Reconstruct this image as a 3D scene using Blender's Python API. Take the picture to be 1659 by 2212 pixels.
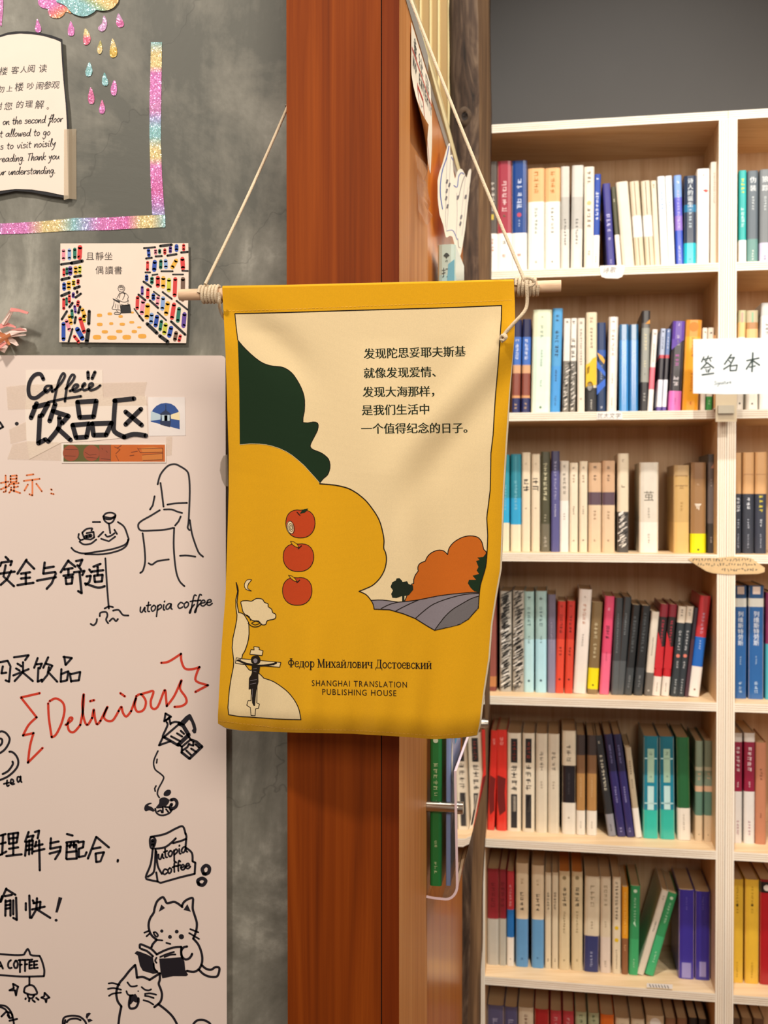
import bpy, bmesh, math, random
from mathutils import Vector, Matrix
from mathutils.geometry import tessellate_polygon
random.seed(7)
for _o in list(bpy.data.objects):
    bpy.data.objects.remove(_o)
S = bpy.context.scene
COL = S.collection

# ------------------------------------------------------------------ camera
F = 2240.0                      # focal length in pixels of the 1659 x 2212 frame
CX, CY = 829.5, 1106.0
CAMZ = 1.45
PITCH = math.atan((CY - 1075.0) / F)
cd = bpy.data.cameras.new('camera')
cd.sensor_fit = 'VERTICAL'
cd.sensor_height = 36.0
cd.lens = 36.0 * F / 2212.0
cd.clip_start = 0.02
cd.dof.use_dof = True
cd.dof.focus_distance = 1.11
cd.dof.aperture_fstop = 9.0
cam = bpy.data.objects.new('camera', cd)
cam.location = (0, 0, CAMZ)
cam.rotation_euler = (math.pi / 2 - PITCH, 0, 0)
COL.objects.link(cam)
S.camera = cam

# ------------------------------------------------------------------ world, lamps, exposure
S.view_settings.view_transform = 'Standard'
S.view_settings.look = 'None'
S.view_settings.gamma = 1.0
S.view_settings.exposure = 0.0
S.view_settings.use_curve_mapping = False
W = bpy.data.worlds.new('room_ambience')
S.world = W
W.use_nodes = True
W.node_tree.nodes['Background'].inputs[0].default_value = (1.0, 0.86, 0.74, 1)
W.node_tree.nodes['Background'].inputs[1].default_value = 0.36
S.cycles.max_bounces = 8
S.cycles.diffuse_bounces = 6
S.cycles.caustics_reflective = False
S.cycles.caustics_refractive = False

def look(o, target):
    o.rotation_euler = (Vector(target) - o.location).to_track_quat('-Z', 'Y').to_euler()

def spot(name, loc, target, energy, color, size_deg, blend, radius):
    l = bpy.data.lights.new(name, 'SPOT')
    l.energy = energy
    l.color = color
    l.spot_size = math.radians(size_deg)
    l.spot_blend = blend
    l.shadow_soft_size = radius
    o = bpy.data.objects.new(name, l)
    o.location = loc
    look(o, target)
    COL.objects.link(o)
    return o

# a track spot and an added fill spot in front of the bookcases, one over the wall with the whiteboard
spot('shelf_spot_and_fill', (0.30, 1.02, CAMZ + 2.45), (0.50, 2.12, CAMZ - 0.25), 300, (1.0, 0.95, 0.87), 58, 0.8, 0.05)
spot('shelf_spot_and_fill', (1.05, 0.05, CAMZ + 1.75), (0.72, 2.1, CAMZ - 0.1), 150, (1.0, 0.95, 0.87), 46, 0.7, 0.06)  # lower frontal fill, added to lighten the shelf interiors
spot('wall_spot_lamp', (-0.95, -0.25, CAMZ + 1.75), (-0.35, 1.32, CAMZ + 0.0), 155, (1.0, 0.89, 0.77), 75, 0.7, 0.10)
spot('door_fill_spot', (1.35, 0.95, CAMZ + 1.55), (0.10, 1.55, CAMZ - 0.25), 62, (1.0, 0.86, 0.68), 58, 0.8, 0.06)  # added from the right to brighten the door side
# added soft fill behind the camera, lifts the dark shelf backs
al = bpy.data.lights.new('fill_lamp', 'AREA')
al.shape = 'RECTANGLE'; al.size = 0.7; al.size_y = 0.7
al.energy = 30; al.color = (1.0, 0.88, 0.74)
ao = bpy.data.objects.new('fill_lamp', al)
ao.location = (0.45, -1.05, CAMZ + 0.85)
look(ao, (0.55, 1.9, CAMZ - 0.2))
COL.objects.link(ao)

# ------------------------------------------------------------------ pixel -> place helpers
CP, SP = math.cos(PITCH), math.sin(PITCH)
CAM = Vector((0, 0, CAMZ))
def ray(px, py):
    x, y = (px - CX) / F, (CY - py) / F
    return Vector((x, CP + y * SP, y * CP - SP))
def at(px, py, Y):
    r = ray(px, py)
    return CAM + r * (Y / r.y)
def hit(px, py, p0, n):
    r = ray(px, py)
    return CAM + r * ((p0 - CAM).dot(n) / r.dot(n))

class Plane:
    """upright plane, n points at the viewer"""
    def __init__(s, p0, n):
        s.p0, s.n = Vector(p0), Vector(n).normalized()
    def __call__(s, px, py, off=0.0):
        return hit(px, py, s.p0 + s.n * off, s.n)

# ------------------------------------------------------------------ materials
def lin(h):
    h = h.lstrip('#')
    r = []
    for i in (0, 2, 4):
        c = int(h[i:i + 2], 16) / 255
        r.append(c / 12.92 if c <= .04045 else ((c + .055) / 1.055) ** 2.4)
    return (*r, 1)
_M = {}
def base_mat(name):
    m = bpy.data.materials.new(name)
    m.use_nodes = True
    nt = m.node_tree
    return m, nt, nt.nodes['Principled BSDF']
def N(nt, t, **kw):
    n = nt.nodes.new(t)
    for k, v in kw.items():
        if k in n.inputs.keys():
            n.inputs[k].default_value = v
        else:
            setattr(n, k, v)
    return n
def M(h, rough=0.6, coat=0.0, var=0.10, scale=40.0, metal=0.0, bump=0.0, name=None):
    k = (h, rough, coat, var, scale, metal, bump, name)
    if k in _M:
        return _M[k]
    m, nt, b = base_mat(name or 'surface_' + h.strip('#'))
    c = lin(h)
    tc = N(nt, 'ShaderNodeTexCoord')
    no = N(nt, 'ShaderNodeTexNoise', Scale=scale, Detail=3.0)
    nt.links.new(tc.outputs['Object'], no.inputs['Vector'])
    mx = N(nt, 'ShaderNodeMix', data_type='RGBA')
    mx.inputs[6].default_value = tuple(x * (1 - var) for x in c[:3]) + (1,)
    mx.inputs[7].default_value = tuple(min(1, x * (1 + var)) for x in c[:3]) + (1,)
    nt.links.new(no.outputs['Fac'], mx.inputs[0])
    nt.links.new(mx.outputs[2], b.inputs['Base Color'])
    b.inputs['Roughness'].default_value = rough
    b.inputs['Metallic'].default_value = metal
    b.inputs['Coat Weight'].default_value = coat
    b.inputs['Coat Roughness'].default_value = 0.15
    if bump:
        bp = N(nt, 'ShaderNodeBump', Strength=bump, Distance=0.002)
        nt.links.new(no.outputs['Fac'], bp.inputs['Height'])
        nt.links.new(bp.outputs[0], b.inputs['Normal'])
    _M[k] = m
    return m
def ramp(nt, stops, interp='LINEAR'):
    r = nt.nodes.new('ShaderNodeValToRGB')
    r.color_ramp.interpolation = interp
    e = r.color_ramp.elements
    while len(e) < len(stops):
        e.new(0.5)
    for i, (p, h) in enumerate(stops):
        e[i].position = p
        e[i].color = lin(h)
    return r
def wood(name, lo, mid, hi, stretch=(40, 40, 1.6), rough=0.35, coat=0.25, bump=0.05, detail=6.0, dist=1.2, spec=.4):
    m, nt, b = base_mat(name)
    g = N(nt, 'ShaderNodeTexCoord')
    mp = N(nt, 'ShaderNodeMapping')
    mp.inputs['Scale'].default_value = stretch
    nt.links.new(g.outputs['Object'], mp.inputs['Vector'])
    n1 = N(nt, 'ShaderNodeTexNoise', Scale=1.0, Detail=detail, Roughness=0.6, Distortion=dist)
    nt.links.new(mp.outputs[0], n1.inputs['Vector'])
    mp2 = N(nt, 'ShaderNodeMapping')
    mp2.inputs['Scale'].default_value = tuple(x * 9 if x > 5 else x * 2.5 for x in stretch)
    nt.links.new(g.outputs['Object'], mp2.inputs['Vector'])
    n2 = N(nt, 'ShaderNodeTexNoise', Scale=1.0, Detail=3.0)
    nt.links.new(mp2.outputs[0], n2.inputs['Vector'])
    mul = N(nt, 'ShaderNodeMath', operation='MULTIPLY_ADD')
    mul.inputs[1].default_value = 0.35
    nt.links.new(n2.outputs['Fac'], mul.inputs[0])
    nt.links.new(n1.outputs['Fac'], mul.inputs[2])
    r = ramp(nt, [(0.42, lo), (0.66, mid), (0.92, hi)])
    nt.links.new(mul.outputs[0], r.inputs[0])
    nt.links.new(r.outputs[0], b.inputs['Base Color'])
    b.inputs['Roughness'].default_value = rough
    b.inputs['Coat Weight'].default_value = coat
    b.inputs['Coat Roughness'].default_value = 0.2
    b.inputs['Specular IOR Level'].default_value = spec
    bp = N(nt, 'ShaderNodeBump', Strength=bump, Distance=0.002)
    nt.links.new(mul.outputs[0], bp.inputs['Height'])
    nt.links.new(bp.outputs[0], b.inputs['Normal'])
    return m
def concrete():
    m, nt, b = base_mat('trowelled_concrete')
    tc = N(nt, 'ShaderNodeTexCoord')
    def noise(scale, det, rot=0.0, st=(1, 1, 1), d=0.0, ro=.6):
        mp = N(nt, 'ShaderNodeMapping')
        mp.inputs['Rotation'].default_value = (0, rot, 0)
        mp.inputs['Scale'].default_value = st
        nt.links.new(tc.outputs['Object'], mp.inputs['Vector'])
        n = N(nt, 'ShaderNodeTexNoise', Scale=scale, Detail=det, Roughness=ro, Distortion=d)
        nt.links.new(mp.outputs[0], n.inputs['Vector'])
        return n.outputs['Fac']
    def add(a, bb, k):
        x = N(nt, 'ShaderNodeMath', operation='MULTIPLY_ADD')
        nt.links.new(bb, x.inputs[0])
        x.inputs[1].default_value = k
        nt.links.new(a, x.inputs[2])
        return x.outputs[0]
    a = noise(4.5, 8, d=0.8, ro=.65)
    a = add(a, noise(6, 5, rot=0.55, st=(1, 1, .30), d=.6), .7)
    a = add(a, noise(70, 4), .16)
    a = add(a, noise(2.0, 2), .5)
    a = add(a, noise(34, 4, rot=.42, st=(1, 1, .14), d=.4), .22)
    r = ramp(nt, [(0.80, '#54544f'), (1.08 / 1.3, '#6e6d66'), (0.90, '#7d7c75'), (1.0, '#989690')])
    sc = N(nt, 'ShaderNodeMath', operation='MULTIPLY')
    sc.inputs[1].default_value = 0.645
    nt.links.new(a, sc.inputs[0])
    r = ramp(nt, [(0.72, '#54564f'), (0.82, '#727269'), (0.88, '#828279'), (0.97, '#a8a89e')])
    nt.links.new(sc.outputs[0], r.inputs[0])
    # hairline cracks
    vo = N(nt, 'ShaderNodeTexVoronoi', feature='DISTANCE_TO_EDGE', Scale=3.2)
    nd = N(nt, 'ShaderNodeTexNoise', Scale=9.0, Detail=4.0)
    nt.links.new(tc.outputs['Object'], nd.inputs['Vector'])
    mv = N(nt, 'ShaderNodeMix', data_type='RGBA')
    mv.inputs[0].default_value = 0.16
    nt.links.new(tc.outputs['Object'], mv.inputs[6])
    nt.links.new(nd.outputs['Color'], mv.inputs[7])
    nt.links.new(mv.outputs[2], vo.inputs['Vector'])
    cr = ramp(nt, [(0.0, '#9a9a9a'), (0.004, '#ffffff')])
    nt.links.new(vo.outputs['Distance'], cr.inputs[0])
    mx = N(nt, 'ShaderNodeMix', data_type='RGBA', blend_type='MULTIPLY')
    mx.inputs[0].default_value = 0.45
    nt.links.new(r.outputs[0], mx.inputs[6])
    nt.links.new(cr.outputs[0], mx.inputs[7])
    nt.links.new(mx.outputs[2], b.inputs['Base Color'])
    b.inputs['Roughness'].default_value = 0.55
    bp = N(nt, 'ShaderNodeBump', Strength=0.25, Distance=0.003)
    nt.links.new(a, bp.inputs['Height'])
    nt.links.new(bp.outputs[0], b.inputs['Normal'])
    return m
def glitter(name, axis, p0, p1, stops):
    """rainbow glitter paper; colour runs along a world axis from p0 to p1"""
    m, nt, b = base_mat(name)
    g = N(nt, 'ShaderNodeNewGeometry')
    dp = N(nt, 'ShaderNodeVectorMath', operation='DOT_PRODUCT')
    dp.inputs[1].default_value = axis
    nt.links.new(g.outputs['Position'], dp.inputs[0])
    mr = N(nt, 'ShaderNodeMapRange')
    mr.inputs[1].default_value = p0
    mr.inputs[2].default_value = p1
    nt.links.new(dp.outputs['Value'], mr.inputs[0])
    r = ramp(nt, stops)
    nt.links.new(mr.outputs[0], r.inputs[0])
    vo = N(nt, 'ShaderNodeTexVoronoi', Scale=900.0)
    nt.links.new(g.outputs['Position'], vo.inputs['Vector'])
    mx = N(nt, 'ShaderNodeMix', data_type='RGBA', blend_type='OVERLAY')
    mx.inputs[0].default_value = 0.08
    nt.links.new(r.outputs[0], mx.inputs[6])
    nt.links.new(vo.outputs['Color'], mx.inputs[7])
    nt.links.new(mx.outputs[2], b.inputs['Base Color'])
    # every flake has its own tilt
    sub = N(nt, 'ShaderNodeVectorMath', operation='SUBTRACT')
    sub.inputs[1].default_value = (.5, .5, .5)
    nt.links.new(vo.outputs['Color'], sub.inputs[0])
    scl = N(nt, 'ShaderNodeVectorMath', operation='SCALE')
    scl.inputs['Scale'].default_value = 0.72
    nt.links.new(sub.outputs[0], scl.inputs[0])
    ad = N(nt, 'ShaderNodeVectorMath', operation='ADD')
    nt.links.new(g.outputs['Normal'], ad.inputs[0])
    nt.links.new(scl.outputs[0], ad.inputs[1])
    nm = N(nt, 'ShaderNodeVectorMath', operation='NORMALIZE')
    nt.links.new(ad.outputs[0], nm.inputs[0])
    nt.links.new(nm.outputs[0], b.inputs['Normal'])
    b.inputs['Metallic'].default_value = 0.12
    b.inputs['Roughness'].default_value = 0.28
    return m
def cloth(h, name):
    m, nt, b = base_mat(name)
    g = N(nt, 'ShaderNodeNewGeometry')
    w1 = N(nt, 'ShaderNodeTexWave', Scale=620.0, Distortion=1.0, bands_direction='X')
    w2 = N(nt, 'ShaderNodeTexWave', Scale=620.0, Distortion=1.0, bands_direction='Z')
    no = N(nt, 'ShaderNodeTexNoise', Scale=900.0, Detail=2.0)
    for x in (w1, w2, no):
        nt.links.new(g.outputs['Position'], x.inputs['Vector'])
    ad = N(nt, 'ShaderNodeMath', operation='ADD')
    nt.links.new(w1.outputs['Fac'], ad.inputs[0])
    nt.links.new(w2.outputs['Fac'], ad.inputs[1])
    ad2 = N(nt, 'ShaderNodeMath', operation='ADD')
    nt.links.new(ad.outputs[0], ad2.inputs[0])
    nt.links.new(no.outputs['Fac'], ad2.inputs[1])
    bp = N(nt, 'ShaderNodeBump', Strength=0.25, Distance=0.0006)
    nt.links.new(ad2.outputs[0], bp.inputs['Height'])
    nt.links.new(bp.outputs[0], b.inputs['Normal'])
    c = lin(h)
    mx = N(nt, 'ShaderNodeMix', data_type='RGBA')
    mx.inputs[6].default_value = tuple(x * .9 for x in c[:3]) + (1,)
    mx.inputs[7].default_value = tuple(min(1, x * 1.08) for x in c[:3]) + (1,)
    nt.links.new(no.outputs['Fac'], mx.inputs[0])
    nt.links.new(mx.outputs[2], b.inputs['Base Color'])
    b.inputs['Roughness'].default_value = 0.9
    b.inputs['Sheen Weight'].default_value = 0.08
    b.inputs['Specular IOR Level'].default_value = 0.2
    return m
def acrylic():
    m, nt, b = base_mat('clear_acrylic')
    b.inputs['Base Color'].default_value = (0.97, 0.97, 0.98, 1)
    b.inputs['Transmission Weight'].default_value = 1.0
    b.inputs['IOR'].default_value = 1.49
    no = N(nt, 'ShaderNodeTexNoise', Scale=30.0)
    mr = N(nt, 'ShaderNodeMapRange')
    mr.inputs[3].default_value = 0.0
    mr.inputs[4].default_value = 0.05
    nt.links.new(no.outputs['Fac'], mr.inputs[0])
    nt.links.new(mr.outputs[0], b.inputs['Roughness'])
    return m
def clear_tape(h, alpha):
    m, nt, b = base_mat('clear_tape')
    b.inputs['Base Color'].default_value = lin(h)
    no = N(nt, 'ShaderNodeTexNoise', Scale=60.0)
    mr = N(nt, 'ShaderNodeMapRange')
    mr.inputs[3].default_value = alpha - .1
    mr.inputs[4].default_value = alpha + .1
    nt.links.new(no.outputs['Fac'], mr.inputs[0])
    nt.links.new(mr.outputs[0], b.inputs['Alpha'])
    b.inputs['Roughness'].default_value = 0.3
    return m

BLACK = M('#141316', .5, name='black_ink')
WHITE = M('#efe9e2', .6, var=.04)

# ------------------------------------------------------------------ mesh builder
def parse(s):
    return [tuple(float(v) for v in p.split(',')) for p in s.split()]
def smooth(pts, n=4, closed=False):
    L = len(pts)
    if L < 3:
        return list(pts)
    out = []
    rng = range(L if closed else L - 1)
    for i in rng:
        if closed:
            p0, p1, p2, p3 = pts[(i - 1) % L], pts[i], pts[(i + 1) % L], pts[(i + 2) % L]
        else:
            p0, p1, p2, p3 = pts[max(i - 1, 0)], pts[i], pts[i + 1], pts[min(i + 2, L - 1)]
        for k in range(n):
            t = k / n
            out.append(tuple(0.5 * (2 * b + (c - a) * t + (2 * a - 5 * b + 4 * c - d) * t * t + (3 * b - a - 3 * c + d) * t ** 3)
                             for a, b, c, d in zip(p0, p1, p2, p3)))
    if not closed:
        out.append(tuple(pts[-1]))
    return out
def tri2d(loop):
    v = [Vector((p[0], p[1], 0)) for p in loop]
    return [[loop[i] for i in t] for t in tessellate_polygon([v])]
def stroke2d(pts, w):
    """faces (lists of 2D points) of a round-ended pen line"""
    out = []
    q = [pts[0]]
    for p in pts[1:]:
        if math.hypot(p[0] - q[-1][0], p[1] - q[-1][1]) > 1e-4:
            q.append(p)
    h = w / 2
    def disc(c, n=8):
        out.append([(c[0] + h * math.cos(2 * math.pi * k / n), c[1] + h * math.sin(2 * math.pi * k / n)) for k in range(n)])
    if len(q) == 1:
        disc(q[0], 10)
        return out
    L, R = [], []
    for i, p in enumerate(q):
        a = q[max(i - 1, 0)]
        b = q[min(i + 1, len(q) - 1)]
        if 0 < i < len(q) - 1:
            d1 = Vector((p[0] - a[0], p[1] - a[1])).normalized()
            d2 = Vector((b[0] - p[0], b[1] - p[1])).normalized()
            d = d1 + d2
            if d.length < 0.5 or d1.dot(d2) < 0.5:      # sharp corner: break the ribbon
                n1 = (-d1.y * h, d1.x * h)
                n2 = (-d2.y * h, d2.x * h)
                L.append((p[0] + n1[0], p[1] + n1[1])); R.append((p[0] - n1[0], p[1] - n1[1]))
                L.append(None); R.append(None)
                L.append((p[0] + n2[0], p[1] + n2[1])); R.append((p[0] - n2[0], p[1] - n2[1]))
                disc(p)
                continue
            d.normalize()
        else:
            d = Vector((b[0] - a[0], b[1] - a[1])).normalized()
        L.append((p[0] - d.y * h, p[1] + d.x * h)); R.append((p[0] + d.y * h, p[1] - d.x * h))
    for i in range(len(L) - 1):
        if L[i] is None or L[i + 1] is None:
            continue
        out.append([L[i], L[i + 1], R[i + 1], R[i]])
    disc(q[0]); disc(q[-1])
    return out

class MB:
    def __init__(s):
        s.v, s.f, s.m, s.mats, s.sm = [], [], [], [], []
    def mi(s, mat):
        if mat not in s.mats:
            s.mats.append(mat)
        return s.mats.index(mat)
    def face(s, pts, mat, smooth=False):
        b = len(s.v)
        s.v.extend(Vector(p) for p in pts)
        s.f.append(tuple(range(b, b + len(pts))))
        s.m.append(s.mi(mat)); s.sm.append(smooth)
    def grid(s, rows, mat, smooth=True, close_u=False):
        """rows: list of equal-length lists of points"""
        b = len(s.v)
        n = len(rows[0])
        for r in rows:
            s.v.extend(Vector(p) for p in r)
        for i in range(len(rows) - 1):
            for j in range(n if close_u else n - 1):
                k = (j + 1) % n
                s.f.append((b + i * n + j, b + i * n + k, b + (i + 1) * n + k, b + (i + 1) * n + j))
                s.m.append(s.mi(mat)); s.sm.append(smooth)
    def hexa(s, c, mat):
        """c: 8 corners, bottom 0-3 then top 4-7"""
        b = len(s.v)
        s.v.extend(Vector(p) for p in c)
        for f in ((3, 2, 1, 0), (4, 5, 6, 7), (0, 1, 5, 4), (1, 2, 6, 5), (2, 3, 7, 6), (3, 0, 4, 7)):
            s.f.append(tuple(b + i for i in f)); s.m.append(s.mi(mat)); s.sm.append(False)
    def box(s, x0, x1, y0, y1, z0, z1, mat, fr=None):
        c = [(x0, y0, z0), (x1, y0, z0), (x1, y1, z0), (x0, y1, z0), (x0, y0, z1), (x1, y0, z1), (x1, y1, z1), (x0, y1, z1)]
        s.hexa([fr(*p) for p in c] if fr else c, mat)
    def tube(s, path, r, mat, n=10, caps=True):
        path = [Vector(p) for p in path]
        rows = []
        up = Vector((0, 0, 1))
        prev = None
        for i, p in enumerate(path):
            d = (path[min(i + 1, len(path) - 1)] - path[max(i - 1, 0)]).normalized()
            if prev is None:
                a = d.cross(up if abs(d.z) < .9 else Vector((1, 0, 0))).normalized()
            else:
                a = (prev - d * prev.dot(d)).normalized()
            prev = a
            b = d.cross(a)
            rr = r(i / (len(path) - 1)) if callable(r) else r
            rows.append([p + (a * math.cos(2 * math.pi * k / n) + b * math.sin(2 * math.pi * k / n)) * rr for k in range(n)])
        s.grid(rows, mat, True, True)
        if caps:
            s.face(rows[0][::-1], mat); s.face(rows[-1], mat)
    def slab(s, front, back, mat, edge=None):
        """prism between two equal outlines"""
        for t in tessellate_polygon([front]):
            s.face([front[i] for i in t], mat)
        for t in tessellate_polygon([back]):
            s.face([back[i] for i in t][::-1], edge or mat)
        n = len(front)
        for i in range(n):
            k = (i + 1) % n
            s.face([front[i], front[k], back[k], back[i]], edge or mat)
    # drawing on a mapper(px, py) surface
    def ink(s, pts, w, mp, mat):
        for f in stroke2d(pts, w):
            s.face([mp(*p) for p in f], mat)
    def fill(s, loop, mp, mat):
        for t in tri2d(loop):
            s.face([mp(*p) for p in t], mat)
    def build(s, name, parent=None, normal_to=None):
        me = bpy.data.meshes.new(name)
        me.from_pydata([tuple(v) for v in s.v], [], s.f)
        for m in s.mats:
            me.materials.append(m)
        me.polygons.foreach_set('material_index', s.m)
        me.polygons.foreach_set('use_smooth', s.sm)
        if normal_to is None:
            pass
        me.update()
        o = bpy.data.objects.new(name, me)
        COL.objects.link(o)
        if parent:
            o.parent = parent
        return o
def recalc(o):
    bm = bmesh.new(); bm.from_mesh(o.data)
    bmesh.ops.recalc_face_normals(bm, faces=bm.faces)
    bm.to_mesh(o.data); bm.free()
    return o
def empty(name, loc=(0, 0, 0)):
    o = bpy.data.objects.new(name, None)
    o.empty_display_size = 0.05
    o.location = loc
    COL.objects.link(o)
    return o
def tag(o, label, cat, group=None):
    o['label'] = label
    o['category'] = cat
    if group:
        o['group'] = group
    return o
def struct(o, label=None, cat=None):
    o['kind'] = 'structure'
    if label:
        o['label'] = label
    if cat:
        o['category'] = cat
    return o
def rebase(o, loc):
    """move a mesh object's origin (and parent Empty's) without moving the shape"""
    d = Vector(loc)
    o.data.transform(Matrix.Translation(-d))
    o.location = d
    return o
def under(parent, *objs):
    for o in objs:
        o.parent = parent
        o.location = o.location - parent.location
    return parent

# ------------------------------------------------------------------ lettering
_G = {}
def glyph(ch, thin_y=0.0, thin_x=0.0):
    """triangles of one character of the built-in typeface, em = 1, and its advance"""
    k = (ch, thin_y, thin_x)
    if k in _G:
        return _G[k]
    c = bpy.data.curves.new('g', 'FONT')
    c.body = ch
    c.resolution_u = 3
    o = bpy.data.objects.new('g', c)
    COL.objects.link(o)
    dg = bpy.context.evaluated_depsgraph_get()
    me = o.evaluated_get(dg).to_mesh()
    V = [[v.co.x, v.co.y] for v in me.vertices]
    T = [list(p.vertices) for p in me.polygons]
    if thin_y or thin_x:
        bm = bmesh.new(); bm.from_mesh(me)
        bmesh.ops.remove_doubles(bm, verts=bm.verts, dist=1e-5)
        V = [[v.co.x, v.co.y] for v in bm.verts]
        bm.verts.index_update()
        T = [[v.index for v in f.verts] for f in bm.faces]
        nn = [[0.0, 0.0] for _ in V]
        for e in bm.edges:
            if len(e.link_faces) == 1:
                f = e.link_faces[0]
                a, b = e.verts
                cen = f.calc_center_median()
                d = b.co - a.co
                n = Vector((-d.y, d.x, 0))
                if n.dot(cen - a.co) > 0:
                    n = -n
                if n.length > 1e-9:
                    n.normalize()
                    for v in (a, b):
                        nn[v.index][0] += n.x; nn[v.index][1] += n.y
        for i, n in enumerate(nn):
            l = math.hypot(*n)
            if l > 1e-6:
                V[i][0] -= thin_x * n[0] / l
                V[i][1] -= thin_y * n[1] / l
        bm.free()
    o.to_mesh_clear()
    bpy.data.objects.remove(o)
    bpy.data.curves.remove(c)
    r = ([[tuple(V[i]) for i in t] for t in T], max([v[0] for v in V], default=.3))
    _G[k] = r
    return r
def glyph2d(ch, x, y, size, rot=0.0, shear=0.0, sx=1.0, thin_y=0.0, thin_x=0.0, center=True):
    """faces in y-down pixel space; (x, y) is the centre of the character's em box (or its left base)"""
    tris, _ = glyph(ch, thin_y, thin_x)
    c, s_ = math.cos(rot), math.sin(rot)
    out = []
    for t in tris:
        q = []
        for gx, gy in t:
            if center:
                gx -= .5; gy -= .38
            gx = gx * sx + shear * gy
            u, v = gx * size, -gy * size
            q.append((x + u * c - v * s_, y + u * s_ + v * c))
        out.append(q)
    return out
PEN = {
 'a': (1.15, ['.9,.9 .5,1 .1,.6 .2,.1 .6,.2 .9,.9 .9,.2 1.1,0']), 'c': (1.0, ['.9,.8 .5,1 .1,.5 .4,0 .9,.2']),
 'd': (1.15, ['.8,.8 .4,.9 .1,.4 .4,0 .8,.5 1,2 .9,.3 1.1,0']), 'e': (1.0, ['.1,.5 .8,.6 .6,1 .2,.8 .2,.2 .6,0 1,.3']),
 'f': (.85, ['1,1.9 .7,2 .5,1 .3,-.8 .1,-.9 .3,-.3 .8,.4', '.1,1 .9,1.05']), 'g': (1.0, ['.8,.9 .3,1 .1,.4 .5,.1 .8,.8 .7,-.6 .3,-1 .1,-.6']),
 'h': (.95, ['.25,2 .1,0 .4,.9 .7,.9 .7,.1 .9,0']), 'i': (.5, ['.2,.9 .2,.1 .4,0', '.25,1.4 .3,1.5']), 'k': (.9, ['.25,2 .1,0', '.8,1 .2,.5 .8,0']),
 'l': (.55, ['.2,.5 .5,1.9 .3,2 .2,.3 .4,0']), 'n': (.95, ['.1,.9 .1,0 .4,.8 .7,.9 .7,.1 .9,0']), 'o': (.95, ['.5,1 .1,.6 .3,0 .7,.2 .8,.7 .5,1']),
 'p': (.95, ['.2,.9 .1,-1', '.15,.7 .6,1 .8,.5 .2,.1']), 'r': (.8, ['.1,.9 .15,0 .3,.7 .7,.95']), 's': (.85, ['.7,.9 .3,1 .2,.7 .7,.4 .5,0 .1,.1']),
 't': (.75, ['.35,1.6 .3,.2 .6,0', '.05,1.05 .7,1.1']), 'u': (1.0, ['.1,.9 .1,.2 .4,0 .8,.8 .8,.2 1,0']), 'v': (.9, ['.1,.9 .4,0 .8,1']),
 'w': (1.2, ['.1,.9 .3,0 .6,.8 .8,0 1.1,1']), 'y': (.95, ['.1,.9 .3,.3 .7,.9 .8,.9 .5,-.6 .1,-1']), 'T': (1.0, ['.1,1.8 1.1,1.95', '.55,1.85 .3,0']),
 'S': (1.0, ['.9,1.7 .5,1.9 .2,1.5 .7,.9 .8,.3 .4,0 .1,.2']), 'ƒ': (.8, ['.9,1.7 .7,1.95 .5,1.6 .42,.8 .4,0', '.1,1 .85,1.08']), '.': (.4, ['.2,.05 .22,.1']), ' ': (.75, []),
}
def pen2d(text, x0, y0, x1, y1, h, w, shear=.18):
    """handwriting from (x0,y0) to (x1,y1) along the base line; h = x-height"""
    tot = sum(PEN[c][0] for c in text)
    L = math.hypot(x1 - x0, y1 - y0)
    k = L / tot
    dx, dy = (x1 - x0) / L, (y1 - y0) / L
    out = []
    cur = 0.0
    for ch in text:
        adv, st = PEN[ch]
        for s_ in st:
            q = []
            for gx, gy in smooth(parse(s_), 4):
                u = (cur + gx) * k + shear * gy * h
                v = -gy * h
                q.append((x0 + u * dx - v * dy, y0 + u * dy + v * dx))
            out += stroke2d(q, w)
        cur += adv
    return out

# ================================================================== the room
def T(ox, oy, s):
    def f(st, sm=0, closed=False):
        p = [(ox + s * x, oy + s * y) for x, y in (parse(st) if isinstance(st, str) else st)]
        return smooth(p, sm, closed) if sm else p
    return f
ID = T(0, 0, 1)
WALL_Y = 1.32
CEIL = 4.3
wall = Plane((0, WALL_Y, CAMZ), (0, -1, 0))
TH = math.radians(9.4)                       # door leaf and bookcases stand turned by this much
U = Vector((math.cos(TH), -math.sin(TH), 0))
D = Vector((math.sin(TH), math.cos(TH), 0))
ZV = Vector((0, 0, 1))
DC = at(862, 1075, 1.16); DC.z = 0           # hinge corner of the column
def dfr(o, t, z):                            # door frame: o out of the leaf, t along it
    return DC + U * o + D * t + ZV * z
SO = at(1031, 1075, 2.16); SO.z = 0          # left front corner of the bookcases
def sfr(u, d, z):
    return SO + U * u + D * d + ZV * z
front = Plane(sfr(0, 0, CAMZ), -D)
def su(px, py=1075, d=0.0):
    return (front(px, py, -d) - SO).dot(U)
def sz(px, py, d=0.0):
    return front(px, py, -d).z

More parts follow.
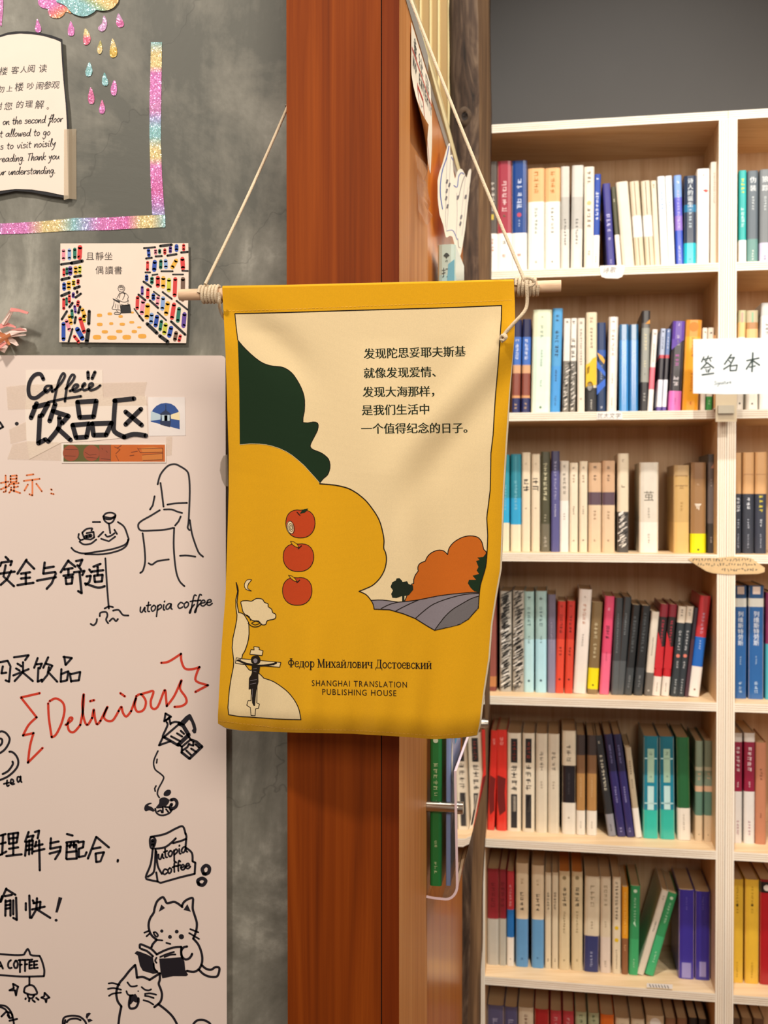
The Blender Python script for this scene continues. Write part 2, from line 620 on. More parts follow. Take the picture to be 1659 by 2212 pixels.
floor_mat = wood('floor_boards', '#5a3d28', '#7a5538', '#93683f', stretch=(2, 18, 18), rough=.5)
mb = MB(); mb.box(-3.2, 3.2, -2.2, 3.6, -.05, 0, floor_mat)
struct(mb.build('floor'), 'brown wooden floor of the bookshop', 'floor')
mb = MB(); mb.box(-3.2, 3.2, -2.2, 3.6, CEIL, CEIL + .05, M('#8b8580', .9, name='ceiling_paint'))
struct(mb.build('ceiling'), 'grey painted ceiling', 'ceiling')
mb = MB(); mb.box(-3.2, .0, WALL_Y, WALL_Y + .1, 0, CEIL, concrete())
struct(mb.build('wall_left'), 'mottled grey trowelled concrete wall on the left', 'wall')
mb = MB(); mb.box(-.62, 3.0, .27, .33, 0, CEIL, M('#4b4a4a', .75, var=.16, scale=3.0, bump=.2, name='dark_grey_plaster'), sfr)
struct(mb.build('wall_back'), 'plain dark grey wall above the bookcases', 'wall')

# column between wall and door: two veneered boards
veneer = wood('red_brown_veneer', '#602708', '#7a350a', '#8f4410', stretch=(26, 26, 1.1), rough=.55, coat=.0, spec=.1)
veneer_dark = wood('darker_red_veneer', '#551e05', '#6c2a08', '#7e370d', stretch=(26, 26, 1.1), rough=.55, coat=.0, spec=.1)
x0, x1, x2 = at(620, 1075, 1.16).x, at(824, 1075, 1.16).x, DC.x
mb = MB(); mb.box(x0, x1 - .0006, 1.16, WALL_Y, 0, CEIL, veneer)
struct(mb.build('trim_1'), 'wide red-brown veneered board of the column behind the banner', 'column')
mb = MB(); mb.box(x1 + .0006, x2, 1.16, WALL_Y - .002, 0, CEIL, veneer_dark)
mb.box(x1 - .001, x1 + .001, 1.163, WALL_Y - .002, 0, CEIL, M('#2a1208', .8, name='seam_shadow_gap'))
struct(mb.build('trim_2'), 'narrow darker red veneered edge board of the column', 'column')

# the opened door leaf
leaf_mat = wood('orange_door_veneer', '#a8580e', '#cc7622', '#dd9440', stretch=(30, 30, .9), rough=.33, coat=.3, spec=.35)
stile_mat = wood('pale_door_veneer', '#b06c34', '#c68448', '#d69a60', stretch=(30, 30, .9), rough=.5, coat=.0, spec=.2)
DTOP = CAMZ + .598
mb = MB(); mb.box(-.046, -.006, .003, .87, .01, DTOP, leaf_mat, dfr)
door = struct(mb.build('door_1'), 'opened orange wood-veneer door with paper notices on it', 'door')
mb = MB(); mb.box(-.006, 0, .003, .26, .01, DTOP, stile_mat, dfr)
mb.build('door_stile', door)
mb = MB()                                     # silver tape along the upper edge
mb.box(-.0058, -.0052, .262, .868, DTOP - .022, DTOP + .001, M('#b9b6b0', .4, metal=.3, name='silver_tape'), dfr)
mb.box(.0002, .0008, .004, .26, DTOP - .022, DTOP + .001, M('#b9b6b0', .4, metal=.3, name='silver_tape'), dfr)
o = mb.build('edge_tape', door); o['label'] = 'grey silver tape along the top edge of the door'
mb = MB()                                     # torn masking paper standing above the tape
random.seed(3)
n = 40
lo = [dfr(-.0056 if i > 11 else .0005, .01 + .855 * i / n, DTOP - .004 + random.uniform(-.002, .001)) for i in range(n + 1)]
hi = [dfr(-.004 if i > 11 else .002, .01 + .855 * i / n, DTOP + .004 + .012 * min(1, i / 14) + random.uniform(-.0015, .0015)) for i in range(n + 1)]
mb.slab(lo + hi[::-1], [p - U * .0005 for p in lo + hi[::-1]], M('#efe3b4', .8, name='masking_paper'))
o = mb.build('masking_paper', door); o['label'] = 'torn cream masking paper strip along the door top'

# ribbed cream boards seen above the door
bead = M('#a3844f', .55, var=.06, scale=12, name='cream_board')
bead_hi = M('#dfcd98', .5, var=.05, name='cream_bead')
mb = MB()
mb.box(-.50, su(973, d=-.08), -.08, -.065, 1.2, CEIL, bead, sfr)
for px in (845, 866, 887, 908, 929.5, 947, 968.5):
    u = su(px, d=-.08)
    prof = [(u - .0028, -.08), (u - .002, -.0835), (u, -.0855), (u + .002, -.0835), (u + .0028, -.08)]
    mb.grid([[sfr(a, d, z) for a, d in prof] for z in (1.2, CEIL)], bead_hi)
struct(mb.build('trim_3'), 'ribbed cream boards showing above the door', 'wall panelling')

# rough timber post
dark = wood('weathered_dark_timber', '#1e150f', '#483629', '#75604c', stretch=(18, 18, 3.2), rough=.85, coat=0, bump=.6, dist=4.5)
pale = wood('sawn_pale_timber', '#3c2a1c', '#60472f', '#8a6c4c', stretch=(30, 30, 1.5), rough=.8, coat=0, bump=.3)
mb = MB()
pf = Plane(sfr(0, -.11, CAMZ), -D)
random.seed(11)
ys = [-4200, -2600, -1500, -700] + list(range(-200, 2400, 50)) + [2700, 3200, 3750]
rows_d, rows_p = [], []
def pxr(y):
    return 1055 - max(0, y - 900) * .004 - max(0, y - 1560) * .029 if y < 2212 else 1031
w1 = w2 = w3 = 0.0
for y in ys:
    w1 = w1 * .6 + random.uniform(-.0013, .0013); w2 = w2 * .6 + random.uniform(-.0025, .0025); w3 = w3 * .6 + random.uniform(-.002, .002)
    z = max(pf(1050, y).z, .002) if y > 2000 else min(pf(1050, y).z, CEIL - .002)
    b = lambda px: (pf(px, min(max(y, 0), 2212)) - SO).dot(U)
    r_, m_, l_ = b(pxr(y)) + w1, b(pxr(y) - 21) + w1 * .5 + w3 * .5, b(pxr(y) - 86) + w2
    rows_d.append([sfr(l_, -.02, z), sfr(l_ - .001, -.085 + w3, z), sfr(l_ + .010, -.105 + w2, z), sfr(l_ + .035, -.11 + w3, z), sfr(m_ - .012, -.111 - w2, z), sfr(m_, -.106, z)])
    rows_p.append([sfr(m_, -.106, z), sfr((m_ + r_) / 2, -.092 + w1, z), sfr(r_, -.078, z), sfr(r_ - .001, -.004, z), sfr(l_, -.004, z), sfr(l_, -.02, z)])
mb.grid(rows_d, dark); mb.grid(rows_p, pale)
post = recalc(mb.build('timber_post'))
mb = MB()                                     # a knot in the timber
kc = pf(1004, 252) - D * .0015
kd, kl_ = M('#1d130c', .9, var=.3, scale=300, name='knot_heart'), M('#4a3929', .9, var=.45, scale=160, name='knot_ring')
def kring(r, h):
    return [kc + U * (r * .85 * math.cos(a)) + ZV * (r * 1.15 * math.sin(a)) - D * (h + .0012 * math.sin(3 * a + r * 900)) for a in [2 * math.pi * q / 18 for q in range(18)]]
mb.grid([kring(.0190, -.004), kring(.0150, .0005), kring(.0100, .0016), kring(.0075, .0012)], kl_, True, True)
mb.grid([kring(.0075, .0012), kring(.0050, -.0003), kring(.0010, -.001)], kd, True, True)
mb.build('knot', post)
tag(post, 'rough dark weathered timber post between the door and the left bookcase', 'post')

# ================================================================== things on the concrete wall
PINK, YEL, TEAL, PUR, BLU = '#d884c4', '#dfca92', '#90c2c8', '#cfa4d0', '#aaa8d8'
RB = [(0.0, BLU), (.07, PINK), (.2, PINK), (.3, YEL), (.38, YEL), (.47, TEAL), (.55, BLU), (.63, PINK), (.78, '#d873b4'), (.86, YEL), (.92, YEL), (1.0, TEAL)]
def wall_slab(name, loop, off0, off1, mat, parent=None, edge=None):
    mb = MB()
    mb.slab([wall(x, y, off1) for x, y in loop], [wall(x, y, off0) for x, y in loop], mat, edge)
    return mb.build(name, parent)
# glitter strips
gx = [wall(0, 500).x, wall(357, 500).x]
strip_h = glitter('glitter_strip_across', (1, 0, 0), gx[0] - .01, gx[1], RB)
loop = [(-160, 481), (-60, 482), (0, 483), (80, 479), (160, 471), (230, 470), (300, 466), (357, 464), (357, 491), (300, 493), (230, 497), (160, 498), (60, 504), (0, 506), (-60, 508), (-160, 508)]
o = wall_slab('glitter_strip', loop, .0003, .0009, strip_h)
tag(o, 'horizontal rainbow glitter strip stuck to the concrete wall above the postcard', 'decorative tape', 'glitter strips')
gz = [wall(340, 464).z, wall(340, 91).z]
strip_v = glitter('glitter_strip_upright', (0, 0, 1), gz[0], gz[1], [(0.0, BLU), (.06, '#b77fc0'), (.13, '#d873b4'), (.28, PINK), (.33, YEL), (.38, YEL), (.45, TEAL), (.5, TEAL), (.56, BLU), (.6, '#c98abd'), (.72, PINK), (.82, PINK), (.86, YEL), (.93, YEL), (1.0, TEAL)])
loop = [(326, 91), (350, 91), (349, 150), (348, 220), (347, 300), (350, 380), (354, 440), (356, 464), (329, 464), (325, 380), (323, 300), (323, 220), (325, 150)]
o = wall_slab('glitter_strip', loop, .0003, .0009, strip_v)
tag(o, 'upright rainbow glitter strip on the concrete wall, right of the raindrops', 'decorative tape', 'glitter strips')
loop = [(-40, -60), (5, -60), (7, 0), (7, 12), (6, 30), (4, 45), (3, 57), (-2, 52), (-30, 40)]
o = wall_slab('glitter_strip', loop, .0003, .0009, glitter('pink_glitter', (0, 0, 1), wall(0, 57).z, wall(0, -60).z, [(0, PINK), (1, PUR)]))
tag(o, 'pink glitter paper scrap at the upper left corner of the wall', 'decorative tape', 'glitter strips')
# cloud
t8 = T(0, 0, 290 / 1659)
cl = empty('glitter_cloud', wall(185, 0))
loop = t8('470,-250 470,0 475,50 510,90 560,105 590,110 595,150 620,205 680,225 740,218 790,180 805,150 840,150 880,160 920,30 900,-250', 3)
o1 = wall_slab('cloud_puff', loop, .0003, .0011, glitter('pink_cloud_glitter', (.5, 0, -.86), wall(85, 0).x * .5 - wall(85, -10).z * .86, wall(130, 38).x * .5 - wall(130, 38).z * .86, [(0, PINK), (.5, PINK), (.75, '#e07f8c'), (1, '#e0a070')]))
loop = t8('640,-260 690,0 720,30 780,55 820,80 850,120 900,165 960,190 1030,203 1100,185 1160,150 1195,122 1260,135 1330,125 1400,95 1440,50 1465,0 1500,-260', 3)
o2 = wall_slab('cloud_puff', loop, .0012, .0024, glitter('rainbow_cloud_glitter', (.55, 0, .83), wall(165, 33).x * .55 + wall(165, 33).z * .83, wall(250, -12).x * .55 + wall(250, -12).z * .83, [(0, TEAL), (.32, TEAL), (.5, '#a0b48c'), (.62, YEL), (1, '#dca860')]))
under(cl, o1, o2)
tag(cl, 'rainbow glitter paper cloud stuck at the top of the concrete wall', 'wall decoration')
# raindrops: outline, label
drops = [
 ('460,230 485,285 508,345 505,385 475,402 445,390 434,350 445,290', PINK, PINK, 'pink glitter raindrop peeking over the top of the paper notice'),
 ('872,262 900,310 920,370 910,430 875,443 845,430 838,370 855,310', PINK, PINK, 'pink glitter raindrop right of the notice top, under the pink cloud end'),
 ('1053,350 1095,400 1120,470 1105,530 1065,557 1035,540 1028,470 1038,400', '#e0708c', YEL, 'raindrop yellow above and coral below, third from left'),
 ('1240,500 1260,560 1263,610 1250,655 1230,668 1208,650 1202,600 1218,550', YEL, '#b8b070', 'small thin olive-gold glitter raindrop beside the larger gold one'),
 ('1390,475 1425,545 1447,620 1440,685 1400,712 1362,695 1356,630 1370,550', '#d4b25c', YEL, 'large gold glitter raindrop at the right of the shower'),
 ('1285,190 1312,235 1322,300 1300,365 1260,390 1220,370 1215,335 1260,290 1270,240', PUR, PUR, 'bent violet-pink glitter raindrop just below the yellow cloud end'),
 ('1460,165 1500,220 1530,290 1520,325 1480,338 1445,318 1436,260', '#d070a8', PUR, 'wide pink glitter raindrop at the far upper right of the shower'),
 ('1105,768 1130,820 1142,880 1125,930 1088,945 1060,925 1058,870 1080,815', TEAL, TEAL, 'upper left teal glitter raindrop'),
 ('1290,895 1315,950 1337,1015 1325,1055 1295,1060 1265,1040 1260,985 1275,935', TEAL, '#7fb8bc', 'lower right teal glitter raindrop above the two pink ones'),
 ('1412,990 1438,1040 1445,1110 1430,1170 1405,1180 1378,1165 1367,1100 1385,1040', PINK, PINK, 'slim pink glitter raindrop right of the lower teal one'),
 ('1120,1080 1150,1140 1167,1210 1160,1270 1130,1283 1098,1270 1087,1200 1100,1140', '#cc6a9c', '#d878a8', 'dusky pink glitter raindrop at lower left of the shower'),
 ('1260,1232 1285,1290 1298,1350 1285,1395 1255,1405 1230,1390 1225,1340 1240,1290', PINK, '#e07fb0', 'lowest pink glitter raindrop of the shower'),
]
for i, (st, c0, c1, lab) in enumerate(drops):
    p = t8(st)
    ys_ = [q[1] for q in p]; xs_ = [q[0] for q in p]
    lp = smooth(p, 3, True)
    g = glitter('raindrop_glitter', (0, 0, 1), wall(0, max(ys_)).z, wall(0, min(ys_)).z, [(0, c0), (.4, c0), (.65, c1), (1, c1)])
    o = wall_slab('glitter_raindrop', lp, .0003, .0010, g)
    rebase(o, wall(sum(xs_) / len(xs_), sum(ys_) / len(ys_)))
    tag(o, lab, 'paper raindrop', 'glitter raindrops on the wall')
# paper notice
tn = T(0, 60, 170 / 990)
no = empty('paper_notice', wall(0, 250))
bl = tn('-1500,430 -1100,260 -600,180 -300,140 0,92 100,58 200,45 350,45 500,62 650,95 785,145 800,400 815,700 850,1000 865,1275 866,1700 862,2090 805,2140 600,2110 400,2068 200,2052 0,2092 -300,2150 -900,2230 -1500,2150')
o1 = wall_slab('backing_paper', bl, .006, .0068, M('#12141c', .7, name='black_card'))
wl = tn('-1440,470 -1050,300 -600,215 -300,170 0,120 100,90 250,75 400,82 550,105 700,150 765,180 780,450 800,700 825,950 840,1200 850,1600 860,2112 800,2108 600,2065 400,2035 200,2028 0,2050 -300,2105 -900,2180 -1440,2090')
mb = MB()
paper_n = M('#f0e2d6', .75, var=.03, name='notice_paper')
mb.slab([wall(x, y, .0076) for x, y in wl], [wall(x, y, .0069) for x, y in wl], paper_n)
mpn = lambda x, y: wall(x, y, .0078)
nc = [('楼', 45, 545, 108), ('客', 190, 532, 100), ('人', 298, 525, 92), ('阅', 395, 512, 104), ('读', 540, 510, 108),
      ('勿', 15, 772, 92), ('上', 120, 765, 84), ('楼', 242, 742, 116), ('吵', 382, 732, 96), ('闹', 500, 728, 104), ('参', 600, 722, 110), ('观', 700, 716, 104),
      ('谢', -20, 985, 100), ('您', 105, 985, 108), ('的', 250, 965, 100), ('理', 365, 957, 98), ('解', 498, 965, 116), ('。', 630, 985, 90)]
for ch, x, y, s_ in nc:
    px, py = tn([(x, y)])[0]
    for f in glyph2d(ch, px, py, s_ * .1717, rot=-.04 + random.uniform(-.05, .05), shear=.16, thin_x=-.006, thin_y=-.006):
        mb.face([mpn(*p) for p in f], BLACK)
for txt, xa, ya, xb, yb in [('. on the second floor', -20, 1222, 790, 1182), ('t allowed to go', -5, 1376, 632, 1350), ('s to visit noisily', 0, 1530, 700, 1488), ('reading. Thank you', -20, 1690, 745, 1650), ('ur understanding.', -15, 1852, 695, 1830)]:
    a, b = tn([(xa, ya), (xb, yb)])
    for f in pen2d(txt, *a, *b, 46 * .1717, 1.8):
        mb.face([mpn(*p) for p in f], BLACK)
o2 = mb.build('written_sheet')
mb = MB()
a = tn('805,1275 862,1275 868,2150 803,2165'); b = tn('862,1275 960,1272 962,2160 868,2150')
ct = clear_tape('#d9c9ae', .55)
mb.face([wall(x, y, .0081) for x, y in a], ct)
q = [wall(*b[0], .0081), wall(*b[1], .0012), wall(*b[2], .0012), wall(*b[3], .0081)]
mb.face(q, ct)
o3 = mb.build('tape'); o3['label'] = 'strip of translucent beige tape holding the sheet edge'
under(no, o1, o2, o3)
tag(no, 'handwritten white paper notice with black border taped to the concrete wall', 'notice')
# postcard
tp = T(120, 515, 300 / 1659)
mb = MB()
pl = tp('58,60 600,58 1200,57 1585,56 1590,300 1588,600 1575,1000 1560,1250 900,1246 45,1240 50,600')
mb.slab([wall(x, y, .0052) for x, y in pl], [wall(x, y, .0044) for x, y in pl], M('#f2e2d4', .7, var=.03, name='postcard_paper'))
mpc = lambda x, y: wall(x, y, .0054)
mpc2 = lambda x, y: wall(x, y, .0056)
pc = {'p': '#e893a8', 'l': '#86a8de', 't': '#08735f', 'r': '#d83434', 'k': '#15151a', 'u': '#5b3a9c', 'y': '#e9b53c', 'e': '#c9cc3a', 'b': '#1c4bb0', 'n': '#6e5140', 'w': '#e6cb38'}
card = '''p 95,145 95,245 42;l 165,140 165,240 42;t 230,130 230,230 42;r 292,105 285,230 55;k 65,310 190,292 28;k 190,295 318,270 40;r 100,370 100,440 34;t 135,360 135,425 34;u 175,355 175,420 50;y 240,350 240,410 48;e 290,340 288,405 40;
k 72,492 165,470 34;k 225,458 302,445 32;b 102,545 102,605 44;y 158,530 158,595 50;w 215,510 215,555 44;r 270,500 268,535 36;k 225,597 285,575 34;k 70,685 165,645 34;n 258,630 258,650 30;u 212,660 210,695 36;k 238,705 302,660 28;r 98,725 98,840 36;t 132,715 132,795 30;r 165,685 165,760 34;
k 165,820 202,770 30;r 270,755 265,800 38;u 228,810 238,880 32;k 272,890 293,815 32;t 195,860 200,945 36;k 75,965 135,870 28;y 320,850 350,930 46;y 165,930 185,1015 44;w 330,930 345,985 40;k 402,870 396,1020 38;p 130,985 165,1090 46;r 295,960 340,1115 46;k 228,1010 240,940 30;b 95,1020 95,1205 48;k 155,1235 202,1080 24;b 260,1085 320,1195 58;r 225,1170 275,1235 38;k 392,1095 372,1230 50;
k 1055,115 1190,105 22;k 1250,90 1385,75 32;b 1110,140 1115,205 40;p 1195,140 1195,180 38;t 1243,140 1243,170 36;r 1305,135 1305,180 36;u 1372,110 1370,160 38;b 1445,90 1445,140 46;r 1530,80 1530,135 36;k 1080,240 1150,230 24;k 1195,215 1270,210 24;k 1335,205 1445,188 26;k 1500,168 1578,160 26;r 1100,285 1098,375 34;b 1185,280 1178,375 52;t 1258,270 1255,350 40;l 1315,265 1318,345 46;
y 1440,265 1395,345 50;r 1515,245 1522,355 52;k 1072,405 1130,405 20;k 1262,392 1400,392 20;k 1512,385 1580,388 20;k 1155,437 1218,427 18;k 1400,430 1525,430 18;b 1088,450 1088,495 42;t 1152,475 1150,530 42;r 1222,470 1222,565 50;y 1288,475 1285,575 52;e 1355,495 1352,620 48;r 1430,485 1422,680 48;n 1522,485 1518,730 52;k 1050,515 1140,578 26;u 1035,582 1035,665 34;r 1103,610 1100,705 40;k 990,670 1072,738 26;k 1172,635 1240,685 18;k 1278,640 1388,722 22;
r 980,705 975,835 42;b 1168,675 1168,722 44;p 1225,705 1215,785 42;l 1285,715 1275,840 48;p 1045,755 1030,890 52;y 1100,800 1090,940 58;y 1340,775 1320,900 54;r 1415,790 1390,950 50;t 1475,840 1460,985 46;u 1540,905 1528,1045 52;k 1125,740 1225,830 26;k 1445,745 1580,853 22;k 940,840 1000,925 16;k 1000,925 1045,982 26;k 1220,885 1322,978 20;k 1380,992 1548,1148 30;l 1148,910 1140,1000 50;b 1212,935 1195,1040 50;t 1265,990 1248,1090 40;e 1315,1030 1298,1130 52;b 1380,1068 1358,1162 52;n 1440,1128 1425,1210 46;r 1490,1165 1475,1222 38;k 1095,1020 1210,1130 42;k 1245,1165 1340,1235 44'''
for it in card.replace('\n', '').split(';'):
    c, a, b, w = it.split()
    m_ = M(pc[c], .6, var=.12, scale=300, name='marker_ink_' + c)
    mb.ink(tp(a + ' ' + b), float(w) * 300 / 1659, mpc if c != 'k' else mpc2, m_)
og = M('#e9a93f', .6, var=.1, scale=300, name='orange_marker')
for x, y, a, b in ((525, 918, 32, 20), (648, 900, 28, 17), (777, 932, 26, 17), (528, 1027, 35, 20), (665, 1017, 25, 17), (797, 1025, 33, 18), (910, 1002, 30, 15), (1000, 1062, 25, 12), (588, 1115, 38, 20), (760, 1110, 38, 20), (940, 1112, 32, 20), (495, 1180, 50, 28), (673, 1185, 58, 26), (850, 1180, 52, 28), (1035, 1168, 50, 28), (915, 885, 20, 12)):
    mb.fill(tp([(x + a * math.copysign(abs(math.cos(k * math.pi / 8)) ** .7, math.cos(k * math.pi / 8)), y + b * math.copysign(abs(math.sin(k * math.pi / 8)) ** .7, math.sin(k * math.pi / 8))) for k in range(16)]), mpc, og)
for st in ('745,600 760,565 800,560 825,590 820,620 795,640 760,630 745,600', '765,650 745,690 740,705', '800,640 850,665 870,700 860,720 870,760', '770,660 762,710', '720,710 760,740 810,760 850,755 870,735', '825,650 820,690 800,730', '860,770 875,800 840,800 780,790', '700,750 690,800 675,840 720,850 770,855', '770,790 780,860', '700,895 720,880 770,890 770,905 710,905 700,895', '770,660 800,650 830,665', '760,590 790,585 815,600', '765,575 790,570 812,585'):
    mb.ink(tp(st, 4), 1.1, mpc2, BLACK)
for st in ('720,780 715,830', '745,790 745,845', '725,855 745,880', '770,610 810,612'):
    mb.ink(tp(st), 1.0, mpc2, BLACK)
for st in ('680,715 770,750 765,775 690,735', '775,800 890,785 905,890 775,895'):
    mb.fill(tp(st), mpc2, BLACK)
for ch, x, y in (('且', 412, 210), ('靜', 525, 210), ('坐', 632, 210), ('偶', 525, 378), ('讀', 640, 380), ('書', 748, 380)):
    px, py = tp([(x, y)])[0]
    for f in glyph2d(ch, px, py, 105 * 300 / 1659, thin_x=.008, thin_y=.008):
        mb.face([mpc2(*p) for p in f], BLACK)
o = mb.build('postcard')
mb = MB(); a = wall(200, 560, .0022)
mb.box(wall(150, 560).x, wall(400, 560).x, WALL_Y - .0043, WALL_Y - .0002, wall(150, 640).z, wall(150, 600).z, M('#e8e0d0', .8, name='sticky_putty'))
pt = mb.build('adhesive_pad')
po = empty('postcard', wall(268, 633)); o.name = 'painted_card'
under(po, o, pt)
tag(po, 'hand-painted card of colourful bookshelves and a seated reader', 'postcard')
# folded paper ornament at the left edge
t1 = T(0, 0, 620 / 1659)
wp = M('#efd8cf', .7, var=.05, name='white_fold_paper'); pp = M('#dd8f8a', .7, var=.08, name='pink_fold_paper'); op_ = M('#d98a5c', .7, var=.08, name='orange_fold_paper')
mb = MB()
def fold(st, o0, o1, mat):
    p = t1(st)
    k = len(p)
    fr = [wall(x, y, o0 + (o1 - o0) * i / (k - 1)) for i, (x, y) in enumerate(p)]
    mb.slab(fr, [q + Vector((0, .0012, 0)) for q in fr], mat)
fold('62,1778 110,1785 165,1803 158,1816 110,1803 58,1800', .022, .028, pp)
fold('60,1782 82,1790 40,1870 20,1885', .020, .016, wp)
fold('55,1790 66,1800 18,1880 8,1868', .024, .018, wp)
fold('0,1872 40,1862 90,1885 92,1896 40,1885 0,1900', .014, .020, pp)
fold('20,1925 110,1895 150,1897 155,1915 110,1925 30,1950', .012, .026, wp)
fold('60,1905 120,1893 158,1912 100,1912', .028, .024, pp)
fold('45,1940 90,1965 108,1995 95,2000 40,1970', .014, .024, wp)
fold('0,1960 30,1955 48,2000 25,2040 0,2028', .010, .020, wp)
fold('-60,1990 55,1925 62,1940 -50,2020', .030, .026, op_)
fold('-40,1900 30,1930 60,1990 50,1995 10,1950 -50,1930', .026, .022, op_)
fold('-90,1880 0,1905 35,1960 0,1990 -80,1960', .006, .016, wp)
fold('-30,2000 30,1975 38,1985 -20,2030', .022, .030, pp)
fold('-120,1920 -20,1910 -10,1960 -110,1980', .001, .012, pp)
fold('50,1935 150,1930 150,1938 50,1950', .020, .022, wp)
o = mb.build('paper_ornament')
tag(o, 'folded pink and white paper ornament at the left edge of the wall', 'paper ornament')

# ================================================================== whiteboard
WB = .012                                     # front face in front of the wall
wbm = M('#e9dad2', .32, coat=.25, var=.02, scale=6, name='whiteboard_face')
wbe = M('#d9cfae', .5, name='whiteboard_edge')
mb = MB()
lw = [(-700, 767), (478, 768), (484, 770), (487, 775), (488, 1300), (489, 1700), (490, 2212), (491, 2700), (-700, 2700)]
mb.slab([wall(x, y, WB) for x, y in lw], [wall(x, y, .0005) for x, y in lw], wbm, wbe)
mw = lambda x, y: wall(x, y, WB + .0002)
mw2 = lambda x, y: wall(x, y, WB + .0013)
mwt = lambda x, y: wall(x, y, WB + .0008)
BLUEBLACK = M('#17141f', .45, name='marker_black')
ORANGE = M('#e98450', .5, name='marker_orange')
RED = M('#d23a22', .5, name='marker_red')
t2 = T(0, 760, 500 / 1659); t3 = T(0, 1340, 500 / 1659); t4 = T(0, 1740, 500 / 1659)
t5 = T(230, 1920, 260 / 1659); t6 = T(300, 1520, 190 / 1616); t7 = T(0, 1540, 160 / 1659); tb = T(0, 1970, 260 / 1659)
def draw(t, w, txt, mat=BLUEBLACK, mp=mw):
    """'~' marks curved strokes"""
    for st in txt.replace('\n', '').split(';'):
        st = st.strip()
        if not st:
            continue
        if st[0] == '~':
            mb.ink(t(st[1:], 4), w * 1.18, mp, mat)
        else:
            mb.ink(t(st), w * 1.18, mp, mat)
def blob(t, txt, sm=0, mat=BLUEBLACK, mp=mw):
    for st in txt.split(';'):
        mb.fill(t(st.strip(), sm, True) if sm else t(st.strip()), mp, mat)
def dot(t, x, y, r, mat=BLUEBLACK, mp=mw):
    blob(t, ' '.join('%f,%f' % (x + r * math.cos(k * math.pi / 6), y + r * math.sin(k * math.pi / 6)) for k in range(12)), 0, mat, mp)
# heading on its own taped slip
draw(t2, 7, '~310,195 290,160 250,165 215,210 203,270 215,320 255,330 300,300 330,275', mp=mw2)
draw(t2, 4.6, '''~370,245 335,245 318,270 335,290 370,255 372,285 395,270;~395,270 440,220 465,170 450,155 425,200 405,270 385,365;~470,265 515,215 535,175 515,165 490,210 475,280 465,355;
345,360 460,335 580,318;~500,280 540,265 560,240 540,235 520,262 535,285 580,268;~590,250 610,235 605,225 590,245 600,275 640,262;~640,262 665,240 660,225 640,235 645,275 690,262 718,240''', mp=mw2)
draw(t2, 6, '630,145 632,190;680,145 660,190', mp=mw2)
draw(t2, 8.6, '''262,370 222,472;245,395 345,372 300,455;285,460 275,655 325,628;395,375 355,495;380,425 490,460 445,510;~425,470 420,545 345,642;415,550 505,632;
555,360 690,352 670,465 570,470 555,360;520,525 640,515 620,610 545,615 520,525;660,515 800,510 760,595 670,597 660,515;820,350 960,335;~825,350 815,500 820,570 890,610;~890,610 960,590 1045,600;900,430 1015,525;1010,410 900,520''', mp=mw2)
dot(t2, 120, 515, 14); draw(t2, 4, '0,505 22,538 0,550')
draw(t2, 3.2, '''5,940 60,930;40,885 42,1000 25,1005;5,985 65,960;75,890 120,885 118,930 75,935 75,890;75,912 118,908;65,950 135,940;100,945 100,1000;100,970 130,965;80,970 75,1000 65,1010;80,990 145,1012;190,885 240,878;170,925 285,910;232,920 232,1030 210,1020;200,950 175,995;260,945 300,1000;365,985 372,990;365,1015 385,1020''', ORANGE)
draw(t2, 4.6, '''40,1470 60,1490;0,1535 10,1510 85,1500 75,1530;40,1530 25,1610 100,1680;80,1570 50,1630 5,1670;0,1590 105,1575;190,1490 125,1590;185,1495 245,1555;150,1590 215,1580;150,1625 215,1618;185,1590 185,1665;125,1672 240,1655;
320,1510 310,1590 395,1578 400,1590 370,1660 335,1698;320,1550 385,1540;265,1640 400,1615;490,1495 435,1580;490,1500 540,1540;460,1560 520,1550;490,1560 490,1600;455,1605 525,1595;470,1620 520,1612 515,1660 475,1665 470,1620;545,1500 590,1490 570,1535;555,1530 580,1560;530,1580 605,1570 590,1600;570,1580 585,1730 560,1715;
640,1560 655,1580;620,1610 650,1605 640,1650 615,1670;~610,1660 700,1690 750,1680;720,1520 670,1540;660,1575 740,1565;700,1540 700,1600;675,1605 735,1598 730,1645 680,1650 675,1605''')
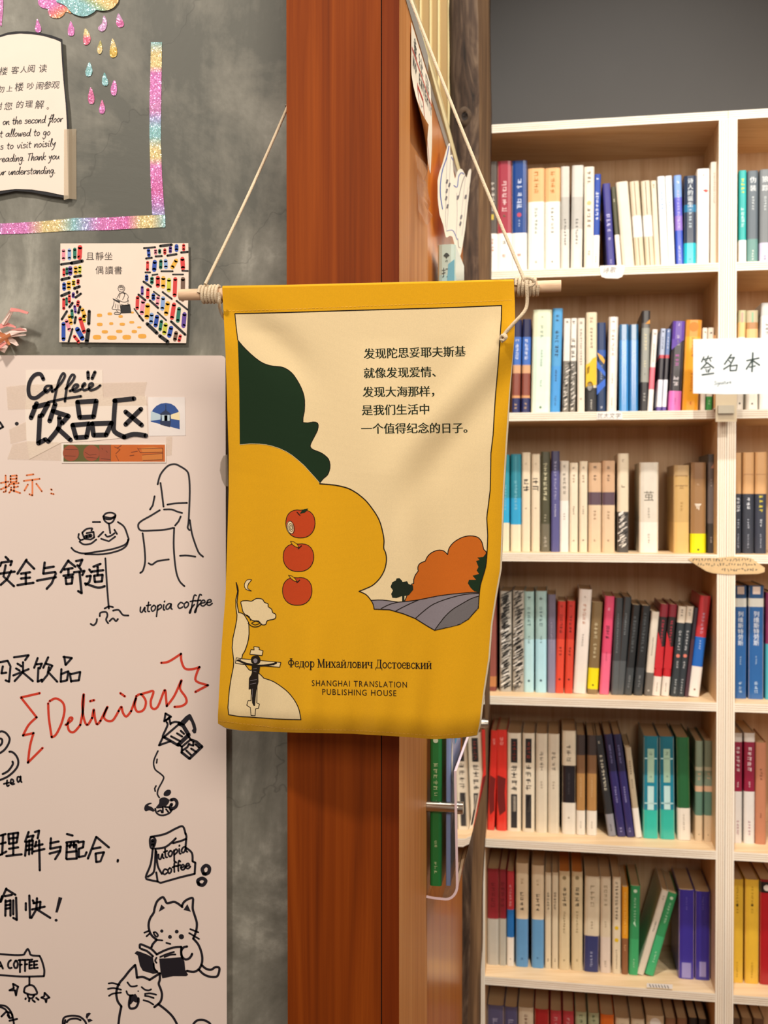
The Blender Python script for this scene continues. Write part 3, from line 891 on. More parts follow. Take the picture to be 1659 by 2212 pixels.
# chair and table
draw(t2, 3.4, '''~1130,950 1150,880 1200,820 1250,805 1290,820 1340,855 1355,900 1360,1000 1355,1150 1350,1230 1345,1260 1358,1278;1150,940 1160,1010 1172,1110;1108,1035 1095,1100 1075,1130;~1200,1095 1240,1088 1280,1085 1340,1083;~1175,1130 1230,1130 1270,1145 1305,1155;
~1145,1135 1080,1175 1010,1215 990,1245 1010,1280 1100,1280 1180,1275 1240,1262;1295,1180 1280,1215 1255,1245;~1022,1300 1035,1400 1040,1500 1025,1565 1005,1585;~1248,1262 1245,1400 1260,1560 1285,1640 1322,1680;~1360,1205 1375,1300 1400,1380 1425,1440 1455,1468;~1065,1515 1090,1525 1130,1500 1210,1488;~1290,1462 1340,1460 1400,1468;
~845,1220 890,1255 915,1320 920,1350 890,1385 800,1415 680,1435 600,1445 540,1430 512,1405;~918,1345 905,1390 850,1425 740,1450 610,1450;665,1220 718,1220;~740,1180 760,1158 800,1153 828,1170 800,1190 760,1185 740,1180;~740,1180 750,1210 780,1230 810,1215 828,1175;~745,1195 785,1200 825,1185;780,1230 790,1300;705,1325 740,1290;~755,1310 770,1325 800,1315 820,1300;725,1340 780,1358 825,1325;820,1275 838,1305;
590,1300 605,1340 650,1345 675,1330 670,1290 620,1300;~590,1295 620,1270 660,1265 655,1280;565,1305 560,1330 575,1350 595,1345;~570,1360 600,1380 650,1375 690,1345;~755,1480 762,1600 770,1720 780,1840;~750,1840 780,1825 810,1830;~715,1895 720,1870 760,1865 770,1890 760,1920 775,1945;~810,1855 850,1850 880,1885 920,1890;~785,1930 810,1910 830,1930 845,1915;~650,1950 670,1960 690,1940 695,1915''')
draw(t2, 7, '615,1325 650,1318')
def pen(t, txt, xa, ya, xb, yb, h, w, mat=BLUEBLACK):
    a, b = t([(xa, ya), (xb, yb)])
    for f in pen2d(txt, *a, *b, h, w):
        mb.face([mw(*p) for p in f], mat)
pen(t2, 'utopia coffee', 1000, 1868, 1520, 1815, 12.5, 3.4)
# middle part
draw(t3, 4.2, '''0,300 55,290 75,330 65,440 40,430;20,330 10,380 45,375;100,265 205,250 180,285;125,310 155,330;115,345 140,360;95,395 205,350;165,300 165,370 105,435;165,375 235,435;270,270 245,340;262,315 300,310 285,345;275,340 270,440 300,425;345,265 310,340;330,310 375,325 355,360;350,335 340,390 300,440;345,370 410,440;460,260 470,320 515,270 455,262;440,350 435,440;440,385 490,365 480,430 435,440;500,380 510,440;510,385 575,370 565,430 510,435''')
draw(t3, 4.4, '''~345,595 350,700 370,835;~355,580 400,560 450,590 462,650 440,740 400,820 370,838;~470,750 510,720 518,700 500,700 485,740 495,790 530,800 575,750;~575,750 595,640 600,530 590,600 600,700 625,750 660,700;~660,700 672,640 680,700 695,745 720,720;645,580 675,572;~720,720 770,620 745,690 770,720 810,715 850,650;~850,650 870,620 880,660 905,690 940,650;862,522 895,545;
~940,650 975,555 965,610 985,655 1030,640 1045,580 1010,530 975,545;~1010,530 1060,515 1100,510 1080,580 1090,630 1130,620 1180,500 1190,560 1195,615;~1195,615 1250,540 1300,430 1290,490 1330,550 1335,590 1300,615 1250,620;285,522 150,553 262,695;~262,695 205,750 165,825;165,825 240,808;~240,808 215,900 200,1020;200,1020 305,915;~1155,305 1210,295 1297,240;~1297,240 1300,290 1325,345 1380,350 1430,335;~1430,335 1410,380 1405,435 1490,465;1490,465 1400,513''', RED)
draw(t7, 4, '~-80,470 0,420 60,415 130,450 190,520 215,590 190,690 130,790 60,860 -60,930;~-60,600 0,575 40,590 50,640 30,700 -40,760;~210,870 270,875 340,930 390,1010 410,1100 390,1200 310,1310 180,1420 60,1480 -80,1530;~280,1090 290,1140 240,1230 170,1310 60,1370')
draw(t7, 3.4, '85,1590 200,1560;~160,1510 150,1600 170,1640 200,1620;~235,1580 300,1550 290,1500 250,1490 240,1560 270,1600 320,1590;~450,1440 400,1430 385,1500 410,1550 450,1500 460,1420 465,1520 485,1550')
# tilted coffee pot
draw(t6, 4, '490,180 590,240 465,325 490,180;500,310 560,250;560,270 580,380;~510,340 525,400 440,590 455,620;~590,360 660,335 745,345;745,370 470,605;590,600 760,690;700,545 795,605;770,500 830,555;440,620 370,765 580,690;920,610 950,660 790,790;760,770 790,800 785,890;800,860 890,800 920,740 960,760 1000,770 1000,700;1040,745 1105,805;960,825 1050,885;870,860 955,940')
draw(t6, 5.2, '470,620 720,765;785,895 930,1010 1160,790 1060,700 960,665')
draw(t6, 7.5, '745,370 810,400 915,575 725,755')
blob(t6, '745,350 860,230 930,185 960,205 1000,290 1040,380 1060,470 1050,540 1010,550 970,500 995,460 960,340 925,295 830,400 790,400')
draw(t6, 3, '~350,870 290,1000 270,1100 300,1210 400,1290 455,1350 430,1430 360,1560 340,1660 375,1725;335,1020 325,1090;315,1510 290,1560 300,1610')
blob(t6, '460,1690 455,1650 480,1610 530,1580 580,1590 590,1640 550,1690 500,1700;380,1750 470,1720 560,1770 530,1850 450,1910 310,1920 370,1830;100,1900 130,1850 200,1820 240,1832 170,1870 240,1900 290,1960 260,1985 190,1960 130,1980 100,1950', 3)
draw(t6, 6, '~590,1770 660,1760 700,1820 680,1890 620,1930 580,1900 600,1850')
draw(t6, 3.4, '~300,1930 320,2000 380,2045 460,2050 560,2010 610,1950;~350,1980 400,1960 420,2000;440,1900 440,2000;500,1940 540,1990;560,1920 580,1960;480,1900 560,1900')
# lower part
draw(t4, 4.4, '''5,215 40,205;5,275 40,265;22,210 15,350;0,355 45,330;60,205 130,195 120,265 65,275 60,205;65,238 125,230;95,200 95,350;65,310 130,300;45,362 155,350;205,190 180,260;200,225 240,215 225,250;190,260 180,360;190,260 235,250 230,345;190,290 232,282;190,320 232,312;210,250 208,350;250,190 280,180 270,235;260,260 250,295;250,290 305,278;240,330 318,312;280,250 285,465;
365,235 360,310 435,295 430,330 395,385;360,270 420,258;355,345 430,325;480,205 520,215;475,265 560,255;480,270 475,380;480,290 545,280 550,380 478,385;510,265 500,300;530,265 530,300;478,335 548,328;560,265 600,258 595,300 565,310 565,370 610,360 620,335;690,225 630,380;690,225 780,300;665,310 720,300;685,345 745,335 720,400 690,405 685,345;845,390 843,402;
0,690 15,650;45,595 5,690;45,600 110,640;35,650 85,640;40,680 38,790;40,690 75,680 75,790;42,715 72,710;42,740 72,735;95,680 95,780;115,660 120,820 95,805;210,645 215,805;185,700 185,750;235,680 245,700;240,700 290,690 285,740;230,745 320,725;265,665 260,745 225,805;265,745 360,805''')
blob(t4, '420,655 447,662 413,768 396,766'); dot(t4, 402, 822, 11)
draw(t4, 4, '''~1080,225 1180,205 1260,165 1310,150 1330,205;~1095,222 1115,250 1100,300 1080,300 1075,240 1095,222;~1110,310 1180,300 1230,265 1260,235;~1240,270 1330,240 1330,200;~1095,310 1080,420 1045,515 1080,535 1130,545;~1115,320 1110,420 1100,480 1060,510;~1120,330 1130,430 1160,490;1335,240 1330,295;~1330,300 1375,340 1380,400;1380,400 1400,410 1395,490;1395,490 1290,515 1150,555 1130,545 1120,480''')
draw(t4, 6.6, '1095,250 1095,285;~1460,490 1450,455 1475,430 1500,445 1495,480 1470,492;~1420,555 1420,535 1450,522 1475,540 1455,570 1425,565')
pen(t4, 'utopia', 1135, 388, 1345, 332, 12, 4); pen(t4, 'coƒƒee', 1165, 498, 1365, 448, 11, 4)
draw(tb, 3.8, '''~-90,575 0,580 200,595 320,590 345,560 380,510 405,545 430,595 545,605;~545,605 580,680 610,800 605,885;~-90,868 0,870 300,890 605,885;405,900 405,1000;~330,1100 345,1040 400,1010 460,1020 500,1080 505,1130 420,1140 335,1110;~380,1140 395,1180 440,1190 470,1150;355,1190 350,1200;405,1190 400,1230;450,1215 480,1240;500,1185 530,1210;180,990 250,1030 235,1070 220,1150 205,1080 130,1080 190,1050 180,990;615,1115 680,1180 645,1195 635,1245 620,1200 570,1180 610,1160 615,1115;
0,690 40,780;0,750 25,745;~150,665 120,690 110,740 130,775 160,770;~215,670 190,720 205,770 235,765 245,710 225,670;275,660 275,830;255,665 320,660;275,730 300,725;345,660 345,815;325,662 390,658;345,725 375,720;405,690 405,780 445,775;400,662 445,655;405,690 445,685;405,735 440,730;470,680 470,775 520,770;470,680 515,675;470,730 510,725;
~-60,1280 0,1285 80,1300 140,1360 170,1430 185,1500 200,1600;~-60,1300 0,1310 70,1340 110,1400 130,1450;20,1440 90,1370;~110,1380 160,1400 170,1450 130,1460 105,1420;130,1500 235,1475;~865,1600 870,1480 920,1440 1020,1430 1110,1450 1180,1520 1190,1600;~920,1520 960,1480 1050,1470 1110,1490;890,1544 900,1490''')
blob(tb, '1180,1450 1190,1400 1230,1385 1255,1400 1220,1440 1200,1480;1200,1480 1240,1470 1280,1495 1220,1525')
# the two reading cats
draw(t5, 4.4, '''~620,805 640,760 690,705;~690,700 630,650 595,590 580,500 600,410 650,330 665,260 700,170 770,115 800,140 830,195 880,190 930,180 980,200 1045,250;~1040,235 1070,180 1130,140 1190,130 1190,210 1190,280 1220,380 1245,470 1240,560 1220,630 1195,685;~1195,685 1260,760 1300,850 1320,950 1310,1040 1270,1110 1200,1145 1110,1130;~1110,795 1060,810 1030,860 1040,930 1080,970 1130,965 1165,930 1180,895;~1310,1050 1370,1100 1440,1115 1500,1080 1550,1085 1555,1130 1530,1200 1480,1215 1400,1205 1330,1170 1275,1115;
~150,1950 165,1863 180,1740 205,1620;~205,1620 155,1550 135,1450 150,1360 185,1290 250,1215 320,1125 395,1050;395,1050 410,1120 420,1225;~420,1225 500,1215 595,1255;595,1255 735,1165;~735,1165 735,1250 720,1310 750,1390 765,1470 740,1560 660,1630;~715,1590 820,1670 910,1760 970,1863 1000,1950;~1180,1950 1200,1863 1250,1815 1310,1805 1370,1820 1430,1863 1450,1950;~330,1470 310,1580 320,1640 360,1650 410,1630 440,1560 440,1510''')
blob(t5, '755,215 810,265 720,318;1115,210 1165,318 1060,290')
for x, y, r in ((762, 582, 23), (968, 590, 27), (1032, 660, 37), (875, 663, 27), (437, 1410, 11)):
    dot(t5, x, y, r)
draw(t5, 3.4, '''~650,600 680,600 710,640 690,660 660,630 650,600;825,745 880,760;700,705 770,710;522,605 580,580;552,655 590,620;1155,555 1265,600;1140,610 1275,690;~290,1290 330,1340 380,1345 420,1335;~485,1355 530,1390 580,1400 615,1385;~275,1410 290,1450 320,1468 360,1465;
~30,1305 90,1300 180,1325;~20,1380 100,1368 200,1390;~35,1475 90,1445 200,1430;~530,1450 600,1440 685,1460;~530,1475 590,1485 650,1505;~510,1535 580,1555 645,1595;~740,940 830,900 930,870;~800,940 880,910 950,905;~690,950 670,990 690,1020;~650,1030 660,1100 700,1140''')
draw(t5, 4.2, '~460,815 465,765 540,790 620,830 690,900;~480,830 560,860 640,930;~690,905 800,850 920,810 1030,800;~1030,800 1030,900 1045,950')
blob(t5, '385,890 420,855 470,870 560,905 640,945 660,1050 680,1130 740,1160 640,1172 500,1130 460,1060 430,920;725,960 870,955 1045,940 1075,1000 1085,1110 1125,1185 1100,1205 920,1205 770,1235 745,1150;330,1470 400,1445 440,1510 440,1560 410,1570 370,1550 340,1590 312,1600')
board = mb.build('whiteboard_panel')
wbo = empty('whiteboard', wall(100, 1400))
# things glued on it
mb = MB()
slip = M('#efe3d8', .6, var=.03, name='slip_paper')
def bslab(loop, o0, o1, mat):
    mb.slab([wall(x, y, WB + o1) for x, y in loop], [wall(x, y, WB + o0) for x, y in loop], mat)
bslab(t2('180,375 420,345 800,325 1050,315 1060,600 640,640 440,650 210,770 185,600'), .0004, .0006, slip)
bslab(t2('185,130 735,130 740,380 185,390'), .0003, .0005, slip)
heading = mb.build('heading_slip')
mb = MB()
tape_b = clear_tape('#dcc9ae', .22)
for q in ('190,235 1055,215 1035,300 1060,385 520,390 188,412', '45,250 185,235 190,410 55,415', '65,555 185,500 190,630 75,660', '50,770 90,660 200,640 440,650 440,780', '1190,610 1235,605 1230,740 1190,745'):
    pts = t2(q)
    for t_ in tri2d(pts):
        mb.face([mwt(*p) for p in t_], tape_b)
tapes = mb.build('tape'); tapes['label'] = 'yellowed clear tape strips around the heading'
mb = MB()
bslab(t2('1062,325 1325,325 1330,600 1068,603'), .0003, .0005, M('#ece6e4', .5, name='sticker_paper'))
ms = lambda x, y: wall(x, y, WB + .0006); ms2 = lambda x, y: wall(x, y, WB + .0007); ms3 = lambda x, y: wall(x, y, WB + .0008)
sblue = M('#1d4a94', .5, name='sticker_blue'); snavy = M('#14284f', .5, name='sticker_navy'); sbeam = M('#f0e3b8', .5, name='sticker_beam'); slb = M('#b9d0dc', .5, name='sticker_pale_blue')
mb.fill(t2('1080,500 1082,450 1095,415 1120,388 1155,370 1190,366 1225,372 1255,390 1278,420 1286,450 1288,555'), ms, sblue)
mb.fill(t2('1082,425 1150,450 1150,485 1080,495'), ms2, slb); mb.fill(t2('1225,450 1286,430 1288,490 1225,480'), ms2, sbeam)
mb.fill(t2('1145,445 1188,415 1225,445 1222,452 1150,452'), ms3, snavy); mb.fill(t2('1152,452 1222,452 1218,495 1158,495'), ms3, slb); mb.fill(t2('1178,455 1200,455 1200,495 1178,495'), ms3, WHITE)
mb.fill(t2('1145,495 1225,495 1218,540 1150,522'), ms3, snavy)
mb.ink(t2('1188,415 1188,380'), 1.5, ms3, snavy)
mb.ink(t2('1158,452 1158,495'), 1.2, ms3, snavy); mb.ink(t2('1218,452 1218,495'), 1.2, ms3, snavy)
stick = mb.build('lighthouse_sticker'); stick['label'] = 'blue half-round sticker picturing a lighthouse with two light beams'
mb = MB()
bslab(t2('440,655 1190,655 1190,795 440,797'), .0009, .0011, M('#efe6dc', .5, name='strip_border'))
ms4 = lambda x, y: wall(x, y, WB + .0012); ms5 = lambda x, y: wall(x, y, WB + .0014); ms6 = lambda x, y: wall(x, y, WB + .0015)
sg = M('#5c5a28', .5, name='strip_olive'); sr = M('#9a4a2e', .5, name='strip_rust'); so = M('#c8641c', .5, name='strip_orange'); sd = M('#5e2a18', .5, name='strip_lines'); sl = M('#cf7d34', .5, name='strip_light')
mb.fill(t2('455,665 795,665 795,787 455,787'), ms4, sg); mb.fill(t2('795,665 1182,665 1182,787 795,787'), ms4, so)
for cx, r in ((508, 58), (655, 58)):
    mb.fill(t2(' '.join('%f,%f' % (cx + r * math.cos(k * math.pi / 10), 726 + r * math.sin(k * math.pi / 10)) for k in range(20))), ms5, sr)
mb.fill(t2('712,668 792,668 792,785 712,785'), ms5, sr)
mb.fill(t2('1010,690 1100,680 1165,695 1165,720 1020,720'), ms5, sl); mb.fill(t2('1015,740 1165,725 1165,775 1020,780'), ms5, sl)
for st in ('820,680 860,700 830,730', '830,740 850,780', '870,670 840,690', '990,695 1165,690', '1005,722 1165,718', '1020,740 1165,728', '1165,690 1165,775', '1025,778 1160,772', '985,690 1005,722', '470,700 555,700', '465,745 540,748', '610,720 640,740 690,735', '620,755 700,762', '730,690 735,700', '760,710 770,720', '725,765 790,772', '930,745 960,740', '940,720 985,712'):
    mb.ink(t2(st), 1.0, ms6, sd)
strip = mb.build('picture_strip'); strip['label'] = 'narrow printed picture strip, olive at left and orange at right'
mb = MB()
mb.fill(t2('1630,735 1600,745 1580,790 1575,850 1590,920 1610,960 1635,965'), mwt, clear_tape('#a89c8c', .55))
stain = mb.build('glue_mark')
under(wbo, board, heading, tapes, stick, strip, stain)
tag(wbo, 'whiteboard covered with black and red marker drawings, on the concrete wall', 'whiteboard')

# ================================================================== hanging banner
YB_L, YB_R = 1.095, 1.052
Lp = [(622, 480), (660, 482), (700, 484), (760, 487), (830, 489.5), (900, 491.5), (980, 494), (1060, 494), (1200, 490), (1290, 487), (1350, 482), (1420, 477), (1500, 473), (1548, 470.5), (1570, 471)]
Rp = [(607, 1110), (650, 1112), (690, 1112.5), (730, 1111), (770, 1107), (850, 1099.5), (960, 1092), (1060, 1086), (1180, 1082), (1230, 1080), (1280, 1071), (1350, 1060), (1420, 1055), (1500, 1043), (1560, 1036), (1590, 1030)]
Tp = [(480, 622), (620, 619.5), (800, 615), (1000, 610), (1111, 607)]
Bp = [(471, 1563), (490, 1573), (520, 1578), (620, 1582), (760, 1585), (862, 1591), (940, 1597), (990, 1594), (1030, 1588)]
def pw(tab, x):
    if x <= tab[0][0]:
        a, b = tab[0], tab[1]
    elif x >= tab[-1][0]:
        a, b = tab[-2], tab[-1]
    else:
        for a, b in zip(tab, tab[1:]):
            if a[0] <= x <= b[0]:
                break
    return a[1] + (b[1] - a[1]) * (x - a[0]) / (b[0] - a[0])
def st_of(px, py):
    l, r = pw(Lp, py), pw(Rp, py)
    t, b = pw(Tp, px), pw(Bp, px)
    return (px - l) / (r - l), (py - t) / (b - t)
def px_of(s, t):
    px, py = 480 + 630 * s, 615 + 970 * t
    for _ in range(14):
        l, r = pw(Lp, py), pw(Rp, py)
        px = l + (r - l) * s
        a, b = pw(Tp, px), pw(Bp, px)
        py = a + (b - a) * t
    return px, py
def bump1(x, w):
    return math.exp(-(x / w) ** 2)
def depth(s, t):
    y = YB_L + (YB_R - YB_L) * s
    free = min(1, t / .10) ** 1.0
    # diagonal folds from the two upper corners
    a = (s - .02) * .60 - (t - .03) * .97
    y += .0085 * bump1(a, .055) * free * bump1(max(t - .12, 0), .12) * bump1(max(s - .22, 0), .10)
    b = (s - .97) * .62 + (t - .13) * .80
    y += -.0058 * bump1(b, .050) * free * bump1(max(t - .25, 0), .14) * bump1(min(s - .72, 0), .14)
    y += .0045 * bump1(b - .085, .05) * free * bump1(max(t - .3, 0), .16) * bump1(min(s - .70, 0), .14)
    # long soft vertical waves of the hanging cloth
    k = min(1, max(0, (t - .12) / .3))
    y += .0052 * k * math.sin(2 * math.pi * (1.35 * s + .10 * t) + .5)
    y += .0036 * k * math.sin(2 * math.pi * (2.6 * s - .35 * t) + 2.2)
    y += .0020 * max(0, (t - .75) / .25) * math.sin(2 * math.pi * (7.5 * s + .2 * t))
    # right edge and lower corners turn back
    y += .012 * max(0, (s - .90) / .10) ** 2 * k
    y += .006 * max(0, (.06 - s) / .06) ** 2 * k
    y += .010 * max(0, (t - .95) / .05) ** 2
    return y
NS, NT = 96, 144
GR = [[None] * (NS + 1) for _ in range(NT + 1)]
for j in range(NT + 1):
    for i in range(NS + 1):
        s, t = i / NS, j / NT
        GR[j][i] = at(*px_of(s, t), depth(s, t))
GN = [[None] * (NS + 1) for _ in range(NT + 1)]
for j in range(NT + 1):
    for i in range(NS + 1):
        a = GR[j][min(i + 1, NS)] - GR[j][max(i - 1, 0)]
        b = GR[min(j + 1, NT)][i] - GR[max(j - 1, 0)][i]
        GN[j][i] = b.cross(a).normalized()
        if GN[j][i].y > 0:
            GN[j][i] = -GN[j][i]
def bil(A, u, v):
    i = min(max(int(u), 0), NS - 1); j = min(max(int(v), 0), NT - 1)
    fu, fv = u - i, v - j
    return (A[j][i] * (1 - fu) * (1 - fv) + A[j][i + 1] * fu * (1 - fv) + A[j + 1][i] * (1 - fu) * fv + A[j + 1][i + 1] * fu * fv)
yel = cloth('#d7a014', 'yellow_cotton')
cream = cloth('#e2cda2', 'cream_print')
grn = cloth('#152c17', 'green_print'); org = cloth('#c0641a', 'orange_print'); gry = cloth('#837c84', 'grey_print'); gry2 = cloth('#6b676a', 'dark_grey_print')
red_ = cloth('#b8411a', 'apple_print'); ink = cloth('#1c140e', 'black_print'); inkg = cloth('#20291a', 'text_print'); dgr = cloth('#1a2418', 'dark_tree_print'); lining = cloth('#d9cbb0', 'cream_lining'); thread = cloth('#e8b440', 'yellow_thread')
LAY = []                                       # (layer, material, faces in photo pixels)
def pfill(layer, mat, st, sm=0, t=ID):
    lp = t(st, sm, True) if sm else t(st)
    LAY.append((layer, mat, tri2d(lp)))
    return lp
def pline(layer, mat, pts, w):
    LAY.append((layer, mat, stroke2d(pts, w * (1.3 if mat is ink else 1))))
z5 = T(440, 580, 400 / 1659); z7 = T(440, 1060, 420 / 1659); z8 = T(740, 1060, 380 / 1501); z6 = T(740, 580, 460 / 1659)
right = [(1083.5, 660)] + z6('1225,560 1215,700 1190,1000 1172,1300 1155,1440 1153,1560') + z8('1258,0 1240,150 1230,240 1238,380 1230,560 1220,650 1195,740 1175,810 1165,900 1158,1000', 2)
field_b = z8('1158,1000 1075,1095 1000,1140 900,1165 785,1190 740,1165 620,1090 520,1050 400,1015 270,1010', 0)
notch = z8('270,1010 262,970 240,930 200,885 142,858', 3)
hill = z8('142,858 200,835 260,805 320,745 360,670 375,590 368,530 352,490 354,420 340,340 315,255 270,175 200,85 130,25', 4)
hill2 = [(753, 1055), (724.5, 1048), (691, 1045)]
gr_edge = z5('1040,1922 1075,1880 1110,1850 1132,1790 1128,1730 1105,1690 1050,1650 985,1625 957,1600 960,1570 985,1520 1020,1450 1027,1400 1012,1380 980,1375 890,1380 903,1280 905,1180 890,1110 860,1040 810,960 770,920 730,895 690,882 620,875 560,860 500,830 420,765 350,695 305,640', 2)
left_top = [(513, 700), (508.5, 678)]
pan = [(508, 677.5)] + right + field_b[1:] + notch[1:] + hill[1:] + hill2 + gr_edge[1:] + [(508.8, 690)]
LAY.append((1, cream, tri2d(pan)))
gpoly = gr_edge + z5('312,800 320,1100 325,1578 420,1570 500,1572 560,1578 620,1592 680,1612 740,1640 790,1672 840,1712 900,1765 950,1820 1000,1875')
LAY.append((2, grn, tri2d(gpoly)))
pline(3, ink, [(508, 677.5)] + [(1083.5, 660)], 1.8)
pline(3, ink, right, 1.6); pline(3, ink, field_b, 1.6); pline(3, ink, notch, 1.6); pline(3, ink, hill + smooth(hill[-1:] + hill2, 3)[1:], 1.8)
pline(3, ink, gr_edge, 1.3); pline(3, ink, [(513.5, 734), (509.5, 700), (507.5, 677.5)], 1.4)
pline(3, cream, z5('325,1578 420,1570 500,1572 560,1578 620,1592 680,1612 740,1640 790,1672 840,1712 900,1765 950,1820 1000,1875 1040,1922'), .8)
orp = [(0, 0)]
tree = z8('530,940 555,880 590,795', 2) + z8('590,795 606,790 606,760 620,720 645,685', 2) + z8('645,685 642,650 660,620 705,600', 2) + z8('705,600 725,560 760,528 810,508 860,512 897,545', 3) + z8('897,545 905,500 930,460 970,425 1030,395 1090,385 1150,395 1185,430 1200,480 1205,500 1225,520', 3) + z8('1228,600 1219,650 1195,740 1175,810 1165,868 1100,868 950,880 800,905 680,930 600,938')
LAY.append((2, org, tri2d(tree)))
pline(3, ink, tree[:-9], 1.5)
pfill(3, grn, '1227,530 1200,565 1150,570 1170,590 1140,600 1160,650 1145,680 1165,710 1110,725 1140,760 1080,760 1070,790 1095,830 1125,858 1165,866 1175,810 1195,740 1220,648', 0, z8)
pfill(4, dgr, '410,820 425,780 455,765 460,748 485,745 505,765 512,778 550,772 562,795 600,808 602,845 565,890 527,898 527,945 508,945 508,898 460,915 425,912 415,880 430,850', 0, z8)
fld = z8('245,935 340,932 475,950 650,930 800,900 950,880 1100,868 1165,872 1158,1000 1075,1095 1000,1140 900,1165 785,1190 740,1165 620,1090 520,1050 400,1015 270,1010')
LAY.append((2, gry, tri2d(fld)))
pfill(3, gry2, '1160,900 1100,920 1010,970 930,1020 860,1080 790,1188 900,1165 1000,1140 1075,1095 1158,1000', 0, z8)
for st in ('245,935 340,932 475,950', '475,950 400,970 330,1005', '475,950 560,942 650,930 800,900 950,880 1100,868 1165,868', '650,930 540,980 455,1025', '1165,875 1040,885 900,920 780,965 700,1020 620,1090', '1160,900 1100,920 1010,970 930,1020 860,1090 785,1190'):
    pline(4, ink, z8(st, 3), 1.4)
# apples
def apple(cx, cy, rx, ry):
    p = []
    for k in range(28):
        a = 2 * math.pi * k / 28
        x, y = math.cos(a), math.sin(a)
        x *= 1 - .13 * max(0, y) ** 1.5
        f = 1.06 - .06 * abs(math.sin(2 * a)) if True else 1
        q = (abs(math.cos(a)) ** 2.5 + abs(math.sin(a)) ** 2.5) ** (-1 / 2.5)
        yy = y * q * ry
        if y < 0:
            yy += ry * .05 * bump1(x, .25)
        p.append((cx + x * q * rx, cy + yy))
    return p
for cx, cy, rx, ry in ((826, 281, 124, 121), (809, 569, 130, 120), (799, 857, 125, 120)):
    lp = z7(apple(cx, cy, rx, ry))
    LAY.append((1, red_, tri2d(lp)))
    pline(2, ink, lp + lp[:1], 1.2)
pfill(3, grn, '820,197 838,170 860,156 892,151 880,172 862,188', 0, z7)
pline(4, ink, z7('798,183 812,200 822,210'), 1.6)
for st, sm in (('742,432 772,437 800,458 815,487 785,478 760,462', '808,495 822,482 835,470'), ('725,721 755,728 780,748 800,777 770,768 745,748', '796,784 808,775 820,762')):
    pfill(3, yel, st, 0, z7); q = z7(st); pline(4, ink, q + q[:1], 1.0); pline(4, ink, z7(sm), 1.6)
bite = [(740 + 29 * math.cos(a) * 1.0 - 7 * math.sin(a), 313 + 54 * math.sin(a)) for a in [2 * math.pi * k / 16 for k in range(16)]]
LAY.append((3, cream, tri2d(z7([(2 * 740 - x, y) for x, y in bite]))))
for f in (1.0, .62, .34):
    q = z7([(745 - (1 - f) * -3 + (740 - x) * f, 313 + (y - 313) * f) for x, y in bite]); pline(4, ink, q + q[:1], .9)
# moon, cloud tree, white hill, cross
q = pfill(1, cream, '410,760 370,762 348,800 360,840 408,855 375,832 385,790', 2, z7); pline(2, ink, q + q[:1], 1.1)
cl_ = z7('325,985 320,945 370,938 410,942 450,920 500,925 520,952 550,965 552,990 580,1010 590,1040 615,1055 608,1092 545,1108 530,1140 495,1142 470,1112 420,1108 380,1075 340,1040', 3, True)
LAY.append((1, cream, tri2d(cl_))); pline(2, ink, cl_ + cl_[:1], 1.5)
hillw = z7('278,782 296,850 285,950 300,1040', 3) + z7('300,1040 325,1045 350,1065 385,1125', 3) + z7('385,1125 388,1220 375,1300 350,1370 325,1430 385,1525 410,1530 470,1555 515,1600', 2) + z7('515,1600 600,1630 700,1700 760,1765 800,1830 820,1890 830,1952', 3) + z7('600,1945 400,1930 215,1910 208,1850 220,1700 235,1600 255,1500 258,1450 244,1340 250,1260 270,1170 283,1100 285,1060 276,1000 275,930 290,860')
LAY.append((1, cream, tri2d(hillw))); pline(2, ink, hillw + hillw[:1], 1.5)
pline(3, ink, z7('380,1130 420,1160 470,1157 497,1135', 3), 1.4); pline(3, ink, z7('400,1105 390,1075 365,1060', 2), 1.6); pline(3, ink, z7('410,1130 445,1112 480,1128 440,1145 410,1130', 2), 1.2)
for st in ('430,1330 475,1335 475,1355 508,1365 500,1405 395,1395 405,1355 432,1358', '280,1425 660,1465 650,1505 272,1470', '405,1790 380,1790 368,1830 400,1850 405,1915 440,1918 445,1860 470,1855 478,1820 455,1810 460,1560 412,1560'):
    q = pfill(3, cream, st, 0, z7); pline(4, ink, q + q[:1], 1.2)
pfill(5, ink, '405,1440 415,1415 445,1405 475,1412 488,1445 475,1475 440,1482 412,1470', 2, z7)
pfill(6, gry, '425,1440 445,1430 462,1442 455,1465 435,1468', 2, z7)
pline(5, ink, z7('295,1445 350,1470 400,1482 450,1490 520,1490 580,1482 620,1470', 3), 3.2)
pline(5, ink, z7('285,1450 315,1440'), 1.6); pline(5, ink, z7('600,1485 615,1460'), 1.6)
pfill(5, ink, '412,1485 485,1490 478,1540 468,1570 470,1630 452,1700 445,1770 440,1835 428,1835 415,1810 408,1690 385,1695 388,1600 412,1560', 0, z7)
for st in ('425,1520 455,1515', '428,1540 452,1545', '400,1620 455,1610', '398,1650 450,1640', '420,1690 415,1760'):
    pline(6, gry, z7(st), .8)
# the quotation
for txt, x0_, y0_, x1_, y1_ in (('发现陀思妥耶夫斯基', 798, 764, 994, 759), ('就像发现爱情、', 797.5, 806, 945, 803), ('发现大海那样，', 795.5, 847, 942, 845), ('是我们生活中', 793.5, 886, 917, 884), ('一个值得纪念的日子。', 792, 926, 1013, 924)):
    for k, ch in enumerate(txt):
        f_ = k / (len(txt) - 1)
        LAY.append((2, inkg, glyph2d(ch, x0_ + (x1_ - x0_) * f_, y0_ + (y1_ - y0_) * f_, 24.6, rot=-.02, shear=.0, thin_y=-.004, thin_x=-.028)))
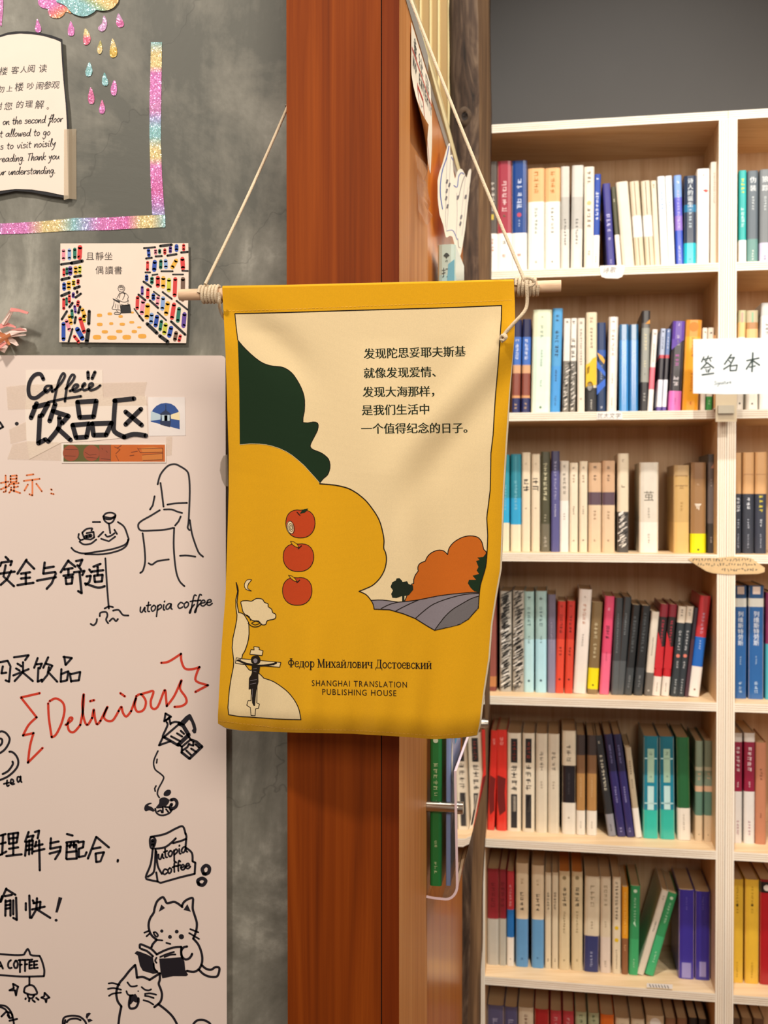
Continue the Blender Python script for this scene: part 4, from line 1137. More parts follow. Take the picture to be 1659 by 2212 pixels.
# serif Cyrillic line: (width, [(stroke width, points)]) in x-height units
k_, n_ = .19, .085
def serif(x, y, w=.36):
    return (n_, '%f,%f %f,%f' % (x - w / 2, y, x + w / 2, y))
def stem(x, y0, y1, w=.36):
    return [(k_, '%f,%f %f,%f' % (x, y0 + .03, x, y1 - .03)), serif(x, y0, w), serif(x, y1, w)]
def ring(cx, cy, rx, ry, w=.14):
    return (w, '~' + ' '.join('%f,%f' % (cx + rx * math.cos(a), cy + ry * math.sin(a)) for a in [2 * math.pi * j / 12 for j in range(13)]))
CY_ = {
 'Ф': (1.45, stem(.7, 0, 1.42, .5) + [ring(.7, .72, .56, .40)]),
 'е': (.95, [(.12, '~.12,.55 .84,.57 .78,.88 .48,.97 .2,.82 .1,.5 .2,.15 .5,.02 .86,.18')]),
 'д': (1.2, [(n_, '~.18,.02 .36,.4 .42,.95'), (k_, '.9,.95 .9,.03'), (n_, '.28,.95 1.02,.95'), (n_, '.05,-.28 .06,.02 1.12,.02 1.13,-.28')]),
 'о': (1.06, [ring(.5, .49, .40, .46)]),
 'р': (1.12, stem(.25, -.45, .97) + [ring(.6, .49, .33, .45, .13)]),
 ' ': (.5, []),
 'М': (1.75, [(n_ * 1.2, '.25,.03 .3,1.38'), (k_, '.32,1.36 .85,.06'), (n_, '.85,.06 1.38,1.36'), (k_, '1.4,1.36 1.45,.03'), serif(.25, 0), serif(1.45, 0), serif(.22, 1.4, .3), serif(1.48, 1.4, .3)]),
 'и': (1.25, stem(.25, 0, .97) + stem(.95, 0, .97) + [(n_, '.3,.15 .9,.82')]),
 'х': (1.1, [(k_, '.2,.93 .85,.04'), (n_, '.85,.93 .2,.04'), serif(.18, .97), serif(.85, .97), serif(.18, 0), serif(.87, 0)]),
 'а': (1.0, [(.13, '~.16,.82 .45,.97 .68,.85 .7,.5 .7,.12 .95,.03'), (.12, '~.7,.58 .3,.48 .12,.22 .3,.02 .55,.08 .7,.28')]),
 'л': (1.2, [(n_, '~.05,.05 .22,.08 .36,.5 .4,.95'), (k_, '.92,.95 .92,.03'), (n_, '.3,.95 1.05,.95'), serif(.92, 0)]),
 'в': (1.0, stem(.22, 0, .97) + [(.11, '~.22,.96 .6,.95 .72,.75 .55,.53 .25,.52'), (.12, '~.25,.52 .65,.5 .82,.27 .62,.03 .22,.02')]),
 'ч': (1.15, [(k_, '.2,.95 .2,.6'), (n_, '~.2,.6 .35,.42 .6,.42 .85,.52')] + stem(.87, 0, .97) + [serif(.2, .97)]),
 'Д': (1.55, [(n_, '~.3,.02 .52,.6 .6,1.38'), (k_, '1.15,1.38 1.15,.03'), (n_, '.42,1.4 1.32,1.4'), (n_, '.08,-.33 .1,.02 1.42,.02 1.44,-.33')]),
 'с': (.95, [(.13, '~.82,.78 .6,.96 .28,.86 .1,.5 .25,.12 .55,.02 .85,.2')]),
 'т': (1.1, stem(.52, 0, .95) + [(n_, '.08,.78 .1,.95 .95,.95 .97,.78')]),
 'к': (1.08, stem(.22, 0, .97) + [(n_, '~.3,.5 .6,.75 .88,.92'), (k_ * .9, '.42,.55 .85,.03'), serif(.9, 0, .25)]),
}
CY_['й'] = (1.25, CY_['и'][1] + [(n_, '~.4,1.32 .6,1.16 .82,1.32')])
def serif_line(txt, x0, y0, x1, y1, xh, mat, layer):
    tot = sum(CY_[c][0] for c in txt)
    k = math.hypot(x1 - x0, y1 - y0) / tot
    cur = 0
    for c in txt:
        adv, sts = CY_[c]
        for w, st in sts:
            sm = st[0] == '~'
            p = parse(st[1:] if sm else st)
            if sm:
                p = smooth(p, 3)
            f = [(x0 + (cur + a) * k, y0 + (y1 - y0) * (cur + a) / tot - b * xh) for a, b in p]
            LAY.append((layer, mat, stroke2d(f, w * xh * 1.08)))
        cur += adv
serif_line('Федор Михайлович Достоевский', 622, 1440.5, 933, 1444.5, 12.6, ink, 2)
def caps_line(txt, x0, x1, yb, slope, size, mat, layer):
    w = [glyph(c)[1] + .13 if c != ' ' else .42 for c in txt]
    k = (x1 - x0) / sum(w)
    cur = 0
    for c, a in zip(txt, w):
        if c != ' ':
            LAY.append((layer, mat, glyph2d(c, x0 + cur * k, yb + slope * (x0 + cur * k - x0), size, center=False, sx=k / size, thin_x=-.002)))
        cur += a
caps_line('SHANGHAI TRANSLATION', 673, 881, 1481.5, .018, 18.3, ink, 2)
caps_line('PUBLISHING HOUSE', 695, 858, 1500.5, .02, 18.3, ink, 2)
# stitching
def stitches(pts, L=5.0, gap=3.6):
    d = 0
    for a, b in zip(pts, pts[1:]):
        n = max(1, int(math.hypot(b[0] - a[0], b[1] - a[1]) / (L + gap)))
        for k in range(n):
            f0, f1 = k / n, (k + L / (L + gap)) / n
            pline(2, thread, [(a[0] + (b[0] - a[0]) * f0, a[1] + (b[1] - a[1]) * f0), (a[0] + (b[0] - a[0]) * f1, a[1] + (b[1] - a[1]) * f1)], 1.3)
stitches([(484, 672), (620, 668), (800, 661), (1000, 653), (1109, 648)])
stitches([(474, 1557), (620, 1574), (760, 1577), (862, 1583), (940, 1589), (1026, 1581)])
# --- put the print on the cloth
bm = bmesh.new()
matlist = [yel, lining]
for lay, mat, faces in LAY:
    if mat not in matlist:
        matlist.append(mat)
    mi = matlist.index(mat)
    for f in faces:
        uv = [st_of(*p) for p in f]
        try:
            fc = bm.faces.new([bm.verts.new((min(max(a, 0), 1) * NS, min(max(b, 0), 1) * NT, lay)) for a, b in uv])
            fc.material_index = mi
        except ValueError:
            pass
def cut(axis, lo, hi):
    if hi - lo < 2:
        return
    for k in range(lo + 1, hi):
        co = (k, 0, 0) if axis == 0 else (0, k, 0)
        no = (1, 0, 0) if axis == 0 else (0, 1, 0)
        fs = [f for f in bm.faces if min(v.co[axis] for v in f.verts) < k - 1e-6 and max(v.co[axis] for v in f.verts) > k + 1e-6]
        if not fs:
            continue
        es = set(); vs = set()
        for f in fs:
            es.update(f.edges); vs.update(f.verts)
        bmesh.ops.bisect_plane(bm, geom=fs + list(es) + list(vs), dist=1e-6, plane_co=co, plane_no=no)
cut(0, 0, NS); cut(1, 0, NT)
mb = MB(); mb.mats = matlist
nor = []
b0 = 0
for j in range(NT + 1):
    for i in range(NS + 1):
        mb.v.append(GR[j][i]); nor.append(GN[j][i])
for j in range(NT):
    for i in range(NS):
        a = j * (NS + 1) + i
        mb.f.append((a, a + NS + 1, a + NS + 2, a + 1)); mb.m.append(0); mb.sm.append(True)
b1 = len(mb.v)                                  # back of the cloth, cream
for j in range(NT + 1):
    for i in range(NS + 1):
        e = .0011
        mb.v.append(GR[j][i] - GN[j][i] * e); nor.append(-GN[j][i])
for j in range(NT):
    for i in range(NS):
        a = b1 + j * (NS + 1) + i
        mb.f.append((a, a + 1, a + NS + 2, a + NS + 1)); mb.m.append(1); mb.sm.append(True)
for k, v in [(mb, 0)]:
    ring_ = [(0, i) for i in range(NS)] + [(j, NS) for j in range(NT)] + [(NT, i) for i in range(NS, 0, -1)] + [(j, 0) for j in range(NT, 0, -1)]
    for (ja, ia), (jb, ib) in zip(ring_, ring_[1:] + ring_[:1]):
        a, c = ja * (NS + 1) + ia, jb * (NS + 1) + ib
        mb.f.append((a, b1 + a, b1 + c, c)); mb.m.append(0); mb.sm.append(False)
bm.verts.index_update()
b2 = len(mb.v)
for v in bm.verts:
    n = bil(GN, v.co.x, v.co.y).normalized()
    mb.v.append(bil(GR, v.co.x, v.co.y) + n * (.00016 + .00010 * v.co.z)); nor.append(n)
for f in bm.faces:
    ids = [v.index for v in f.verts]
    p = [mb.v[b2 + i] for i in ids]
    if (p[1] - p[0]).cross(p[-1] - p[0]).dot(nor[b2 + ids[0]]) < 0:
        ids.reverse()
    mb.f.append(tuple(b2 + i for i in ids)); mb.m.append(f.material_index); mb.sm.append(True)
bm.free()
# rod sleeve round the dowel and the hem showing its cream inside along the right edge
DY = .0088
rodL, rodR = at(388, 637, YB_L + .0095 + .004), at(1212, 618, YB_R + .0095 - .004)
def on_rod(px):
    f = (px - 388) / (1212 - 388)
    return rodL.lerp(rodR, f)
rows = []
for k in range(0, 13):
    a = math.pi * (.0 + k / 12 * 1.35)
    rows.append([])
    for i in range(NS + 1):
        top = GR[0][i]
        px = px_of(i / NS, 0)[0]
        c = on_rod(px)
        r = c.y - top.y
        rows[-1].append(Vector((top.x, c.y - r * math.cos(a), top.z + .0035 * math.sin(min(a, math.pi)) - (0 if a < math.pi else r * 1.6 * math.sin(a - math.pi)))))
rows.append([Vector((p.x, p.y, p.z - .018)) for p in rows[-1]])
n0 = len(mb.v)
mb.grid(rows, yel)
while len(nor) < len(mb.v):
    nor.append(Vector((0, 0, 0)))
hem = []
for j in range(8, NT + 1):
    p = GR[j][NS]
    w = .0022 * min(1, (j - 8) / 40) * (1.0 if j < NT - 1 else .6)
    hem.append([p - GN[j][NS] * .0004, p + Vector((w * .6, .0006, 0)), p + Vector((w, .0025, 0)), p + Vector((w * .4, .0045, 0))])
mb.grid(hem, lining)
while len(nor) < len(mb.v):
    nor.append(Vector((0, 0, 0)))
hem = []
for i in range(0, NS + 1):
    p = GR[NT][i]
    s_ = i / NS
    w = .0016 * max(0, 1 - s_ / .22) * min(1, .25 + s_ / .03) + .0012 * max(0, (s_ - .86) / .14)
    hem.append([p - GN[NT][i] * .0004, p + Vector((0, .0008, -w * .7)), p + Vector((0, .0026, -w)), p + Vector((0, .005, -w * .3))])
mb.grid(hem, lining)
while len(nor) < len(mb.v):
    nor.append(Vector((0, 0, 0)))
cl_o = mb.build('cloth')
cl_o.data.normals_split_custom_set_from_vertices([tuple(n) for n in nor])
# dowel
mb = MB()
dow = wood('pale_dowel', '#c9a585', '#dcbc9c', '#e8cfb4', stretch=(3, 60, 60), rough=.6, coat=0)
dd = (rodR - rodL)
mb.tube([rodL + dd * (i / 8) for i in range(9)], .0061, dow, 16)
dw = mb.build('dowel')
# cord
cord = M('#dac8ac', .9, var=.2, scale=900, bump=.6, name='cotton_cord')
mb = MB()
CR = .0018
dn = dd.normalized()
def coil(px_c, turns, pitch, r=.0085):
    c = on_rod(px_c)
    a1 = dn.cross(ZV).normalized(); a2 = ZV
    pts = []
    for k in range(turns * 14 + 1):
        a = 2 * math.pi * k / 14
        pts.append(c + dn * (pitch * (k / 14 - turns / 2)) + (a1 * math.cos(a) + a2 * math.sin(a)) * r)
    return pts
nailL = at(626, 226, 1.22); nailL.x = x0 - .0032
kl = coil(459, 6, .0037)
wL = MB(); wL.tube(kl, CR, cord, 8)
p0 = kl[30] + Vector((-.001, -.004, .002))
mb.tube([p0 + (nailL - p0) * (i / 12) + Vector((0, 0, -.004 * math.sin(math.pi * i / 12))) for i in range(13)], CR * .95, cord, 8)
tail = [at(474, 640, 1.086), at(473, 652, 1.088), at(475, 668, 1.10), at(481, 682, 1.108), at(487, 692, 1.112)]
mb.tube([Vector(p) for p in smooth([tuple(p) for p in tail], 4)], CR * .9, cord, 8)
kr = coil(1141, 6, .0038)
wR = MB(); wR.tube(kr, CR, cord, 8)
nailR = at(846, -108, 1.152)
p0 = at(1133, 606, 1.036)
mb.tube([p0 + (nailR - p0) * (i / 14) + Vector((0, 0, -.005 * math.sin(math.pi * i / 14))) for i in range(15)], CR, cord, 8)
mb.tube([Vector(p) for p in smooth([tuple(at(*q)) for q in ((1133, 606, 1.036), (1137, 600, 1.034), (1150, 603, 1.034), (1154, 612, 1.036), (1143, 618, 1.034), (1134, 612, 1.034))], 3)], CR, cord, 8)
mb.tube([Vector(p) for p in smooth([tuple(at(*q)) for q in ((1137, 606, 1.033), (1138, 622, 1.032), (1139, 645, 1.036), (1137, 664, 1.037), (1128, 679, 1.034), (1115, 693, 1.034), (1103, 706, 1.036), (1092, 719, 1.039), (1085, 731, 1.043))], 4)], CR, cord, 8)
rndk = [(1083, 726, 1.042), (1090, 722, 1.038), (1094, 728, 1.037), (1088, 735, 1.038), (1081, 732, 1.041), (1085, 724, 1.037), (1092, 730, 1.036), (1084, 738, 1.041)]
mb.tube([Vector(p) for p in smooth([tuple(at(*q)) for q in rndk], 3)], CR * .8, cord, 8)
co = mb.build('cord')
wL.build('cord_wrap', co); wR.build('cord_wrap', co)
ban = empty('hanging_banner', Vector(((rodL.x + rodR.x) / 2, 1.08, rodL.z)))
under(ban, cl_o, dw, co)
tag(ban, 'yellow cotton banner with printed landscape hanging on a corded wooden dowel', 'banner')
mb = MB()
steel = M('#a8a29a', .3, metal=1.0, name='steel')
mb.tube([nailL + Vector((-.004, 0, -.001)), Vector((x0 + .004, nailL.y, nailL.z))], .0015, steel, 8)
tag(mb.build('nail'), 'nail in the left side of the column holding the left cord', 'nail')
mb = MB()
mb.tube([nailR + Vector((0, -.004, .001)), nailR + Vector((0, .012, .0))], .0015, steel, 8)
tag(mb.build('nail'), 'nail in the front of the column above the frame holding the right cord', 'nail')

# ================================================================== things on the door
doorp = Plane(dfr(0, .3, CAMZ), U * 1.0)      # face of the leaf, seen very obliquely
def dhit(px, py, o=0.0):                       # point of the plane parallel to the leaf at offset o
    return hit(px, py, DC + U * o + ZV * CAMZ, -U)
def dt(px, o=0.0):
    return (dhit(px, 1075, o) - DC).dot(D)
# notice: its near edge curls away from the door
z3 = T(870, 40, 160 / 907)
npaper = M('#f3ecdc', .7, var=.03, name='door_notice_paper')
tn0, tn1 = dt(890.5, .003), dt(930.5, .003)
near = [(123, 888.8), (160, 889.5), (199, 892), (245, 896.5), (290, 903.5), (329, 913), (358, 923), (374, 929)]
def notice_pt(a, b, lift=0.0):
    """a along the width (0 near edge), b down the sheet"""
    zt = dhit(891, 49, .003).z; zb = dhit(930.5, 374, .003).z
    z = zt + (zb - zt) * b
    y_im = CY - F * math.tan(math.atan2(z - CAMZ, 1.27) + PITCH)
    yy = 49 + (374 - 49) * b
    pxn = pw([(y, x) for y, x in near], yy) if yy > 123 else 888.8 + (123 - yy) * .025
    o_n = max(.002, (pxn - 889.2) / F * 1.27 * 1.0)
    o = .002 + (o_n - .002) * (1 - a) ** 1.5 + .0025 * a * math.sin(3 * b)
    return dfr(o + lift, tn0 + (tn1 - tn0) * a, z)
mb = MB()
na, nb = 8, 18
g1 = [[notice_pt(i / na, j / nb) for i in range(na + 1)] for j in range(nb + 1)]
g0 = [[p - U * .0004 for p in r] for r in g1]
mb.grid(g1, npaper); mb.grid(g0, npaper)
for L_, q in ((g1, g0),):
    for e, f in (([r[0] for r in g1], [r[0] for r in g0]), ([r[-1] for r in g1], [r[-1] for r in g0]), (g1[0], g0[0]), (g1[-1], g0[-1])):
        mb.grid([e, f], npaper, False)
dred = M('#c8382a', .5, name='notice_red')
def nin(st, w, mat, sm=0):
    p = [(x / 100, y / 100) for x, y in parse(st)]
    if sm:
        p = smooth(p, 4)
    q = []
    for a, b in zip(p, p[1:]):
        k = max(1, int(max(abs(a[0] - b[0]), abs(a[1] - b[1])) * 14))
        q += [(a[0] + (b[0] - a[0]) * i / k, a[1] + (b[1] - a[1]) * i / k) for i in range(k)]
    q.append(p[-1])
    asp = (tn1 - tn0) / .165
    for f in stroke2d([(x * asp, y) for x, y in q], w):
        mb.face([notice_pt(min(max(x / asp, .001), 1), min(max(y, 0.001), 1), .0004) for x, y in f], mat)
nin('0,24 30,24 60,24 100,25', .022, dred)
for i, ch in enumerate('NO ENTERTY'):
    st = {'N': ['0,10 0,0 5,10 5,0'], 'O': ['2.5,0 0,5 2.5,10 5,5 2.5,0'], 'E': ['5,0 0,0 0,10 5,10', '0,5 4,5'], 'T': ['0,0 6,0', '3,0 3,10'], 'R': ['0,10 0,0 5,2 0,5 5,10'], 'Y': ['0,0 3,5 6,0', '3,5 3,10']}.get(ch, [])
    for s_ in st:
        nin(' '.join('%f,%f' % (6 + i * 9.4 + x, 28.5 + y * .95) for x, y in parse(s_)), .016, BLACK)
for st in ('12,8 20,8', '16,5 16,11', '10,12 22,12', '12,14 20,14 20,18 12,18 12,14', '16,12 16,21', '9,21 23,21', '38,6 34,10 40,12 35,17 41,19', '46,6 52,11', '44,13 52,13', '48,13 44,20 54,19', '70,7 70,20', '70,7 86,7 86,20 70,20', '74,12 82,12', '74,16 82,16'):
    nin(st, .014, BLACK)
for st in ('26,44 27,60 34,76', '52,45 58,62 66,75', '62,72 80,88 88,100'):
    nin(st, .022, dred, 1)
nin('27,46 38,46 50,46', .03, dred)
for st in ('36,55 42,58 46,55', '40,64 44,66 48,63', '50,70 58,80 64,100', '58,66 60,72'):
    nin(st, .012, BLACK, 1)
nin('56,78 62,90 70,99', .035, M('#5c5c60', .6, name='grey_marker'), 1)
o = mb.build('door_notice')
rebase(o, notice_pt(.5, 0))
tag(o, 'curling no-entry paper notice drawn in black and red on the door', 'notice')
# crumpled clear wrap under the notice
mb = MB()
random.seed(5)
film = clear_tape('#d9b49a', .28)
a0, b0_ = dt(895, .004), dt(930, .004)
pts = []
for j in range(7):
    r = []
    for i in range(5):
        t_ = a0 + .02 + (b0_ - a0) * .6 * i / 4 + random.uniform(-.006, .006)
        zz = dhit(915, 352, .01).z - .009 * j
        r.append(dfr(.002 + abs(random.gauss(0, .006)) * (0.4 + .2 * i), t_ + .004 * j, zz + random.uniform(-.006, .006)))
    pts.append(r)
mb.grid(pts, film, False)
o = mb.build('plastic_wrap')
tag(o, 'crumpled scrap of clear plastic hanging under the no-entry notice', 'plastic scrap')
# cut-out drawing, standing a little off the door
zc = T(820, 0, 300 / 1037)
A_ = dhit(945, 1075, .004); B_ = dfr(.030, .84, CAMZ)
cn = (B_ - A_).cross(ZV).normalized()
if cn.dot(A_ - CAM) > 0:
    cn = -cn
cpl = Plane(A_, cn)
ol = zc('433,1350 445,1290 470,1220 495,1130 510,1082 522,1068 528,1085 527,1158 545,1156 546,1230 562,1335 578,1285 598,1262 618,1266 636,1300 650,1325 662,1280 676,1262 684,1280 668,1420 672,1402 655,1560 640,1700 625,1800 608,1895 592,1908 560,1830 545,1770 520,1762 495,1772 475,1680 448,1600 434,1480', 2)
mb = MB()
mb.slab([cpl(x, y, .0006) for x, y in ol], [cpl(x, y) for x, y in ol], npaper)
mc = lambda x, y: cpl(x, y, .0008)
cblue = M('#2f5fb8', .5, name='cutout_blue'); cgrey = M('#77757c', .5, name='cutout_grey'); clgrey = M('#b4b0b4', .6, name='cutout_pale_line')
for st, w, m_ in (('518,1090 500,1180 470,1270 455,1370 455,1460 470,1560', 2.0, cblue), ('535,1170 548,1195', 1.6, cblue), ('555,1385 580,1395 590,1320 610,1290 630,1300', 1.8, cblue), ('590,1480 605,1410 625,1340 640,1310', 1.4, cgrey), ('505,1150 500,1300 495,1500 492,1700', .8, clgrey), ('530,1180 520,1400 510,1600 500,1720', .8, clgrey), ('575,1440 580,1600 570,1780', .8, clgrey), ('660,1400 640,1560 615,1760', .8, clgrey), ('640,1330 622,1500 600,1700', .8, clgrey), ('500,1725 540,1718 560,1740 580,1790', 1.4, cblue), ('585,1780 590,1840 605,1850', 1.2, cgrey)):
    mb.ink(zc(st, 4), w, mc, m_)
for x, y in ((506, 1345), (524, 1370), (504, 1415), (500, 1470), (510, 1530), (586, 1465), (645, 1460), (612, 1610), (606, 1660)):
    p = zc([(x, y)])[0]
    mb.ink([p, (p[0] - 1.5, p[1] + 6)], 4.2, mc, cgrey)
o = mb.build('paper_cutout')
rebase(o, cpl(950, 430))
tag(o, 'white cut-out paper drawing with blue outlines hanging on the door', 'paper drawing')

# clear book holders with steel stand-offs, and the books in them
acr = acrylic()
acr_e = M('#e6d3dd', .25, var=.03, name='acrylic_cut_edge')
steel_b = M('#b9b2a8', .22, metal=1.0, name='brushed_steel')
def holder(t0, t1, z0, z1, label):
    e = empty('book_holder', dfr(0, t0, z0))
    mb = MB()
    prof = [(.040, z1)] + [(.040 + .003 * k / 6, z1 + (z0 + .022 - z1) * k / 6) for k in range(1, 7)]
    cx_, cz_ = .043 - .016, z0 + .022
    prof += [(cx_ + .016 * math.cos(a), cz_ - .020 * math.sin(a)) for a in [math.pi / 2 * k / 6 for k in range(1, 7)]]
    prof += [(.012, z0 + .0025), (.001, z0 + .004)]
    th = .0034
    outer, inner = [], []
    for i, p in enumerate(prof):
        a, b = prof[max(i - 1, 0)], prof[min(i + 1, len(prof) - 1)]
        d = Vector((b[0] - a[0], b[1] - a[1])).normalized()
        outer.append((p[0] - d.y * th / 2, p[1] + d.x * th / 2)); inner.append((p[0] + d.y * th / 2, p[1] - d.x * th / 2))
    ends = []
    for L_ in (outer, inner):
        mb.grid([[dfr(a, t, z) for a, z in L_] for t in (t0, t1)], acr)
    for t in (t0, t1):
        mb.grid([[dfr(a, t, z) for a, z in outer], [dfr(a, t, z) for a, z in inner]], acr_e, False)
    for k in (0, -1):
        mb.face([dfr(*((outer[k][0], t0, outer[k][1]))), dfr(outer[k][0], t1, outer[k][1]), dfr(inner[k][0], t1, inner[k][1]), dfr(inner[k][0], t0, inner[k][1])], acr_e)
    sh = recalc(mb.build('acrylic_sheet'))
    parts = [sh]
    for t in (t0 + .012, t1 - .012):
        mb = MB()
        zz = z0 + (z1 - z0) * .70
        mb.tube([dfr(-.0058 if t > .26 else .0002, t, zz), dfr(.0385, t, zz)], .0075, steel_b, 16)
        so_ = mb.build('standoff')
        parts.append(so_)
        mb = MB(); mb.tube([dfr(.0425, t, zz), dfr(.050, t, zz)], .0085, steel_b, 16)
        mb.build('cap', so_)
    under(e, *parts)
    return tag(e, label, 'book holder', 'clear book holders on the door')
H1Z0, H1Z1 = dfr(0, 0, 0).z + CAMZ - .462, CAMZ - .320
H1 = (.245, .80)
zlow0 = dhit(990, 1938, .043).z
zlow1 = dhit(978, 1680, .040).z
holder(dt(987, .042), .80, zlow0, zlow1, 'lower clear acrylic book holder on the door, below the banner')
tt = dt(947, .003)
zup0 = dhit(950, 836, .02).z - .006
holder(dt(947, .003) - .006, .80, zup0, zup0 + .165, 'upper clear acrylic book holder on the door, behind the banner')
def band_of(lv, mats):
    pass
def book_mesh(w, dep, H, bands, texts=(), glossy=0.0, pages='#d9c29a', soft=.4):
    """spine faces -b; local a = thickness, b = depth, c = height; returns (cover builder, page builder)"""
    mb = MB()
    def prof(off):
        r = min(w * .22, .004)
        return [(-off, dep), (-off, r), (w * .08 - off * .7, r * .35 - off * .7), (w * .25, -off), (w * .75, -off), (w * .92 + off * .7, r * .35 - off * .7), (w + off, r), (w + off, dep)]
    P_, Q = prof(0), None
    q = .0009 if w > .004 else w * .2
    Q = [(q, dep), (q, .004), (w * .12, .0022), (w * .25, q), (w * .75, q), (w * .88, .0022), (w - q, .004), (w - q, dep)]
    zs = [0.0]
    for h0, h1, c in bands:
        zs.append(h1)
    for (h0, h1, c) in bands:
        mat = c if not isinstance(c, str) else M(c, .5 if glossy < .2 else .3, coat=glossy, var=.08, scale=60, name='cover_' + c.strip('#'))
        mb.grid([[(a, b, H * h) for a, b in P_] for h in (h0, h1)], mat, False)
        mb.grid([[(a, b, H * h) for a, b in Q] for h in (h1, h0)], mat, False)
        for f_ in (lambda: 0,):
            for k in (0, -1):
                mb.face([(P_[k][0], P_[k][1], H * h0), (P_[k][0], P_[k][1], H * h1), (Q[k][0], Q[k][1], H * h1), (Q[k][0], Q[k][1], H * h0)], mat)
        if h0 == 0:
            mb.grid([[(a, b, 0) for a, b in P_], [(a, b, 0) for a, b in Q]], mat, False)
        if abs(h1 - 1) < 1e-6:
            mb.grid([[(a, b, H) for a, b in P_], [(a, b, H) for a, b in Q]], mat, False)
    for tx in texts:
        add_text(mb, w, H, *tx)
    pb = MB()
    pg = M(pages, .85, var=.12, scale=400, name='page_edges')
    pb.box(q + .0002, w - q - .0002, q + .0015, dep - .003, .001, H - .0025, pg)
    return mb, pb
def add_text(mb, w, H, kind, h0, h1, size, color, extra=None):
    """small column of characters on the spine from height fraction h0 down to h1 (1 = top)"""
    mat = M(color, .5, name='spine_print')
    y = -.00025
    size = min(size, w * .82)
    cols = extra if isinstance(extra, (list, tuple)) else None
    if kind == 'chars':
        txt = extra
        n = len(txt)
        step = (h0 - h1) * H / max(n, 1)
        for i, ch in enumerate(txt):
            z = h0 * H - step * (i + .5)
            for t in glyph2d(ch, 0, 0, min(size, step * 1.05)):
                mb.face([(w / 2 + x, y, z - yy) for x, yy in t][::-1], mat)
    elif kind == 'marks':
        step = size * 1.12
        n = max(1, int((h0 - h1) * H / step))
        k = size * .11
        for i in range(n):
            z = h0 * H - step * (i + .5)
            for _ in range(3):
                zz = z + random.uniform(-.42, .42) * size
                x0_, x1_ = w / 2 - size * random.uniform(.2, .48), w / 2 + size * random.uniform(.2, .48)
                mb.face([(x0_, y, zz - k / 2), (x1_, y, zz - k / 2), (x1_, y, zz + k / 2), (x0_, y, zz + k / 2)], mat)
            for _ in range(2):
                xx = w / 2 + random.uniform(-.35, .35) * size
                z0_, z1_ = z - size * random.uniform(.1, .46), z + size * random.uniform(.1, .46)
                mb.face([(xx - k / 2, y, z0_), (xx + k / 2, y, z0_), (xx + k / 2, y, z1_), (xx - k / 2, y, z1_)], mat)
    elif kind == 'line':
        a, b = w * .5 - size / 2, w * .5 + size / 2
        mb.face([(a, y, h1 * H), (b, y, h1 * H), (b, y, h0 * H), (a, y, h0 * H)], mat)
    elif kind == 'disc':
        z = (h0 + h1) / 2 * H
        mb.face([(w / 2 + size / 2 * math.cos(2 * math.pi * k / 14), y, z + size / 2 * math.sin(2 * math.pi * k / 14)) for k in range(14)], mat)
    elif kind == 'waves':
        # black and white brush pattern
        n = int((h0 - h1) * H / .006)
        for i in range(n):
            z = h1 * H + (i + random.random()) * .006
            x = random.uniform(.04, .5) * w
            L_ = random.uniform(.25, .6) * w
            k = random.uniform(.0012, .0034)
            mb.face([(x, y, z), (x + L_, y, z + L_ * .6), (x + L_, y, z + L_ * .6 + k), (x, y, z + k)], mat)
    elif kind == 'poly':
        for lp in extra:
            for t in tri2d(lp):
                mb.face([(x * w, y - .00005 * size, (1 - v) * H) for x, v in t], mat)
def finish_book(e, cov, pag, obi=None):
    for nm, b in (('cover', cov), ('page_block', pag), ('paper_band', obi)):
        if b:
            recalc(b.build(nm, e))
# book in the upper holder (teal spine) and in the lower holder (green spine)
def door_book(tpos, o, w, H, z, bands, texts, label, dep=.145):
    e = empty('book', dfr(o, tpos, z))
    m4 = Matrix((tuple(U) + (0,), tuple(D) + (0,), (0, 0, 1, 0), (0, 0, 0, 1))).transposed()
    e.rotation_euler = m4.to_euler()
    cov, pag = book_mesh(w, dep, H, bands, texts, .3)
    finish_book(e, cov, pag)
    return tag(e, label, 'book', 'books in the door holders')
tb_ = dt(945, .0035)
ztop = dhit(963, 531, .014).z
wT = (982 - 945) / F * 1.16 * (dhit(963, 531, .01).y / 1.16)
door_book(tb_, .0035, wT, ztop - zup0 - .006, zup0 + .005, [(0, .55, '#7fb3bd'), (.55, .8, '#9cc0c0'), (.8, 1, '#a9bdb4')],
          [('chars', .86, .68, .015, '#20282a', '打息'), ('marks', .90, .885, .0045, '#4a5552'), ('poly', .9, .9, 1, '#2a3330', [[(.32, .075), (.42, .060), (.5, .055), (.58, .060), (.68, .075), (.55, .085), (.5, .095), (.45, .085)]]), ('poly', .9, .9, 1, '#5f9fb4', [[(.6, .13), (.95, .1), (.95, .5), (.7, .5), (.5, .3)]])],
          'teal paperback in the upper door holder, its top showing above the banner')
tg = dt(929, .004)
wG = .0158
zg = zlow0 + .0135
Hg = dhit(940, 1590, .012).z - zg
door_book(tg, .004, wG, Hg + .004, zg, [(0, 1, '#1f7a3c')],
          [('marks', .80, .58, .0068, '#b6cf9c'), ('disc', .955, .935, .007, '#cfe0c4'), ('marks', .30, .24, .005, '#b6cf9c'), ('marks', .16, .06, .005, '#b6cf9c'), ('poly', .5, .5, 1, '#d8e4cc', [[(.45, .48), (.55, .44), (.65, .48)]])],
          'green paperback standing in the lower door holder under the banner')
